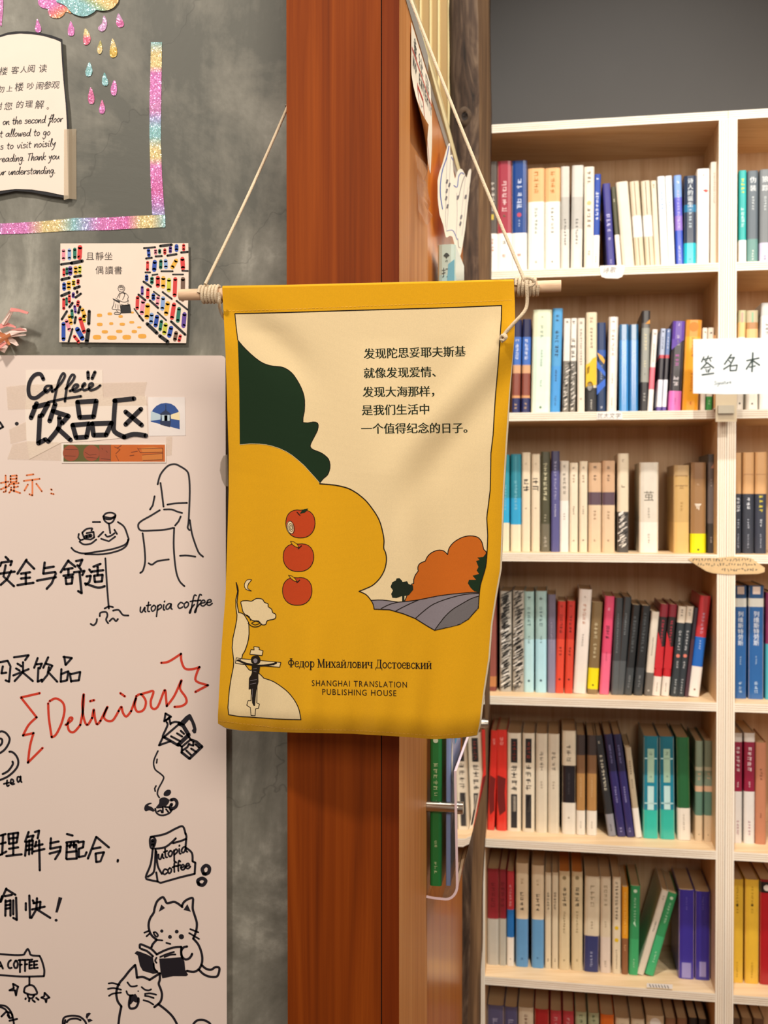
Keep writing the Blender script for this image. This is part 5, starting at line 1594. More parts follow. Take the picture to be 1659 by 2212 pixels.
# its blue and white front cover picture belongs to the next book, standing in front of it
e = empty('book', dfr(.0255, tg + .004, zg))
e.rotation_euler = Matrix((tuple(U) + (0,), tuple(D) + (0,), (0, 0, 1, 0), (0, 0, 0, 1))).transposed().to_euler()
cov, pag = book_mesh(.0065, .15, Hg + .002, [(0, 1, '#7f95c8')], (), .4)
wht = M('#e8e6e2', .4, name='cover_picture_white'); sky = M('#3aa0dc', .4, name='cover_picture_sky')
for lp, m_ in (([(.01, .02), (.14, .02), (.14, .10), (.01, .07)], wht), ([(.01, .09), (.14, .12), (.14, .15), (.03, .14)], wht)):
    cov.face([(.0067, a, b) for a, b in lp], m_)
cov.face([(.0068, .02 + .012 * math.cos(k * math.pi / 8), .165 + .028 * math.sin(k * math.pi / 8)) for k in range(16)], wht)
cov.face([(.0067, .06, .18), (.0067, .14, .18), (.0067, .14, .2), (.0067, .06, .2)], sky)
finish_book(e, cov, pag)
tag(e, 'slim blue and white picture book beside the green paperback in the lower door holder', 'book', 'books in the door holders')

# ================================================================== the two bookcases
ply = wood('birch_plywood', '#c9a67c', '#d9bb93', '#e6cda9', stretch=(3, 34, 34), rough=.55, coat=.05, bump=.03, detail=4)
ply_v = wood('birch_plywood_upright', '#c6a47c', '#d6b78f', '#e3caa6', stretch=(34, 34, 2.2), rough=.55, coat=.05, bump=.03, detail=4)
backm = wood('plywood_back', '#c09a74', '#d2b08a', '#dfc4a2', stretch=(26, 26, 1.4), rough=.6, coat=0, bump=.03)
edge = wood('plywood_edge', '#ddd2bf', '#ece4d4', '#f6f0e4', stretch=(2, 60, 260), rough=.6, coat=0, bump=.05)
edge_v = wood('plywood_edge_upright', '#dbcfbc', '#ebe2d1', '#f5eee1', stretch=(260, 60, 2), rough=.6, coat=0, bump=.05)
CD = .225
uL = 0.0
uJ = su(1569, 1150)
def rowz(py):
    return sz(1300, py)
tops = [rowz(255.5), rowz(576.5), rowz(889), rowz(1196), rowz(1510.5), rowz(1825), rowz(2128)]
tops.append(tops[-1] - .298)
TB = .0172
def board(u0, u1, d0, d1, z0, z1, name, parent, vert=False):
    mb = MB()
    m0, m1 = (ply_v, edge_v) if vert else (ply, edge)
    c = [sfr(u, d, z) for z in (z0, z1) for u, d in ((u0, d0), (u1, d0), (u1, d1), (u0, d1))]
    b = len(mb.v)
    mb.v.extend(c)
    for f, m_ in (((3, 2, 1, 0), m0), ((4, 5, 6, 7), m0), ((0, 1, 5, 4), m1), ((1, 2, 6, 5), m0), ((2, 3, 7, 6), m0), ((3, 0, 4, 7), m0)):
        mb.f.append(f); mb.m.append(mb.mi(m_)); mb.sm.append(False)
    # plies of the front edge
    dk = M('#b08a5c', .7, name='ply_glue_line')
    for k in (.28, .52, .76):
        if vert:
            u = u0 + (u1 - u0) * k
            mb.face([sfr(u - .0004, d0 - .0001, z0), sfr(u + .0004, d0 - .0001, z0), sfr(u + .0004, d0 - .0001, z1), sfr(u - .0004, d0 - .0001, z1)], dk)
        else:
            z = z0 + (z1 - z0) * k
            mb.face([sfr(u0, d0 - .0001, z - .0004), sfr(u1, d0 - .0001, z - .0004), sfr(u1, d0 - .0001, z + .0004), sfr(u0, d0 - .0001, z + .0004)], dk)
    return mb.build(name, parent)
PW = .0172
def bookcase(u0, u1, label):
    e = empty('bookcase', sfr((u0 + u1) / 2, CD / 2, 0))
    ps = [board(u0, u1, 0, CD, tops[0] - TB, tops[0], 'top_board', None)]
    ps.append(board(u0, u0 + PW, 0, CD, 0, tops[0] - TB, 'side_panel', None, True))
    ps.append(board(u1 - PW, u1, 0, CD, 0, tops[0] - TB, 'side_panel', None, True))
    for z in tops[1:]:
        ps.append(board(u0 + PW, u1 - PW, 0, CD - .006, z - TB, z, 'shelf_board', None))
    mb = MB(); mb.box(u0 + PW, u1 - PW, CD - .006, CD, .06, tops[0] - TB, backm, sfr)
    ps.append(mb.build('back_panel'))
    ps.append(board(u0 + PW, u1 - PW, .02, .035, 0, tops[-1] - TB, 'plinth', None))
    under(e, *ps)
    return tag(e, label, 'bookcase', 'plywood bookcases')
uR = uJ + (uJ - uL)
bookcase(uL, uJ - .0004, 'left pale plywood bookcase full of books, beside the timber post')
bookcase(uJ + .0004, uR, 'right pale plywood bookcase, cut off by the right edge of the photo')

# ================================================================== the books
ORD = ['first', 'second', 'third', 'fourth', 'fifth', 'sixth', 'seventh', 'eighth', 'ninth', 'tenth', 'eleventh', 'twelfth', 'thirteenth', 'fourteenth', 'fifteenth', 'sixteenth', 'seventeenth', 'eighteenth', 'nineteenth', 'twentieth', 'twenty-first', 'twenty-second']
ROT = Matrix((tuple(U) + (0,), tuple(D) + (0,), (0, 0, 1, 0), (0, 0, 0, 1))).transposed()
def book_row(rname, zi, org, s, setback, specs, yb_default):
    """spec: desc, xTopLeft, xTopRight, yTop, xBottomLeft, bands (in zoom y from the top), texts (kind, y0, y1, size px, colour, extra), options"""
    zb = tops[zi]
    last = {0: -9, 1: -9}
    count = {0: 0, 1: 0}
    for sp in specs:
        desc, xtl, xtr, yt, xbl, bands, texts = sp[:7]
        opt = sp[7] if len(sp) > 7 else {}
        X = lambda x: org[0] + s * x
        Yp = lambda y: org[1] + s * y
        sb = setback + opt.get('sb', 0)
        fp = Plane(sfr(0, sb, CAMZ), -D)
        yb = Yp(opt.get('yb', yb_default))
        # board top in the picture at this place
        ub = (fp(X(xbl), yb) - SO).dot(U)
        pt = fp(X(xtl), Yp(yt)); ut = (pt - SO).dot(U)
        utr = (fp(X(xtr), Yp(yt)) - SO).dot(U)
        w = utr - ut
        H = math.hypot(pt.z - zb, ut - ub)
        lean = math.atan2(ut - ub, pt.z - zb)
        if abs(lean) < .012:
            lean = 0.0
        w = max(.004, w * math.cos(lean))
        case = 0 if ub < uJ - .01 else 1
        if case == 1 and ub < uJ + PW + .001:
            ub = uJ + PW + .001
        if case == 0 and opt.get('fit', 1) and ub + w > uJ - PW - .001 and lean <= 0:
            ub = uJ - PW - .001 - w
        if case == 0 and ub < PW + .0008:
            ub = PW + .0008
        if opt.get('fit', 1) and lean == 0 and last[case] > -5:
            if ub < last[case] + .0004 and ub > last[case] - .012:
                d_ = last[case] + .0004 - ub
                ub += d_
                w = max(.004, w - d_ * (1 if d_ < w * .4 else .4))
        last[case] = ub + w
        # rotation about the depth axis, lowest corner on the board
        if lean >= 0:
            piv = ub
            off = (0, math.sin(lean) * w)
            Mx = Matrix.Translation(sfr(ub, sb, zb + .0002 + math.sin(lean) * w)) @ ROT @ Matrix.Rotation(lean, 4, 'Y')
        else:
            Mx = Matrix.Translation(sfr(ub, sb, zb + .0002)) @ ROT @ Matrix.Rotation(lean, 4, 'Y')
        ytop, ybot = yt, opt.get('yb', yb_default)
        fr = lambda y: max(0.0, min(1.0, 1 - (y - ytop) / (ybot - ytop)))
        bl = []
        cur = 1.0
        obi = None
        bs = bands if isinstance(bands, list) else [(bands, None)]  # some darker upper bands put the shade under the board above into the cover
        for c, yend in bs:
            h1 = cur
            h0 = 0.0 if yend is None else fr(yend)
            if c[0] == '*':                     # loose paper band round the foot of the book
                obi = (h0, h1, c[1:])
                bl.append((h0, h1, opt.get('under', bs[0][0])))
            else:
                bl.append((h0, h1, c))
            cur = h0
        bl.reverse()
        tx = []
        px2m = fp(X(xtl) + 1, Yp(yt)).x - fp(X(xtl), Yp(yt)).x
        for t in texts:
            kind, y0, y1, sz_, col = t[:5]
            tx.append((kind, fr(y0), fr(y1), sz_ * s * px2m, col) + tuple(t[5:]))
        dep = min(opt.get('dep', .138), CD - .012 - sb)
        e = empty('book')
        e.matrix_world = Mx
        cov, pag = book_mesh(w, dep, H, bl, [t for t in tx if not (obi and t[1] <= obi[1] + 1e-6)], opt.get('gl', .15), opt.get('pg', '#cdb187'))
        ob = None
        if obi:
            ob = MB()
            r = min(w * .22, .004); o_ = .0004
            P_ = [(-o_, dep), (-o_, r), (w * .08 - o_ * .7, r * .35 - o_ * .7), (w * .25, -o_), (w * .75, -o_), (w * .92 + o_ * .7, r * .35 - o_ * .7), (w + o_, r), (w + o_, dep)]
            mt = M(obi[2], .55, var=.05, name='band_' + obi[2].strip('#'))
            ob.grid([[(a, b, H * h + (.0003 if h == 0 else 0)) for a, b in P_] for h in (obi[0], obi[1])], mt, False)
            for t in tx:
                if t[1] <= obi[1] + 1e-6:
                    n0 = len(ob.v)
                    add_text(ob, w, H, *t)
                    for i in range(n0, len(ob.v)):
                        ob.v[i].y -= o_
        finish_book(e, cov, pag, ob)
        k = count[case]; count[case] += 1
        lb = '%s, %s from left, %s shelf, %s bookcase' % (desc, ORD[k], rname, ('left', 'right')[case])
        if len(lb.replace('-', ' ').split()) > 16:
            lb = '%s, %s on %s shelf, %s bookcase' % (desc.replace(', left of two', '').replace(', right of two', ''), ORD[k], rname, ('left', 'right')[case])
        tag(e, lb, 'book', 'books on the %s shelf of the %s bookcase' % (rname, ('left', 'right')[case]))
DK, LT, GY = '#2a2c30', '#efe9dc', '#8a8478'
def mk(y0, y1, sz=22, c='#6b655c'):
    return ('marks', y0, y1, sz, c)
SS1, SS2, SS3, SS4, SS5 = 619 / 1659, 579 / 1659, 599 / 1659, 619 / 1659, 659 / 1659
bw = 'bw'
book_row('top', 1, (1040, 230), SS1, .035, [
 ('grey-brown book with white band', 40, 92, 320, 38, [('#5d5650', 715), ('*#eeeae4', None)], [mk(430, 610, 26, '#d8d0c4'), ('line', 610, 640, 14, '#c9b040'), mk(740, 830, 18, '#c77a60')], {'gl': .3}),
 ('rose red book with white band', 93, 175, 318, 91, [('#a33a4a', 715), ('*#eeeae4', None)], [mk(420, 600, 34, '#e8c8c8'), mk(605, 630, 20, '#3c6a3c'), mk(750, 800, 24, '#8a8478'), mk(825, 850, 26, '#c77a60')], {'gl': .3}),
 ('royal blue book with white band', 177, 265, 316, 174, [('#1d4488', 715), ('*#eeeae4', None)], [mk(410, 590, 34, '#c8d4ee'), ('disc', 600, 630, 26, '#b8405a'), mk(640, 690, 14, '#a8bce0'), mk(825, 850, 26, '#c77a60')], {'gl': .3}),
 ('pale green book with orange top', 272, 368, 360, 268, [('#e4b078', 545), ('#e6ece2', None)], [mk(375, 510, 30, '#b8792c'), mk(575, 740, 20, '#7c8078'), mk(870, 900, 16, '#5c6058')]),
 ('white book with orange top', 369, 458, 358, 366, [('#e4b078', 545), ('#ebeae2', None)], [mk(375, 510, 30, '#b8792c'), mk(575, 740, 20, '#7c8078'), mk(870, 900, 16, '#5c6058')]),
 ('grey-white book in plastic wrap', 465, 516, 348, 458, [('#d3cfc6', 520), ('#b9b7b0', 700), ('#d9d6ce', None)], [mk(640, 800, 16, '#55534e')], {'gl': .8}),
 ('thicker grey-white book in plastic wrap', 525, 592, 343, 515, [('#d6d2ca', 520), ('#bcbab4', 700), ('#dbd8d0', None)], [mk(640, 800, 18, '#55534e')], {'gl': .8}),
 ('cream book with a tall title', 596, 655, 350, 593, '#eae0cf', [mk(370, 480, 26, '#8a7a66'), mk(580, 720, 28, '#7c6c58'), ('disc', 540, 570, 26, '#d9b878'), mk(820, 860, 14, '#8a7a66')], {'gl': .5}),
 ('blue book with white foot', 656, 692, 393, 643, [('#1b46a6', 738), ('*#edeae4', None)], [mk(410, 440, 18, '#d8e0f0'), mk(490, 670, 22, '#d8e0f0'), mk(840, 900, 10, '#8a8478')], {'fit': 0}),
 ('leaning indigo paperback', 700, 745, 448, 730, '#3c3a88', [mk(610, 720, 26, '#c8c4ec'), mk(740, 765, 18, '#c8c4ec'), mk(860, 890, 12, '#a8a4d4')], {'fit': 0, 'yb': 918}),
 ('leaning thin olive book with white foot', 750, 775, 467, 787, [('#4a4932', 728), ('*#eae6dc', None)], [mk(530, 560, 10, '#d8d4b8')], {'fit': 0, 'yb': 918}),
 ('leaning thick blank cream book', 777, 848, 440, 818, '#e4d9c6', [], {'fit': 0, 'yb': 916}),
 ('leaning striped bundle with white band', 857, 912, 436, 893, [('#d6c9b0', 625), ('#efece6', 740), ('#d3c6ac', None)], [('line', 440, 620, 5, '#8a765a'), ('line', 745, 915, 5, '#8a765a')], {'fit': 0, 'yb': 914}),
 ('leaning striped bundle nearer the thin white books', 922, 975, 433, 952, [('#d8ccb4', 622), ('#f0ede8', 736), ('#d5c9b0', None)], [('line', 437, 618, 5, '#7c6a50'), ('line', 740, 912, 5, '#7c6a50')], {'fit': 0, 'yb': 912}),
 ('leaning slim cream book', 980, 1011, 431, 1005, '#e2d5bd', [mk(450, 480, 12, '#6b5c48'), mk(890, 905, 10, '#6b5c48')], {'fit': 0, 'yb': 910}),
 ('white book with pale blue title', 1018, 1061, 406, 1040, '#eceeee', [mk(440, 460, 14, '#8ab4d8'), mk(490, 600, 16, '#6aa0d0'), mk(780, 880, 12, '#6aa0d0')], {'fit': 0, 'yb': 908}),
 ('white book with small blue title', 1064, 1102, 403, 1084, '#e9ecec', [mk(440, 460, 14, '#8ab4d8'), mk(540, 600, 15, '#6aa0d0'), mk(780, 880, 12, '#6aa0d0')], {'fit': 0, 'yb': 906}),
 ('slim violet-blue book', 1114, 1158, 400, 1128, [('#7ba0e0', 520), ('#5a5cc8', 620), ('#8a6cc8', 700), ('#2f4fc0', None)], [mk(430, 450, 18, '#e0e8f8'), mk(480, 690, 16, '#c8c0f0'), mk(780, 870, 14, '#d0d8f8')], {'fit': 0, 'yb': 903, 'gl': .4}),
 ('navy book with cyan foot', 1168, 1240, 403, 1172, [('#1e2f4c', 560), ('#1b6f9a', 600), ('#26364f', 768), ('#15b4c6', None)], [('chars', 415, 575, 34, '#dfe8ee', '诗人的诞生'), mk(580, 690, 18, '#c8dce8'), mk(850, 870, 14, '#0e6a78')], {'fit': 0, 'yb': 901, 'gl': .4}),
 ('white rounded book with red fish mark', 1247, 1320, 362, 1247, [('#efe9e4', 808), ('#eae6e0', None)], [mk(390, 405, 14, '#3c3a38'), ('poly', 0, 0, 1, '#c83a3a', [[(.45, .22), (.7, .21), (.9, .225), (.7, .245)]]), mk(540, 580, 12, '#a8a098')], {'fit': 0, 'yb': 898}),
 ('tall white book against the divider', 1331, 1371, 322, 1326, '#ece7dc', [mk(380, 560, 12, '#b0a898')], {'fit': 0, 'yb': 893}),
 ('teal book with yellow title', 1492, 1535, 371, 1490, [('#2aa8a4', 750), ('*#eef0ee', None)], [mk(415, 510, 22, '#d8d83c'), mk(570, 680, 22, '#cfe8e4')], {'yb': 888}),
 ('slate book with two-character title', 1541, 1604, 373, 1539, [('#58636c', 742), ('#5f8a86', None)], [('chars', 400, 490, 40, '#dfe4e6', '伪装'), mk(510, 590, 16, '#c8d0d2'), mk(800, 860, 14, '#d8e0de')], {'yb': 884}),
 ('grey book with lavender foot', 1613, 1676, 366, 1610, [('#6f7478', 762), ('#b9b6d0', None)], [('chars', 395, 490, 40, '#dfe4e6', '狼踪'), mk(510, 590, 16, '#c8d0d2'), mk(830, 860, 14, '#6a688c')], {'yb': 882}),
], 938)
book_row('second', 2, (1080, 560), SS2, .035, [
 ('dark navy and tan banded book at the banner edge', 85, 135, 375, 72, [('#20264e', 480), ('#3f6cbc', 650), ('#cfa078', 700), ('#84463a', 835), ('#c89264', 850), ('#23295a', None)], [mk(490, 640, 24, '#d8e0f0'), mk(880, 930, 18, '#c8a87c')], {'fit': 0, 'gl': .4}),
 ('navy and tan banded book beside pale green one', 140, 193, 372, 131, [('#20264e', 480), ('#3f6cbc', 650), ('#cfa078', 700), ('#84463a', 835), ('#c89264', 850), ('#23295a', None)], [mk(490, 640, 24, '#d8e0f0'), mk(880, 930, 18, '#c8a87c')], {'fit': 0, 'gl': .4}),
 ('thick pale green book', 205, 321, 315, 192, [('#d6e0c4', 480), ('#cfe6d6', None)], [mk(350, 360, 14, '#9aa890'), mk(410, 520, 26, '#a0b4a4'), mk(560, 680, 16, '#9ab0a0'), mk(740, 800, 14, '#9ab0a0'), ('disc', 900, 925, 16, '#5c7a6a')], {'fit': 0, 'yb': 950}),
 ('bright blue book with dark title', 327, 389, 306, 309, [('#4a9ad2', 660), ('#3f92d6', None)], [mk(340, 390, 22, '#1c3a5c'), mk(440, 610, 26, '#173050'), mk(680, 770, 14, '#173050'), mk(840, 910, 12, '#2a5a8a')], {'fit': 0, 'yb': 950}),
 ('white book with black mottled foot', 396, 437, 368, 384, [('#e6e2d8', 628), ('#77746c', None)], [mk(380, 400, 20, '#4a4844'), ('waves', 640, 930, 10, '#1c1c1c'), ('waves', 640, 930, 10, '#d8d4cc')], {'fit': 0, 'yb': 948}),
 ('white book with large black title', 440, 476, 366, 430, [('#e8e4da', 628), ('#77746c', None)], [mk(380, 400, 20, '#4a4844'), mk(490, 620, 30, '#3a3834'), ('waves', 640, 930, 10, '#1c1c1c'), ('waves', 640, 930, 10, '#d8d4cc')], {'fit': 0, 'yb': 948}),
 ('slim beige-white book', 484, 530, 365, 478, '#ddd5c6', [mk(385, 405, 20, '#5c564c'), mk(430, 660, 15, '#8a8070'), mk(850, 880, 14, '#5c564c')], {'fit': 0, 'yb': 946}),
 ('book with yellow car on spine', 537, 605, 330, 531, [('#ddd2b4', 790), ('#26272a', None)], [mk(350, 400, 22, '#a8846a'), mk(420, 560, 20, '#8a8068'), ('poly', 0, 0, 1, '#e6b81c', [[(.0, .52), (.35, .50), (.6, .46), (.97, .44), (.97, .72), (.0, .74)]]), ('poly', 0, 0, 2, '#2c3034', [[(.1, .55), (.35, .53), (.3, .6), (.05, .62)]]), ('poly', 0, 0, 3, '#1a1a1c', [[(.05 + .32 * (1 + math.cos(k * math.pi / 8)), .74 + .055 * math.sin(k * math.pi / 8)) for k in range(16)]]), ('poly', 0, 0, 4, '#b4b4b4', [[(.15 + .22 * (1 + math.cos(k * math.pi / 8)), .74 + .038 * math.sin(k * math.pi / 8)) for k in range(16)]]), mk(860, 930, 12, '#d8d8d0')], {'fit': 0, 'yb': 944}),
 ('dark navy book with blue swashes', 608, 662, 393, 600, [('#15305e', 560), ('#1f4fa0', 600), ('#123058', None)], [('poly', 0, 0, 1, '#e0a83c', [[(.0, .33), (.6, .37), (.9, .42), (.8, .46), (.3, .40)]]), ('poly', 0, 0, 1, '#2a62c8', [[(.0, .42), (.95, .55), (.95, .6), (.0, .5)], [(.0, .7), (.95, .62), (.95, .7), (.0, .8)]]), mk(650, 740, 12, '#c8d0e0'), mk(900, 930, 16, '#d8dce4')], {'fit': 0, 'yb': 943}),
 ('white book in plastic with tiny foot print', 673, 733, 358, 661, '#ded6cc', [mk(380, 400, 20, '#9a9288'), mk(430, 600, 26, '#a89c94'), mk(700, 770, 12, '#5c5854'), mk(850, 920, 10, '#5c5854')], {'fit': 0, 'yb': 942, 'gl': .7}),
 ('glossy blue book left of its lookalike', 746, 804, 404, 738, [('#2d6f9f', 500), ('#2f84c8', None)], [mk(490, 520, 16, '#9cc4e4'), mk(560, 620, 26, '#bcd8f0'), mk(640, 900, 7, '#8ab4dc')], {'fit': 0, 'yb': 942, 'gl': .9}),  # darker upper band paints the shade below the shelf board
 ('glossy blue book right of its lookalike', 807, 862, 404, 800, [('#29648f', 500), ('#2b78b8', None)], [mk(490, 520, 16, '#9cc4e4'), mk(560, 620, 26, '#bcd8f0'), mk(640, 900, 7, '#8ab4dc')], {'fit': 0, 'yb': 942, 'gl': .9}),  # same painted shade in the upper blue
 ('tall black and grey book with orange corner', 880, 931, 320, 866, [('#2c2a2c', 395), ('#5c5a58', 425), ('#8d9088', 755), ('#242428', None)], [('poly', 0, 0, 1, '#c98a2c', [[(.4, .13), (.98, .085), (.98, .13)]]), mk(455, 570, 20, '#e0d8b0'), mk(620, 670, 14, '#e0d8b0'), mk(700, 720, 10, '#3c3c3c'), mk(820, 880, 16, '#b8b8b4')], {'fit': 0, 'yb': 938}),
 ('slim white book with pink diagonal', 944, 977, 436, 912, [('#e8e2dc', 665), ('#dc6a7c', 800), ('#e8e4e0', None)], [mk(455, 475, 18, '#3c3a38'), mk(520, 640, 10, '#6b655c')], {'fit': 0, 'yb': 938}),
 ('slim book with blue top and red line', 997, 1028, 430, 968, [('#a8b4cc', 590), ('#b83a4a', 610), ('#22202c', 740), ('#dfe4f0', 905), ('#5a4a9a', None)], [mk(440, 460, 16, '#2c3a5c'), mk(480, 560, 12, '#4a5a7c')], {'fit': 0, 'yb': 936}),
 ('its twin with a darker blue top', 1032, 1058, 432, 1002, [('#5a74a8', 590), ('#b83a4a', 610), ('#22202c', 740), ('#dfe4f0', 905), ('#5a4a9a', None)], [mk(440, 460, 16, '#d8e0f0'), mk(480, 560, 12, '#d0d8ec')], {'fit': 0, 'yb': 936}),
 ('thick purple, black and pink book', 1071, 1148, 386, 1042, [('#5a3aa0', 500), ('#2a2630', 810), ('#e070c0', None)], [mk(395, 410, 22, '#c8b4e8'), mk(470, 540, 22, '#d8d0e0'), ('poly', 0, 0, 1, '#5a3aa0', [[(.0, .2), (.97, .2), (.0, .32)]]), mk(580, 680, 26, '#c060b0'), mk(710, 790, 36, '#e8e4ec'), mk(850, 900, 10, '#a84a90')], {'fit': 0, 'yb': 936}),
 ('thick orange book', 1153, 1252, 379, 1128, [('#d98c1e', 480), ('#f0a41c', None)], [('disc', 390, 450, 62, '#c87a18'), mk(480, 620, 20, '#b86a10'), mk(700, 820, 16, '#c0561c'), mk(870, 900, 12, '#c0561c')], {'fit': 0, 'yb': 934}),  # upper orange darkened for the shade of the board above
 ('thin cream book behind the white sign', 1255, 1285, 426, 1240, '#e6dccc', [mk(445, 465, 18, '#3c3a38')], {'fit': 0, 'yb': 932}),
 ('thin cream book with green foot behind the sign', 1289, 1326, 425, 1275, [('#e6dccc', 840), ('#3f9a4c', None)], [mk(445, 465, 18, '#3c3a38'), mk(860, 900, 14, '#c8e0c4')], {'fit': 0, 'yb': 930}),
 ('thin tan book behind the sign, next to the divider', 1329, 1352, 470, 1322, '#d6a46c', [], {'fit': 0, 'yb': 930}),
 ('pastel striped book over the white sign', 1478, 1526, 318, 1458, [('#b8b48c', 390), ('#e0b878', 480), ('#e8e2d6', None)], [('line', 330, 390, 12, '#d89a8c'), ('disc', 875, 890, 12, '#3c3a38')], {'yb': 928}),
 ('striped brown-topped book over the white sign', 1532, 1605, 318, 1524, [('#b4a888', 390), ('#a87848', 430), ('#dcae74', 490), ('#e8e2d6', None)], [('line', 330, 390, 12, '#8ab08c'), ('disc', 875, 890, 12, '#3c3a38')], {'yb': 926}),
 ('pale grey book over the right end of the sign', 1620, 1690, 272, 1606, [('#c4c4c2', 350), ('#e4e2de', None)], [mk(390, 480, 24, '#55534e')], {'yb': 924}),
], 946)
book_row('third', 3, (1060, 880), SS3, .05, [
 ('teal book with bright blue middle at the banner edge', 66, 115, 283, 62, [('#2f93a6', 545), ('#31a6d6', 695), ('#e2d6bc', None)], [mk(460, 620, 16, '#8ac8d8')], {'fit': 0, 'gl': .3}),
 ('teal book with bright blue middle beside the cream pair', 118, 181, 280, 118, [('#2a8499', 545), ('#2f9fd0', 705), ('#e4d8be', None)], [mk(440, 620, 18, '#8ac8d8'), ('line', 290, 540, 3, '#5ab4c4')], {'gl': .3}),
 ('cream book with heavy black title, left of the pair', 186, 238, 270, 184, '#e0d2b8', [mk(330, 350, 14, '#b0a084'), mk(420, 520, 40, '#1c1a18'), mk(600, 620, 12, '#8a7c66')]),
 ('cream book with heavy black title, right of the pair', 245, 297, 280, 242, '#ddcfb5', [mk(330, 350, 14, '#b0a084'), mk(420, 520, 42, '#1c1a18'), mk(600, 620, 12, '#8a7c66')]),
 ('dark olive book with cream title in plastic', 300, 354, 266, 299, [('#4a4a36', 700), ('#6a6656', None)], [mk(330, 560, 26, '#d8d4b0'), mk(640, 700, 14, '#b8b49c'), mk(770, 850, 22, '#b4b0a4')], {'gl': .8}),
 ('dusty indigo book in plastic', 359, 410, 262, 360, [('#3c3c60', 380), ('#55558c', None)], [mk(320, 560, 18, '#a8a8cc'), mk(580, 670, 12, '#c8c8dc')], {'gl': .8}),
 ('pale grey book with grey title', 414, 468, 321, 412, [('#cfc8ba', 560), ('#e4e2dc', None)], [mk(345, 360, 18, '#7c766c'), mk(390, 540, 24, '#8a8478'), mk(630, 690, 14, '#7c766c')]),  # darker upper band is painted-in shade from the board over it
 ('plain cream book beside the pale grey one', 471, 522, 332, 470, '#e4d8c0', [mk(355, 370, 16, '#7c6f5c'), mk(400, 465, 16, '#a08c70'), mk(590, 650, 12, '#7c6f5c'), mk(790, 820, 14, '#5c5040')]),
 ('plain cream book beside the purple-banded pair', 529, 579, 323, 528, '#e0d3ba', [mk(355, 370, 16, '#7c6f5c'), mk(400, 465, 16, '#a08c70'), mk(590, 650, 12, '#7c6f5c'), mk(790, 820, 14, '#5c5040')]),
 ('beige book with purple band, left of two', 584, 660, 332, 584, [('#cfae8c', 508), ('#5a4652', 585), ('#d9c2a4', None)], [mk(350, 362, 22, '#4a3a30'), mk(400, 460, 20, '#6a5444'), mk(615, 690, 18, '#9a7c60'), mk(790, 820, 14, '#4a3a30')]),
 ('beige book with purple band, right of two', 664, 742, 320, 664, [('#caa684', 508), ('#574250', 585), ('#d6bd9e', None)], [mk(350, 362, 22, '#4a3a30'), mk(400, 460, 20, '#6a5444'), mk(615, 690, 18, '#9a7c60'), mk(790, 820, 14, '#4a3a30')]),
 ('tall cream book with black-and-white lower half', 762, 830, 277, 756, [('#ddd0b6', 625), ('#4c4a48', None)], [mk(310, 330, 18, '#a08c70'), mk(460, 510, 26, '#7c6c54'), ('waves', 640, 850, 10, '#e8e4dc'), ('waves', 640, 850, 10, '#141414'), ('waves', 640, 850, 10, '#e8e4dc')], {'gl': .5}),
 ('thick white book with single-character title', 890, 1004, 330, 888, [('#d6d0c2', 690), ('#e6e2d8', None)], [('chars', 495, 570, 66, '#6a6458', '茧'), mk(600, 680, 16, '#a09a8c'), mk(760, 830, 14, '#a09a8c')], {'fit': 0, 'yb': 875}),
 ('thick gold book', 1095, 1187, 346, 1094, [('#b89a6c', 410), ('#c9a668', 690), ('#d8b470', None)], [mk(460, 480, 30, '#a88650'), mk(560, 640, 20, '#b48e50'), ('line', 408, 412, 80, '#94744a'), ('line', 468, 471, 80, '#94744a')], {'fit': 0, 'yb': 875}),
 ('brown book with fluorescent yellow foot', 1197, 1288, 330, 1196, [('#8a6642', 430), ('#9a7448', 760), ('*#e2e000', None)], [mk(450, 480, 20, '#c8ac88'), mk(570, 670, 50, '#efe6d4'), ('disc', 850, 865, 14, '#5a6a00')], {'fit': 0, 'yb': 878, 'under': '#9a7448'}),
 ('dark grey book against the divider', 1301, 1343, 281, 1297, [('#4a4644', 330), ('#6c6462', 700), ('#3c3836', None)], [('poly', 0, 0, 1, '#c8987c', [[(.4, .14), (.9, .09), (.9, .14)]]), mk(430, 480, 14, '#b4aca8'), mk(780, 820, 12, '#c8c0bc')], {'fit': 0, 'yb': 880}),
 ('narrow tan-topped navy book right of the divider', 1466, 1503, 272, 1462, [('#c69a68', 520), ('#262b38', None)], [mk(540, 640, 22, '#d8dce4'), mk(670, 730, 14, '#b4bac8'), mk(760, 850, 12, '#9aa0b0')], {'yb': 880}),
 ('tan-topped navy book with white title', 1507, 1577, 270, 1505, [('#c99c6a', 520), ('#2a2f3c', None)], [mk(540, 640, 24, '#d8dce4'), mk(670, 730, 14, '#b4bac8'), mk(760, 850, 12, '#9aa0b0'), ('line', 400, 404, 70, '#b0845a')], {'yb': 880}),
 ('tan-topped navy book with yellow title', 1583, 1653, 268, 1580, [('#c99c6a', 520), ('#2a3040', None)], [mk(525, 640, 26, '#d8c83c'), mk(670, 730, 16, '#d8dce4'), mk(760, 850, 12, '#9aa0b0'), ('line', 400, 404, 70, '#b0845a')], {'yb': 880}),
], 868)
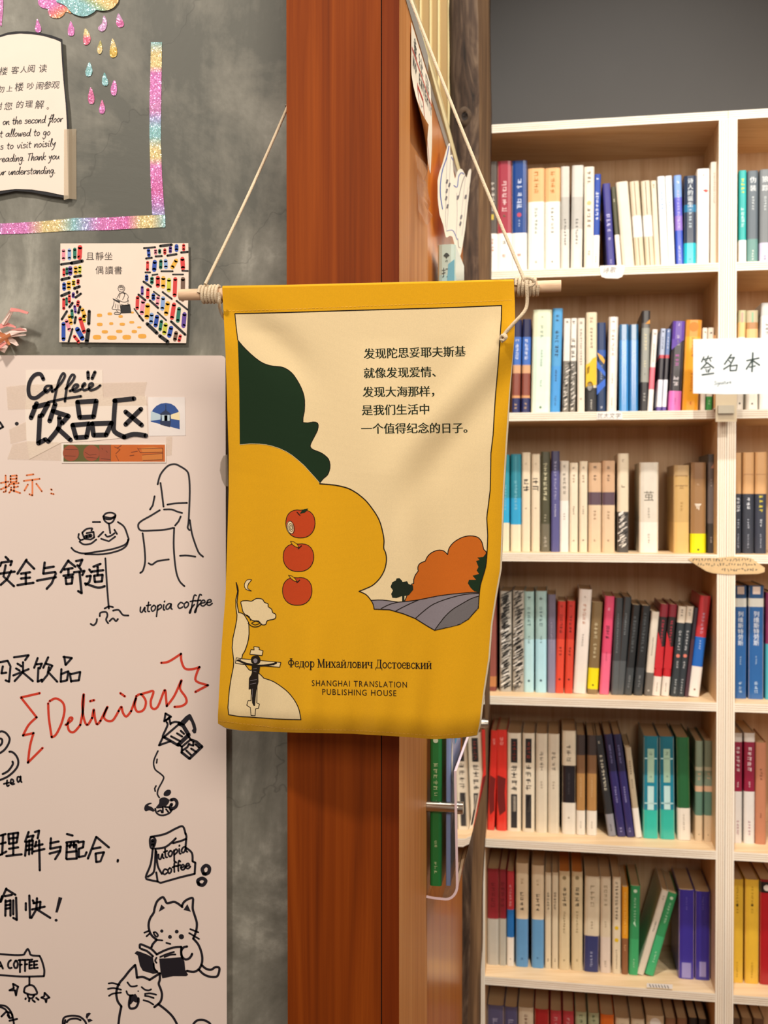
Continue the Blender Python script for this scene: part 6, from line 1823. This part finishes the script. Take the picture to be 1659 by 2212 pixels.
book_row('fourth', 4, (1040, 1200), SS4, .052, [
 ('tall brick red book half hidden by the banner', 40, 92, 82, 34, [('#7c4038', 260), ('#8a4a40', 700), ('#b47848', 760), ('#7a3c34', None)], [('disc', 190, 300, 34, '#d8a878')], {'fit': 0, 'yb': 786}),
 ('black and white brush-patterned book, left of two', 111, 178, 207, 106, '#b0aca2', [('waves', 215, 770, 10, '#141414'), ('waves', 215, 770, 10, '#141414'), ('waves', 215, 770, 10, '#141414'), ('waves', 400, 770, 10, '#f0eee8'), ('waves', 215, 600, 10, '#201e1c')], {'fit': 0, 'yb': 776}),
 ('black and white brush-patterned book, right of two', 182, 248, 203, 180, '#aaa498', [('waves', 215, 770, 10, '#141414'), ('waves', 215, 770, 10, '#1a1a18'), ('waves', 400, 770, 10, '#e8e4dc'), ('waves', 215, 600, 10, '#201e1c'), ('waves', 500, 770, 10, '#201e1c')], {'fit': 0, 'yb': 776}),
 ('pale aqua book, left of two', 253, 310, 208, 246, [('#9fc0bc', 480), ('#b4dce4', None)], [mk(235, 250, 22, '#3c4a48'), mk(290, 410, 22, '#5a7a7c'), mk(460, 510, 14, '#5a7a7c'), ('disc', 705, 725, 14, '#2a5060')], {'fit': 0, 'yb': 780}),  # greyer upper aqua is the board's shade put into the colour
 ('pale aqua book, right of two', 316, 380, 206, 312, [('#9dbebc', 480), ('#aedcea', None)], [mk(235, 250, 22, '#3c4a48'), mk(290, 410, 22, '#5a7a7c'), mk(460, 510, 14, '#5a7a7c'), ('disc', 705, 725, 14, '#2a5060')], {'fit': 0, 'yb': 784}),  # upper aqua again carries the painted board shade
 ('slim grey-violet book in plastic', 385, 432, 226, 382, [('#6a6478', 480), ('#8a86a0', None)], [mk(380, 560, 12, '#a49cb0')], {'fit': 0, 'yb': 782, 'gl': .7}),
 ('red-orange book, left of two', 441, 489, 266, 426, [('#c23428', 480), ('#dc4a34', None)], [mk(285, 300, 16, '#7c1c14'), mk(340, 460, 20, '#5c1410'), mk(520, 580, 18, '#7c1c14'), ('disc', 700, 715, 12, '#5c1410')], {'fit': 0, 'yb': 786, 'gl': .5}),  # deeper red above is the painted shade of the board
 ('red-orange book, right of two', 496, 543, 263, 480, [('#bc3026', 480), ('#d44632', None)], [mk(285, 300, 16, '#7c1c14'), mk(340, 460, 20, '#5c1410'), mk(520, 580, 18, '#7c1c14'), ('disc', 700, 715, 12, '#5c1410')], {'fit': 0, 'yb': 786, 'gl': .5}),  # upper red darkened the same way for the board's shade
 ('thick white leaning book', 566, 640, 198, 531, '#e4dcd4', [mk(235, 250, 14, '#9a8c80'), mk(280, 410, 22, '#cc9a84'), mk(450, 530, 14, '#9a948c')], {'fit': 0, 'yb': 796}),
 ('brown book with yellow foot', 641, 702, 272, 612, [('#7c6642', 645), ('#e8d800', 765), ('#8c7450', None)], [mk(385, 480, 22, '#d0c4a0'), mk(500, 600, 22, '#d0c4a0'), ('disc', 735, 748, 12, '#6a5c00')], {'fit': 0, 'yb': 792}),
 ('bright pink leaning book', 716, 772, 237, 682, [('#d94a70', 560), ('#e8688c', None)], [mk(300, 330, 20, '#f0b0c4'), mk(400, 500, 26, '#5c1a30'), mk(550, 610, 10, '#a83058')], {'fit': 0, 'yb': 791, 'gl': .4}),
 ('dark slate leaning book in plastic, left of two', 775, 820, 246, 750, [('#3a3f43', 600), ('#565c60', None)], [mk(330, 560, 12, '#7c8488')], {'fit': 0, 'yb': 790, 'gl': .8}),
 ('dark slate leaning book in plastic, right of two', 824, 870, 242, 778, [('#34393d', 600), ('#50565a', None)], [mk(330, 460, 12, '#8a9296')], {'fit': 0, 'yb': 790, 'gl': .8}),
 ('black leaning book, left of two', 874, 921, 287, 824, [('#24272a', 640), ('#3c4246', None)], [mk(350, 560, 18, '#5c6468'), mk(680, 760, 14, '#8a9094')], {'fit': 0, 'yb': 792, 'gl': .6}),
 ('black leaning book, right of two', 927, 980, 292, 880, [('#202326', 640), ('#383d41', None)], [mk(330, 560, 18, '#5c6468'), mk(680, 760, 14, '#8a9094')], {'fit': 0, 'yb': 795, 'gl': .6}),
 ('white leaning book with grey foot', 985, 1031, 327, 942, [('#ddd5c6', 668), ('#6a6660', None)], [mk(470, 580, 10, '#8a8478'), mk(760, 790, 16, '#d8d4cc')], {'fit': 0, 'yb': 796}),
 ('red and black book with white foot, left of two', 1037, 1085, 284, 987, [('#8a2434', 355), ('#241a1e', 520), ('#c4202c', 688), ('#e4ddd4', None)], [mk(370, 520, 16, '#c03048'), ('poly', 0, 0, 1, '#c4202c', [[(.0, .3), (.5, .42), (.95, .62), (.95, .7), (.0, .7)]]), mk(720, 780, 9, '#8a8478')], {'fit': 0, 'yb': 796}),
 ('red and black book with white foot, right of two', 1088, 1134, 284, 1040, [('#842232', 355), ('#221a1c', 520), ('#c01f2a', 688), ('#e2dbd2', None)], [mk(370, 520, 16, '#c03048'), ('poly', 0, 0, 1, '#c01f2a', [[(.0, .3), (.5, .42), (.95, .62), (.95, .7), (.0, .7)]]), mk(720, 780, 9, '#8a8478')], {'fit': 0, 'yb': 797}),
 ('black book with cream top and coral dot, left of two', 1141, 1188, 297, 1093, [('#ddd2c0', 388), ('#2a343a', None)], [mk(310, 360, 14, '#6a6258'), mk(430, 550, 16, '#c8ccd0'), ('disc', 560, 585, 22, '#d87a6a'), mk(600, 650, 14, '#c8ccd0'), mk(700, 790, 14, '#b4bcc0')], {'fit': 0, 'yb': 799}),
 ('black book with cream top and coral dot, right of two', 1190, 1231, 297, 1133, [('#dacfbd', 388), ('#28323a', None)], [mk(310, 360, 14, '#6a6258'), mk(430, 550, 16, '#c8ccd0'), ('disc', 560, 585, 22, '#d87a6a'), mk(600, 650, 14, '#c8ccd0'), mk(700, 790, 14, '#b4bcc0')], {'fit': 0, 'yb': 800}),
 ('thin dark plum leaning book', 1234, 1256, 305, 1176, [('#2c2430', 480), ('#4a2c38', None)], [], {'fit': 0, 'yb': 803}),
 ('red, blue and white leaning book', 1267, 1331, 237, 1197, [('#c0343c', 475), ('#1667c4', 645), ('*#ece8e2', None)], [mk(330, 470, 20, '#c8b0cc'), mk(490, 560, 14, '#b4d0f0'), ('disc', 770, 785, 12, '#8a6a5c')], {'fit': 0, 'yb': 820, 'under': '#c0343c'}),
 ('blue book with white vertical title, left of two', 1466, 1537, 175, 1463, [('#1a4a7c', 250), ('#d8d8d0', 300), ('#215c9c', None)], [('line', 180, 225, 40, '#d8c4b8'), ('chars', 325, 530, 34, '#e8eef4', '列维斯特劳斯'), mk(590, 650, 12, '#a8c4e0'), mk(740, 830, 22, '#b4cce4')], {'yb': 842, 'gl': .7}),
 ('blue book with white vertical title, right of two', 1549, 1638, 174, 1545, [('#1a4a7c', 250), ('#d8d8d0', 300), ('#215c9c', None)], [('line', 180, 225, 44, '#d8c4b8'), ('chars', 325, 530, 36, '#e8eef4', '列维斯特劳斯'), mk(590, 650, 12, '#a8c4e0'), mk(740, 830, 22, '#b4cce4')], {'yb': 846, 'gl': .7}),
 ('magenta and cyan book at the photo edge', 1650, 1700, 215, 1645, [('#7c2a54', 520), ('#4aa8b8', None)], [], {'yb': 850}),
], 786)
book_row('fifth', 5, (1000, 1500), SS5, .056, [
 ('glossy red book beside the door holder', 141, 180, 196, 121, '#d03028', [mk(240, 290, 18, '#f0a8a0'), ('poly', 0, 0, 1, '#6a1414', [[(.1, .45), (.9, .48), (.8, .62), (.9, .8), (.3, .85), (.1, .7)]])], {'fit': 0, 'yb': 764, 'gl': .8}),
 ('red book with dark red ink mark', 184, 240, 192, 182, '#d63229', [mk(230, 290, 22, '#f0a8a0'), ('poly', 0, 0, 1, '#6a1414', [[(.1, .45), (.9, .48), (.8, .62), (.9, .8), (.3, .85), (.1, .7)]])], {'yb': 750, 'gl': .6}),
 ('white book with black title block, left of two', 246, 320, 210, 241, '#e2d8c4', [('line', 240, 372, 36, '#1e1c1e'), mk(255, 365, 24, '#c8503c'), mk(380, 540, 36, '#3c3834'), ('line', 545, 730, 34, '#26262a'), ('line', 555, 640, 18, '#d8d0c0')], {'fit': 0, 'yb': 750}),
 ('white book with black title block, right of two', 328, 394, 211, 323, '#dfd5c0', [('line', 240, 372, 34, '#1e1c1e'), mk(255, 365, 22, '#c8503c'), mk(380, 540, 34, '#3c3834'), ('line', 545, 730, 32, '#26262a'), ('line', 555, 640, 16, '#d8d0c0')], {'fit': 0, 'yb': 752}),
 ('cream book in plastic, left of two', 401, 463, 213, 396, '#ddd3be', [mk(310, 440, 24, '#7c7466'), mk(470, 520, 14, '#a89c88')], {'fit': 0, 'yb': 753, 'gl': .7}),
 ('cream book in plastic, right of two', 469, 530, 215, 462, '#d9cfba', [mk(310, 440, 24, '#7c7466'), mk(470, 520, 14, '#a89c88')], {'fit': 0, 'yb': 755, 'gl': .7}),
 ('cream book with square black middle', 541, 616, 197, 538, [('#ddd2bb', 388), ('#1e1c22', 592), ('#e2dccf', None)], [mk(270, 380, 30, '#7c7264'), mk(430, 560, 12, '#4a464c'), ('disc', 668, 680, 10, '#8a8478')], {'fit': 0, 'yb': 765, 'gl': .4}),
 ('brown shaded book with white foot, left of two', 620, 667, 221, 617, [('#3c3230', 330), ('#7c5a3c', 430), ('#b0844e', 632), ('*#e6e0d4', None)], [mk(450, 560, 10, '#d8b888'), mk(690, 730, 9, '#8a8478')], {'fit': 0, 'yb': 765}),
 ('brown shaded book with white foot, right of two', 670, 723, 222, 674, [('#3c3230', 330), ('#7c5a3c', 430), ('#b0844e', 632), ('*#e6e0d4', None)], [mk(450, 560, 10, '#d8b888'), mk(690, 730, 9, '#8a8478')], {'fit': 0, 'yb': 766}),
 ('leaning black book with cream title', 713, 757, 226, 790, [('#26282c', 648), ('#8c8c94', None)], [mk(255, 275, 14, '#c8c4b4'), mk(330, 540, 18, '#d8d4c0'), mk(700, 750, 10, '#3c3c44')], {'fit': 0, 'yb': 766}),
 ('leaning navy-violet book, left of two', 766, 812, 219, 841, [('#242448', 420), ('#302c66', None)], [mk(275, 380, 12, '#8a88c0'), mk(500, 600, 12, '#a8a4d8'), mk(720, 750, 14, '#a8a4d8')], {'fit': 0, 'yb': 772, 'gl': .4}),
 ('leaning navy-violet book, right of two', 816, 860, 219, 891, [('#242448', 420), ('#302c66', None)], [mk(275, 380, 12, '#8a88c0'), mk(500, 600, 12, '#a8a4d8'), mk(720, 750, 14, '#a8a4d8')], {'fit': 0, 'yb': 775, 'gl': .4}),
 ('short leaning cream book with white foot', 880, 914, 291, 939, [('#b4a68c', 618), ('*#e8e4dc', None)], [mk(360, 440, 12, '#5c5444'), mk(460, 520, 10, '#7c7262')], {'fit': 0, 'yb': 778}),
 ('thick teal book with pale green label, left of two', 977, 1058, 226, 980, [('#157084', 440), ('#1a86a0', 632), ('#34bfae', None)], [('line', 295, 480, 36, '#a4c8b0'), mk(310, 345, 22, '#3c6a5c'), mk(440, 465, 16, '#3c6a5c'), ('line', 345, 352, 80, '#a8d8dc'), ('line', 590, 598, 76, '#a8d8dc'), ('line', 500, 630, 34, '#bfe4e4')], {'fit': 0, 'yb': 788, 'gl': .5}),  # darkest teal band paints the shaded upper part of the spine
 ('thick teal book with pale green label, right of two', 1067, 1148, 229, 1072, [('#146c80', 440), ('#18829c', 632), ('#32b8a8', None)], [('line', 297, 482, 36, '#a4c8b0'), mk(310, 345, 22, '#3c6a5c'), mk(440, 465, 16, '#3c6a5c'), ('line', 347, 354, 80, '#a8d8dc'), ('line', 592, 600, 76, '#a8d8dc'), ('line', 500, 630, 34, '#bfe4e4')], {'fit': 0, 'yb': 795, 'gl': .5}),  # top teal band holds the same painted shade
 ('forest green book with white foot', 1160, 1230, 233, 1168, [('#1c6236', 618), ('*#e8e2d6', None)], [mk(650, 740, 12, '#b8b0a4')], {'fit': 0, 'yb': 793}),
 ('sage and beige banded book, left of two', 1263, 1306, 253, 1262, [('#7c8c78', 390), ('#b4b49c', 410), ('#7c8f7c', 490), ('#d8b494', 520), ('#5c8474', 645), ('#d8c4a4', None)], [mk(420, 470, 20, '#c8a888'), mk(740, 755, 10, '#6a5c48')], {'fit': 0, 'yb': 780}),
 ('sage and beige banded book, right of two', 1310, 1356, 252, 1311, [('#7c8c78', 390), ('#b4b49c', 410), ('#7c8f7c', 490), ('#d8b494', 520), ('#5c8474', 645), ('#d8c4a4', None)], [mk(420, 470, 20, '#c8a888'), mk(740, 755, 10, '#6a5c48')], {'fit': 0, 'yb': 782}),
 ('crimson and white book in plastic, left of two', 1476, 1524, 210, 1470, [('#d4ccc4', 260), ('#8e1c3c', 540), ('#dcd8d4', None)], [mk(285, 430, 22, '#e8d8dc'), mk(480, 520, 12, '#d8b8c0'), mk(700, 800, 16, '#b48c98')], {'yb': 832, 'gl': .7}),
 ('crimson and white book in plastic, right of two', 1530, 1590, 210, 1527, [('#d4ccc4', 260), ('#8a1b3a', 540), ('#dad6d2', None)], [mk(285, 430, 26, '#e8d8dc'), mk(480, 520, 12, '#d8b8c0'), mk(700, 800, 16, '#b48c98')], {'yb': 834, 'gl': .7}),
 ('dusty pink book at the photo edge', 1597, 1656, 262, 1590, '#b87a5c', [mk(400, 480, 16, '#7c4c38'), mk(640, 680, 10, '#7c4c38')], {'yb': 812}),
], 768)
book_row('sixth', 6, (1000, 1800), SS5, .056, [
 ('dark red book with grey lower half, left of two', 106, 170, 190, 103, [('#8c2630', 465), ('#b4b1a8', None)], [mk(260, 420, 26, '#6a1820')], {'yb': 718, 'gl': .3}),
 ('dark red book with grey lower half, right of two', 175, 238, 195, 172, [('#862430', 465), ('#b0aea4', None)], [mk(260, 420, 26, '#6a1820')], {'yb': 722, 'gl': .3}),
 ('narrow red, blue and white book', 242, 281, 206, 238, [('#b43038', 420), ('#1668b0', 575), ('#e2dcd2', None)], [mk(280, 410, 16, '#d8a0a4'), mk(690, 705, 10, '#8a8478')], {'yb': 735}),
 ('cream book with light blue lower half, left of two', 288, 355, 162, 287, [('#dcc8a8', 475), ('#5a92c4', None)], [mk(240, 300, 18, '#b49c78'), mk(320, 450, 24, '#4a4034'), mk(690, 715, 14, '#2c5a8a')], {'yb': 745}),
 ('cream book with light blue lower half, right of two', 373, 440, 174, 373, [('#dfccac', 480), ('#5f98c8', None)], [mk(250, 310, 18, '#b49c78'), mk(330, 460, 24, '#4a4034'), mk(690, 720, 14, '#2c5a8a')], {'yb': 755}),
 ('slim cream book, left of two', 446, 479, 213, 446, '#ddcfb2', [mk(320, 430, 15, '#5c5240'), mk(690, 715, 9, '#5c5240')], {'yb': 750}),
 ('slim cream book, right of two', 484, 518, 213, 483, '#d9cbae', [mk(320, 430, 15, '#5c5240'), mk(690, 715, 9, '#5c5240')], {'yb': 752}),
 ('sand coloured book with bold title, left of two', 521, 580, 206, 521, '#d6c5a0', [('disc', 230, 255, 22, '#8a7a58'), mk(290, 410, 26, '#3c3424'), mk(430, 560, 14, '#8a7a58'), mk(700, 730, 14, '#8a7a58')], {'yb': 762, 'pg': '#d98a3c'}),
 ('sand coloured book with bold title, right of two', 592, 652, 209, 590, '#d3c29d', [('disc', 230, 255, 22, '#8a7a58'), mk(290, 410, 26, '#3c3424'), mk(430, 560, 14, '#8a7a58'), mk(700, 730, 14, '#8a7a58')], {'yb': 768, 'pg': '#d98a3c'}),
 ('thick cream book with navy foot', 664, 746, 233, 656, [('#d6c9ae', 566), ('#2c3468', None)], [mk(280, 410, 28, '#a49678'), mk(480, 530, 14, '#a49678'), mk(650, 740, 16, '#a8b0d4')], {'yb': 768}),
 ('thick plain cream book beside the navy-footed one', 752, 809, 235, 746, [('#d3c5ab', 570), ('#d6c8bc', None)], [mk(280, 410, 22, '#a49678'), mk(480, 530, 12, '#a49678'), mk(700, 740, 12, '#8a7c68')], {'yb': 770}),
 ('cream book with two yellow dots', 816, 862, 237, 812, '#dccfb4', [mk(260, 480, 18, '#5c503c'), ('disc', 510, 530, 22, '#dcb81c'), ('disc', 575, 600, 22, '#dcb81c'), mk(640, 760, 10, '#7c705c')], {'yb': 775}),
 ('narrow orange and brown book', 866, 900, 291, 864, [('#e09a20', 570), ('#8a5a38', None)], [mk(320, 560, 12, '#f0c468'), mk(600, 640, 12, '#d8a878')], {'yb': 765}),
 ('leaning green book, left of two', 912, 965, 286, 901, [('#2e9058', 560), ('#38a468', None)], [('disc', 300, 325, 20, '#cfe4cc'), mk(340, 470, 16, '#a8d8b4'), ('poly', 0, 0, 1, '#bfe4c8', [[(.35, .42), (.5, .39), (.65, .46)]]), mk(660, 720, 12, '#a8d8b4')], {'fit': 0, 'yb': 745}),
 ('strongly leaning white book', 1082, 1122, 316, 946, '#d8d0c0', [mk(340, 370, 14, '#9a9080'), mk(480, 540, 12, '#6a6254')], {'fit': 0, 'yb': 768}),
 ('strongly leaning green book, right of two', 1118, 1170, 331, 990, [('#2e9058', 560), ('#3cae74', None)], [('disc', 345, 370, 18, '#cfe4cc'), mk(380, 500, 16, '#a8d8b4'), mk(640, 700, 12, '#bfe8cc')], {'fit': 0, 'yb': 766}),
 ('thick violet-blue book, left of two', 1171, 1257, 306, 1172, [('#382f98', 680), ('#3f36a4', None)], [mk(340, 420, 12, '#6a62c0'), ('line', 690, 770, 50, '#9a94d0')], {'fit': 0, 'yb': 776, 'gl': .5}),
 ('thick violet-blue book, right of two', 1265, 1348, 316, 1262, [('#352d92', 680), ('#3b339c', None)], [mk(340, 420, 12, '#6a62c0'), ('line', 690, 770, 36, '#9a94d0')], {'fit': 0, 'yb': 788, 'gl': .5}),
 ('yellow book in plastic, left of two', 1463, 1531, 249, 1456, '#e2b83a', [mk(290, 460, 14, '#a8801c'), ('disc', 395, 410, 14, '#3c2c10'), mk(740, 840, 12, '#b48c24')], {'yb': 868, 'gl': .8}),
 ('yellow book in plastic, right of two', 1537, 1613, 251, 1533, '#e0b438', [mk(290, 460, 14, '#a8801c'), ('disc', 395, 410, 14, '#3c2c10'), mk(740, 840, 12, '#b48c24')], {'yb': 872, 'gl': .8}),
 ('deep red book at the photo edge', 1618, 1690, 251, 1614, [('#7c1018', 265), ('#1a1416', 330), ('#a81620', None)], [('disc', 275, 325, 36, '#d8d0c8')], {'yb': 876, 'gl': .4}),
], 765)
G = (1000, 1800)
book_row('bottom', 7, G, SS5, .054, [
 ('slate violet book, left of two', 102, 195, 931, 100, '#55557a', [mk(1010, 1100, 34, '#a8a8c8')], {'gl': .4}),
 ('slate violet book, right of two', 201, 298, 941, 198, '#52527a', [mk(1010, 1100, 34, '#a8a8c8')], {'gl': .4}),
 ('cream book with brown marks', 303, 385, 946, 300, '#d6c8ae', [mk(980, 1080, 20, '#7c4c38')]),
 ('plain red book', 391, 470, 955, 388, '#a81c20', []),
 ('rosy red book, left of two', 476, 538, 963, 473, '#b83a44', [mk(1000, 1080, 24, '#d8a0a0')]),
 ('rosy red book, right of two', 545, 606, 966, 541, '#b53a42', [mk(1000, 1080, 24, '#d8a0a0')]),
 ('pale green book, left of two', 613, 675, 971, 609, '#aab08c', [mk(985, 1050, 22, '#5c6a48')]),
 ('pale green book, right of two', 683, 743, 976, 679, '#a6ac88', [mk(985, 1050, 22, '#5c6a48')]),
 ('orange book', 750, 824, 985, 746, '#d86a1c', []),
 ('cream book beside the orange one', 831, 908, 1003, 827, '#d3c2a4', [mk(1030, 1100, 20, '#8a6a50')]),
 ('cream book beside the thick white-discs one', 916, 990, 1008, 912, '#cfbfa2', [mk(1030, 1100, 20, '#8a6a50')]),
 ('thick cream book with white disc', 1000, 1096, 990, 996, '#c9b594', [('disc', 1000, 1060, 60, '#e8e4dc')]),
 ('brown book, left of two', 1104, 1160, 1006, 1100, '#8a6448', []),
 ('brown book, right of two', 1168, 1222, 1006, 1164, '#866246', []),
 ('black book near the divider, left of two', 1230, 1278, 1003, 1226, '#241c18', []),
 ('black book near the divider, right of two', 1284, 1330, 1010, 1280, '#281e1a', []),
 ('dark brown book right of the divider', 1462, 1512, 1005, 1458, '#5c4230', [], {'yb': 1620}),
 ('tan book beside the dark brown one', 1518, 1575, 1006, 1514, '#8a6a48', [], {'yb': 1620}),
 ('brown book near the photo edge', 1582, 1640, 1008, 1578, '#6a4c36', [], {'yb': 1620}),
], 1560)

# ================================================================== labels on the shelves
lab = M('#f0ece6', .7, var=.03, name='label_paper')
pencil = M('#3a3f42', .6, name='label_ink')
def shelf_label(name, loop, chars, label, mat=lab, group='handwritten shelf labels', d=.0007, thick=.0005, strokes=()):
    fpl = Plane(sfr(0, 0, CAMZ), -D)
    mb = MB()
    mb.slab([fpl(x, y, d + thick) for x, y in loop], [fpl(x, y, d) for x, y in loop], mat)
    mp = lambda x, y: fpl(x, y, d + thick + .0002)
    for ch, x, y, s_, sh in chars:
        for f in glyph2d(ch, x, y, s_, shear=sh, thin_x=.005, thin_y=.005):
            mb.face([mp(*p) for p in f], pencil)
    for st, w in strokes:
        for f in stroke2d(st, w):
            mb.face([mp(*p) for p in f], pencil)
    o = mb.build(name)
    rebase(o, fpl(sum(p[0] for p in loop) / len(loop), sum(p[1] for p in loop) / len(loop), d))
    return tag(o, label, 'label', group)
zA = T(1040, 230, SS1); zB = T(1080, 560, SS2); zC = T(1060, 880, SS3); zF = T(1000, 1800, SS5)
shelf_label('shelf_label', zA('686,922 828,918 828,945 815,985 790,996 720,994 695,985 686,960'), [('诗', *zA([(722, 948)])[0], 14, .3), ('歌', *zA([(762, 946)])[0], 14, .3)], 'small white label under the top row of books, left bookcase')
shelf_label('shelf_label', zB('600,950 650,945 742,938 757,955 758,992 600,990'), [(c, *zB([(620 + 37 * i, 968)])[0], 12.5, .2) for i, c in enumerate('犹太文学')], 'small white label on the edge under the second row of books')
shelf_label('shelf_label', zF('1000,815 1140,822 1140,846 1000,838'), [], 'pale pencilled label on the edge under the sixth row of books', strokes=[(zF('%d,%d %d,%d' % (1015 + 16 * i, 822 + i, 1022 + 16 * i, 836 + i)), 1.6) for i in range(7)])
random.seed(9)
scr = []
for r, (xa, xb, y) in enumerate(((1215, 1560, 912), (1240, 1590, 940), (1385, 1600, 972))):
    x = xa
    while x < xb:
        scr.append((zC([(x + random.uniform(-6, 6), y + random.uniform(-9, 9)) for _ in range(4)], 2), 1.1)); x += 17
shelf_label('torn_label', zC('1180,910 1200,898 1350,900 1452,892 1560,902 1640,960 1638,985 1600,996 1420,1000 1330,992 1290,980 1250,955'), [], 'torn brown paper label with handwriting across the divider below the third row', M('#d2b486', .8, var=.15, scale=60, name='brown_paper'), d=.0008, strokes=scr)
# signed-copies sign and its clip
sg_ = empty('signboard', sfr(uJ, -.03, tops[2]))
SD = -.034
spl = Plane(sfr(0, SD, CAMZ), -D)
mb = MB()
lp = zB('1197,495 1500,488 1652,487 1656,832 1400,836 1195,830')
mb.slab([spl(x, y, .0008) for x, y in lp], [spl(x, y) for x, y in lp], M('#c4ced4', .4, coat=.2, var=.02, name='sign_card'))
ms_ = lambda x, y: spl(x, y, .001)
dkg = M('#223634', .5, name='sign_ink')
for st, w in (('1262,605 1248,635', 1.7), ('1255,622 1280,615', 1.6), ('1268,622 1275,640', 1.5), ('1290,598 1278,628', 1.6), ('1285,615 1312,608', 1.6), ('1298,615 1305,632', 1.5), ('1282,640 1245,680', 2), ('1282,640 1322,672', 2), ('1265,672 1300,666', 1.6), ('1275,682 1280,698', 1.5), ('1302,676 1290,700', 1.5), ('1288,684 1290,700', 1.4), ('1252,716 1322,706', 2),
              ('1432,590 1390,650', 2), ('1422,612 1450,608 1425,655 1385,680', 2), ('1415,625 1428,640', 1.6), ('1425,660 1425,690', 1.8), ('1425,662 1468,655 1462,688 1428,690', 1.8),
              ('1528,628 1602,612', 2), ('1565,580 1560,695', 2.2), ('1558,630 1525,680', 2), ('1566,628 1606,655', 2), ('1545,668 1580,660', 1.8)):
    mb.ink(zB(st), w * 1.7, ms_, dkg)
a, b = zB([(1325, 778), (1432, 768)])
for f in pen2d('Signature', a[0], a[1], b[0], b[1], 4.0, .8):
    mb.face([ms_(*p) for p in f], dkg)
card = mb.build('sign_card')
mb = MB()
c0 = zB([(1400, 960)])[0]
uc = (spl(c0[0], c0[1]) - SO).dot(U)
mb.box(uc - .020, uc + .020, -.0345, -.0325, tops[2] - .026, tops[2] + .040, M('#a8987c', .35, name='clip_plastic'), sfr)
mb.box(uc - .020, uc + .020, -.0325, .03, tops[2] + .0003, tops[2] + .0022, acr_e, sfr)
mb.box(uc - .016, uc + .014, -.040, -.0346, tops[2] - .010, tops[2] + .006, M('#98907f', .4, name='clip_metal'), sfr)
clip = mb.build('clip')
under(sg_, card, clip)
tag(sg_, 'white handwritten card clipped before the divider between the two bookcases', 'sign')
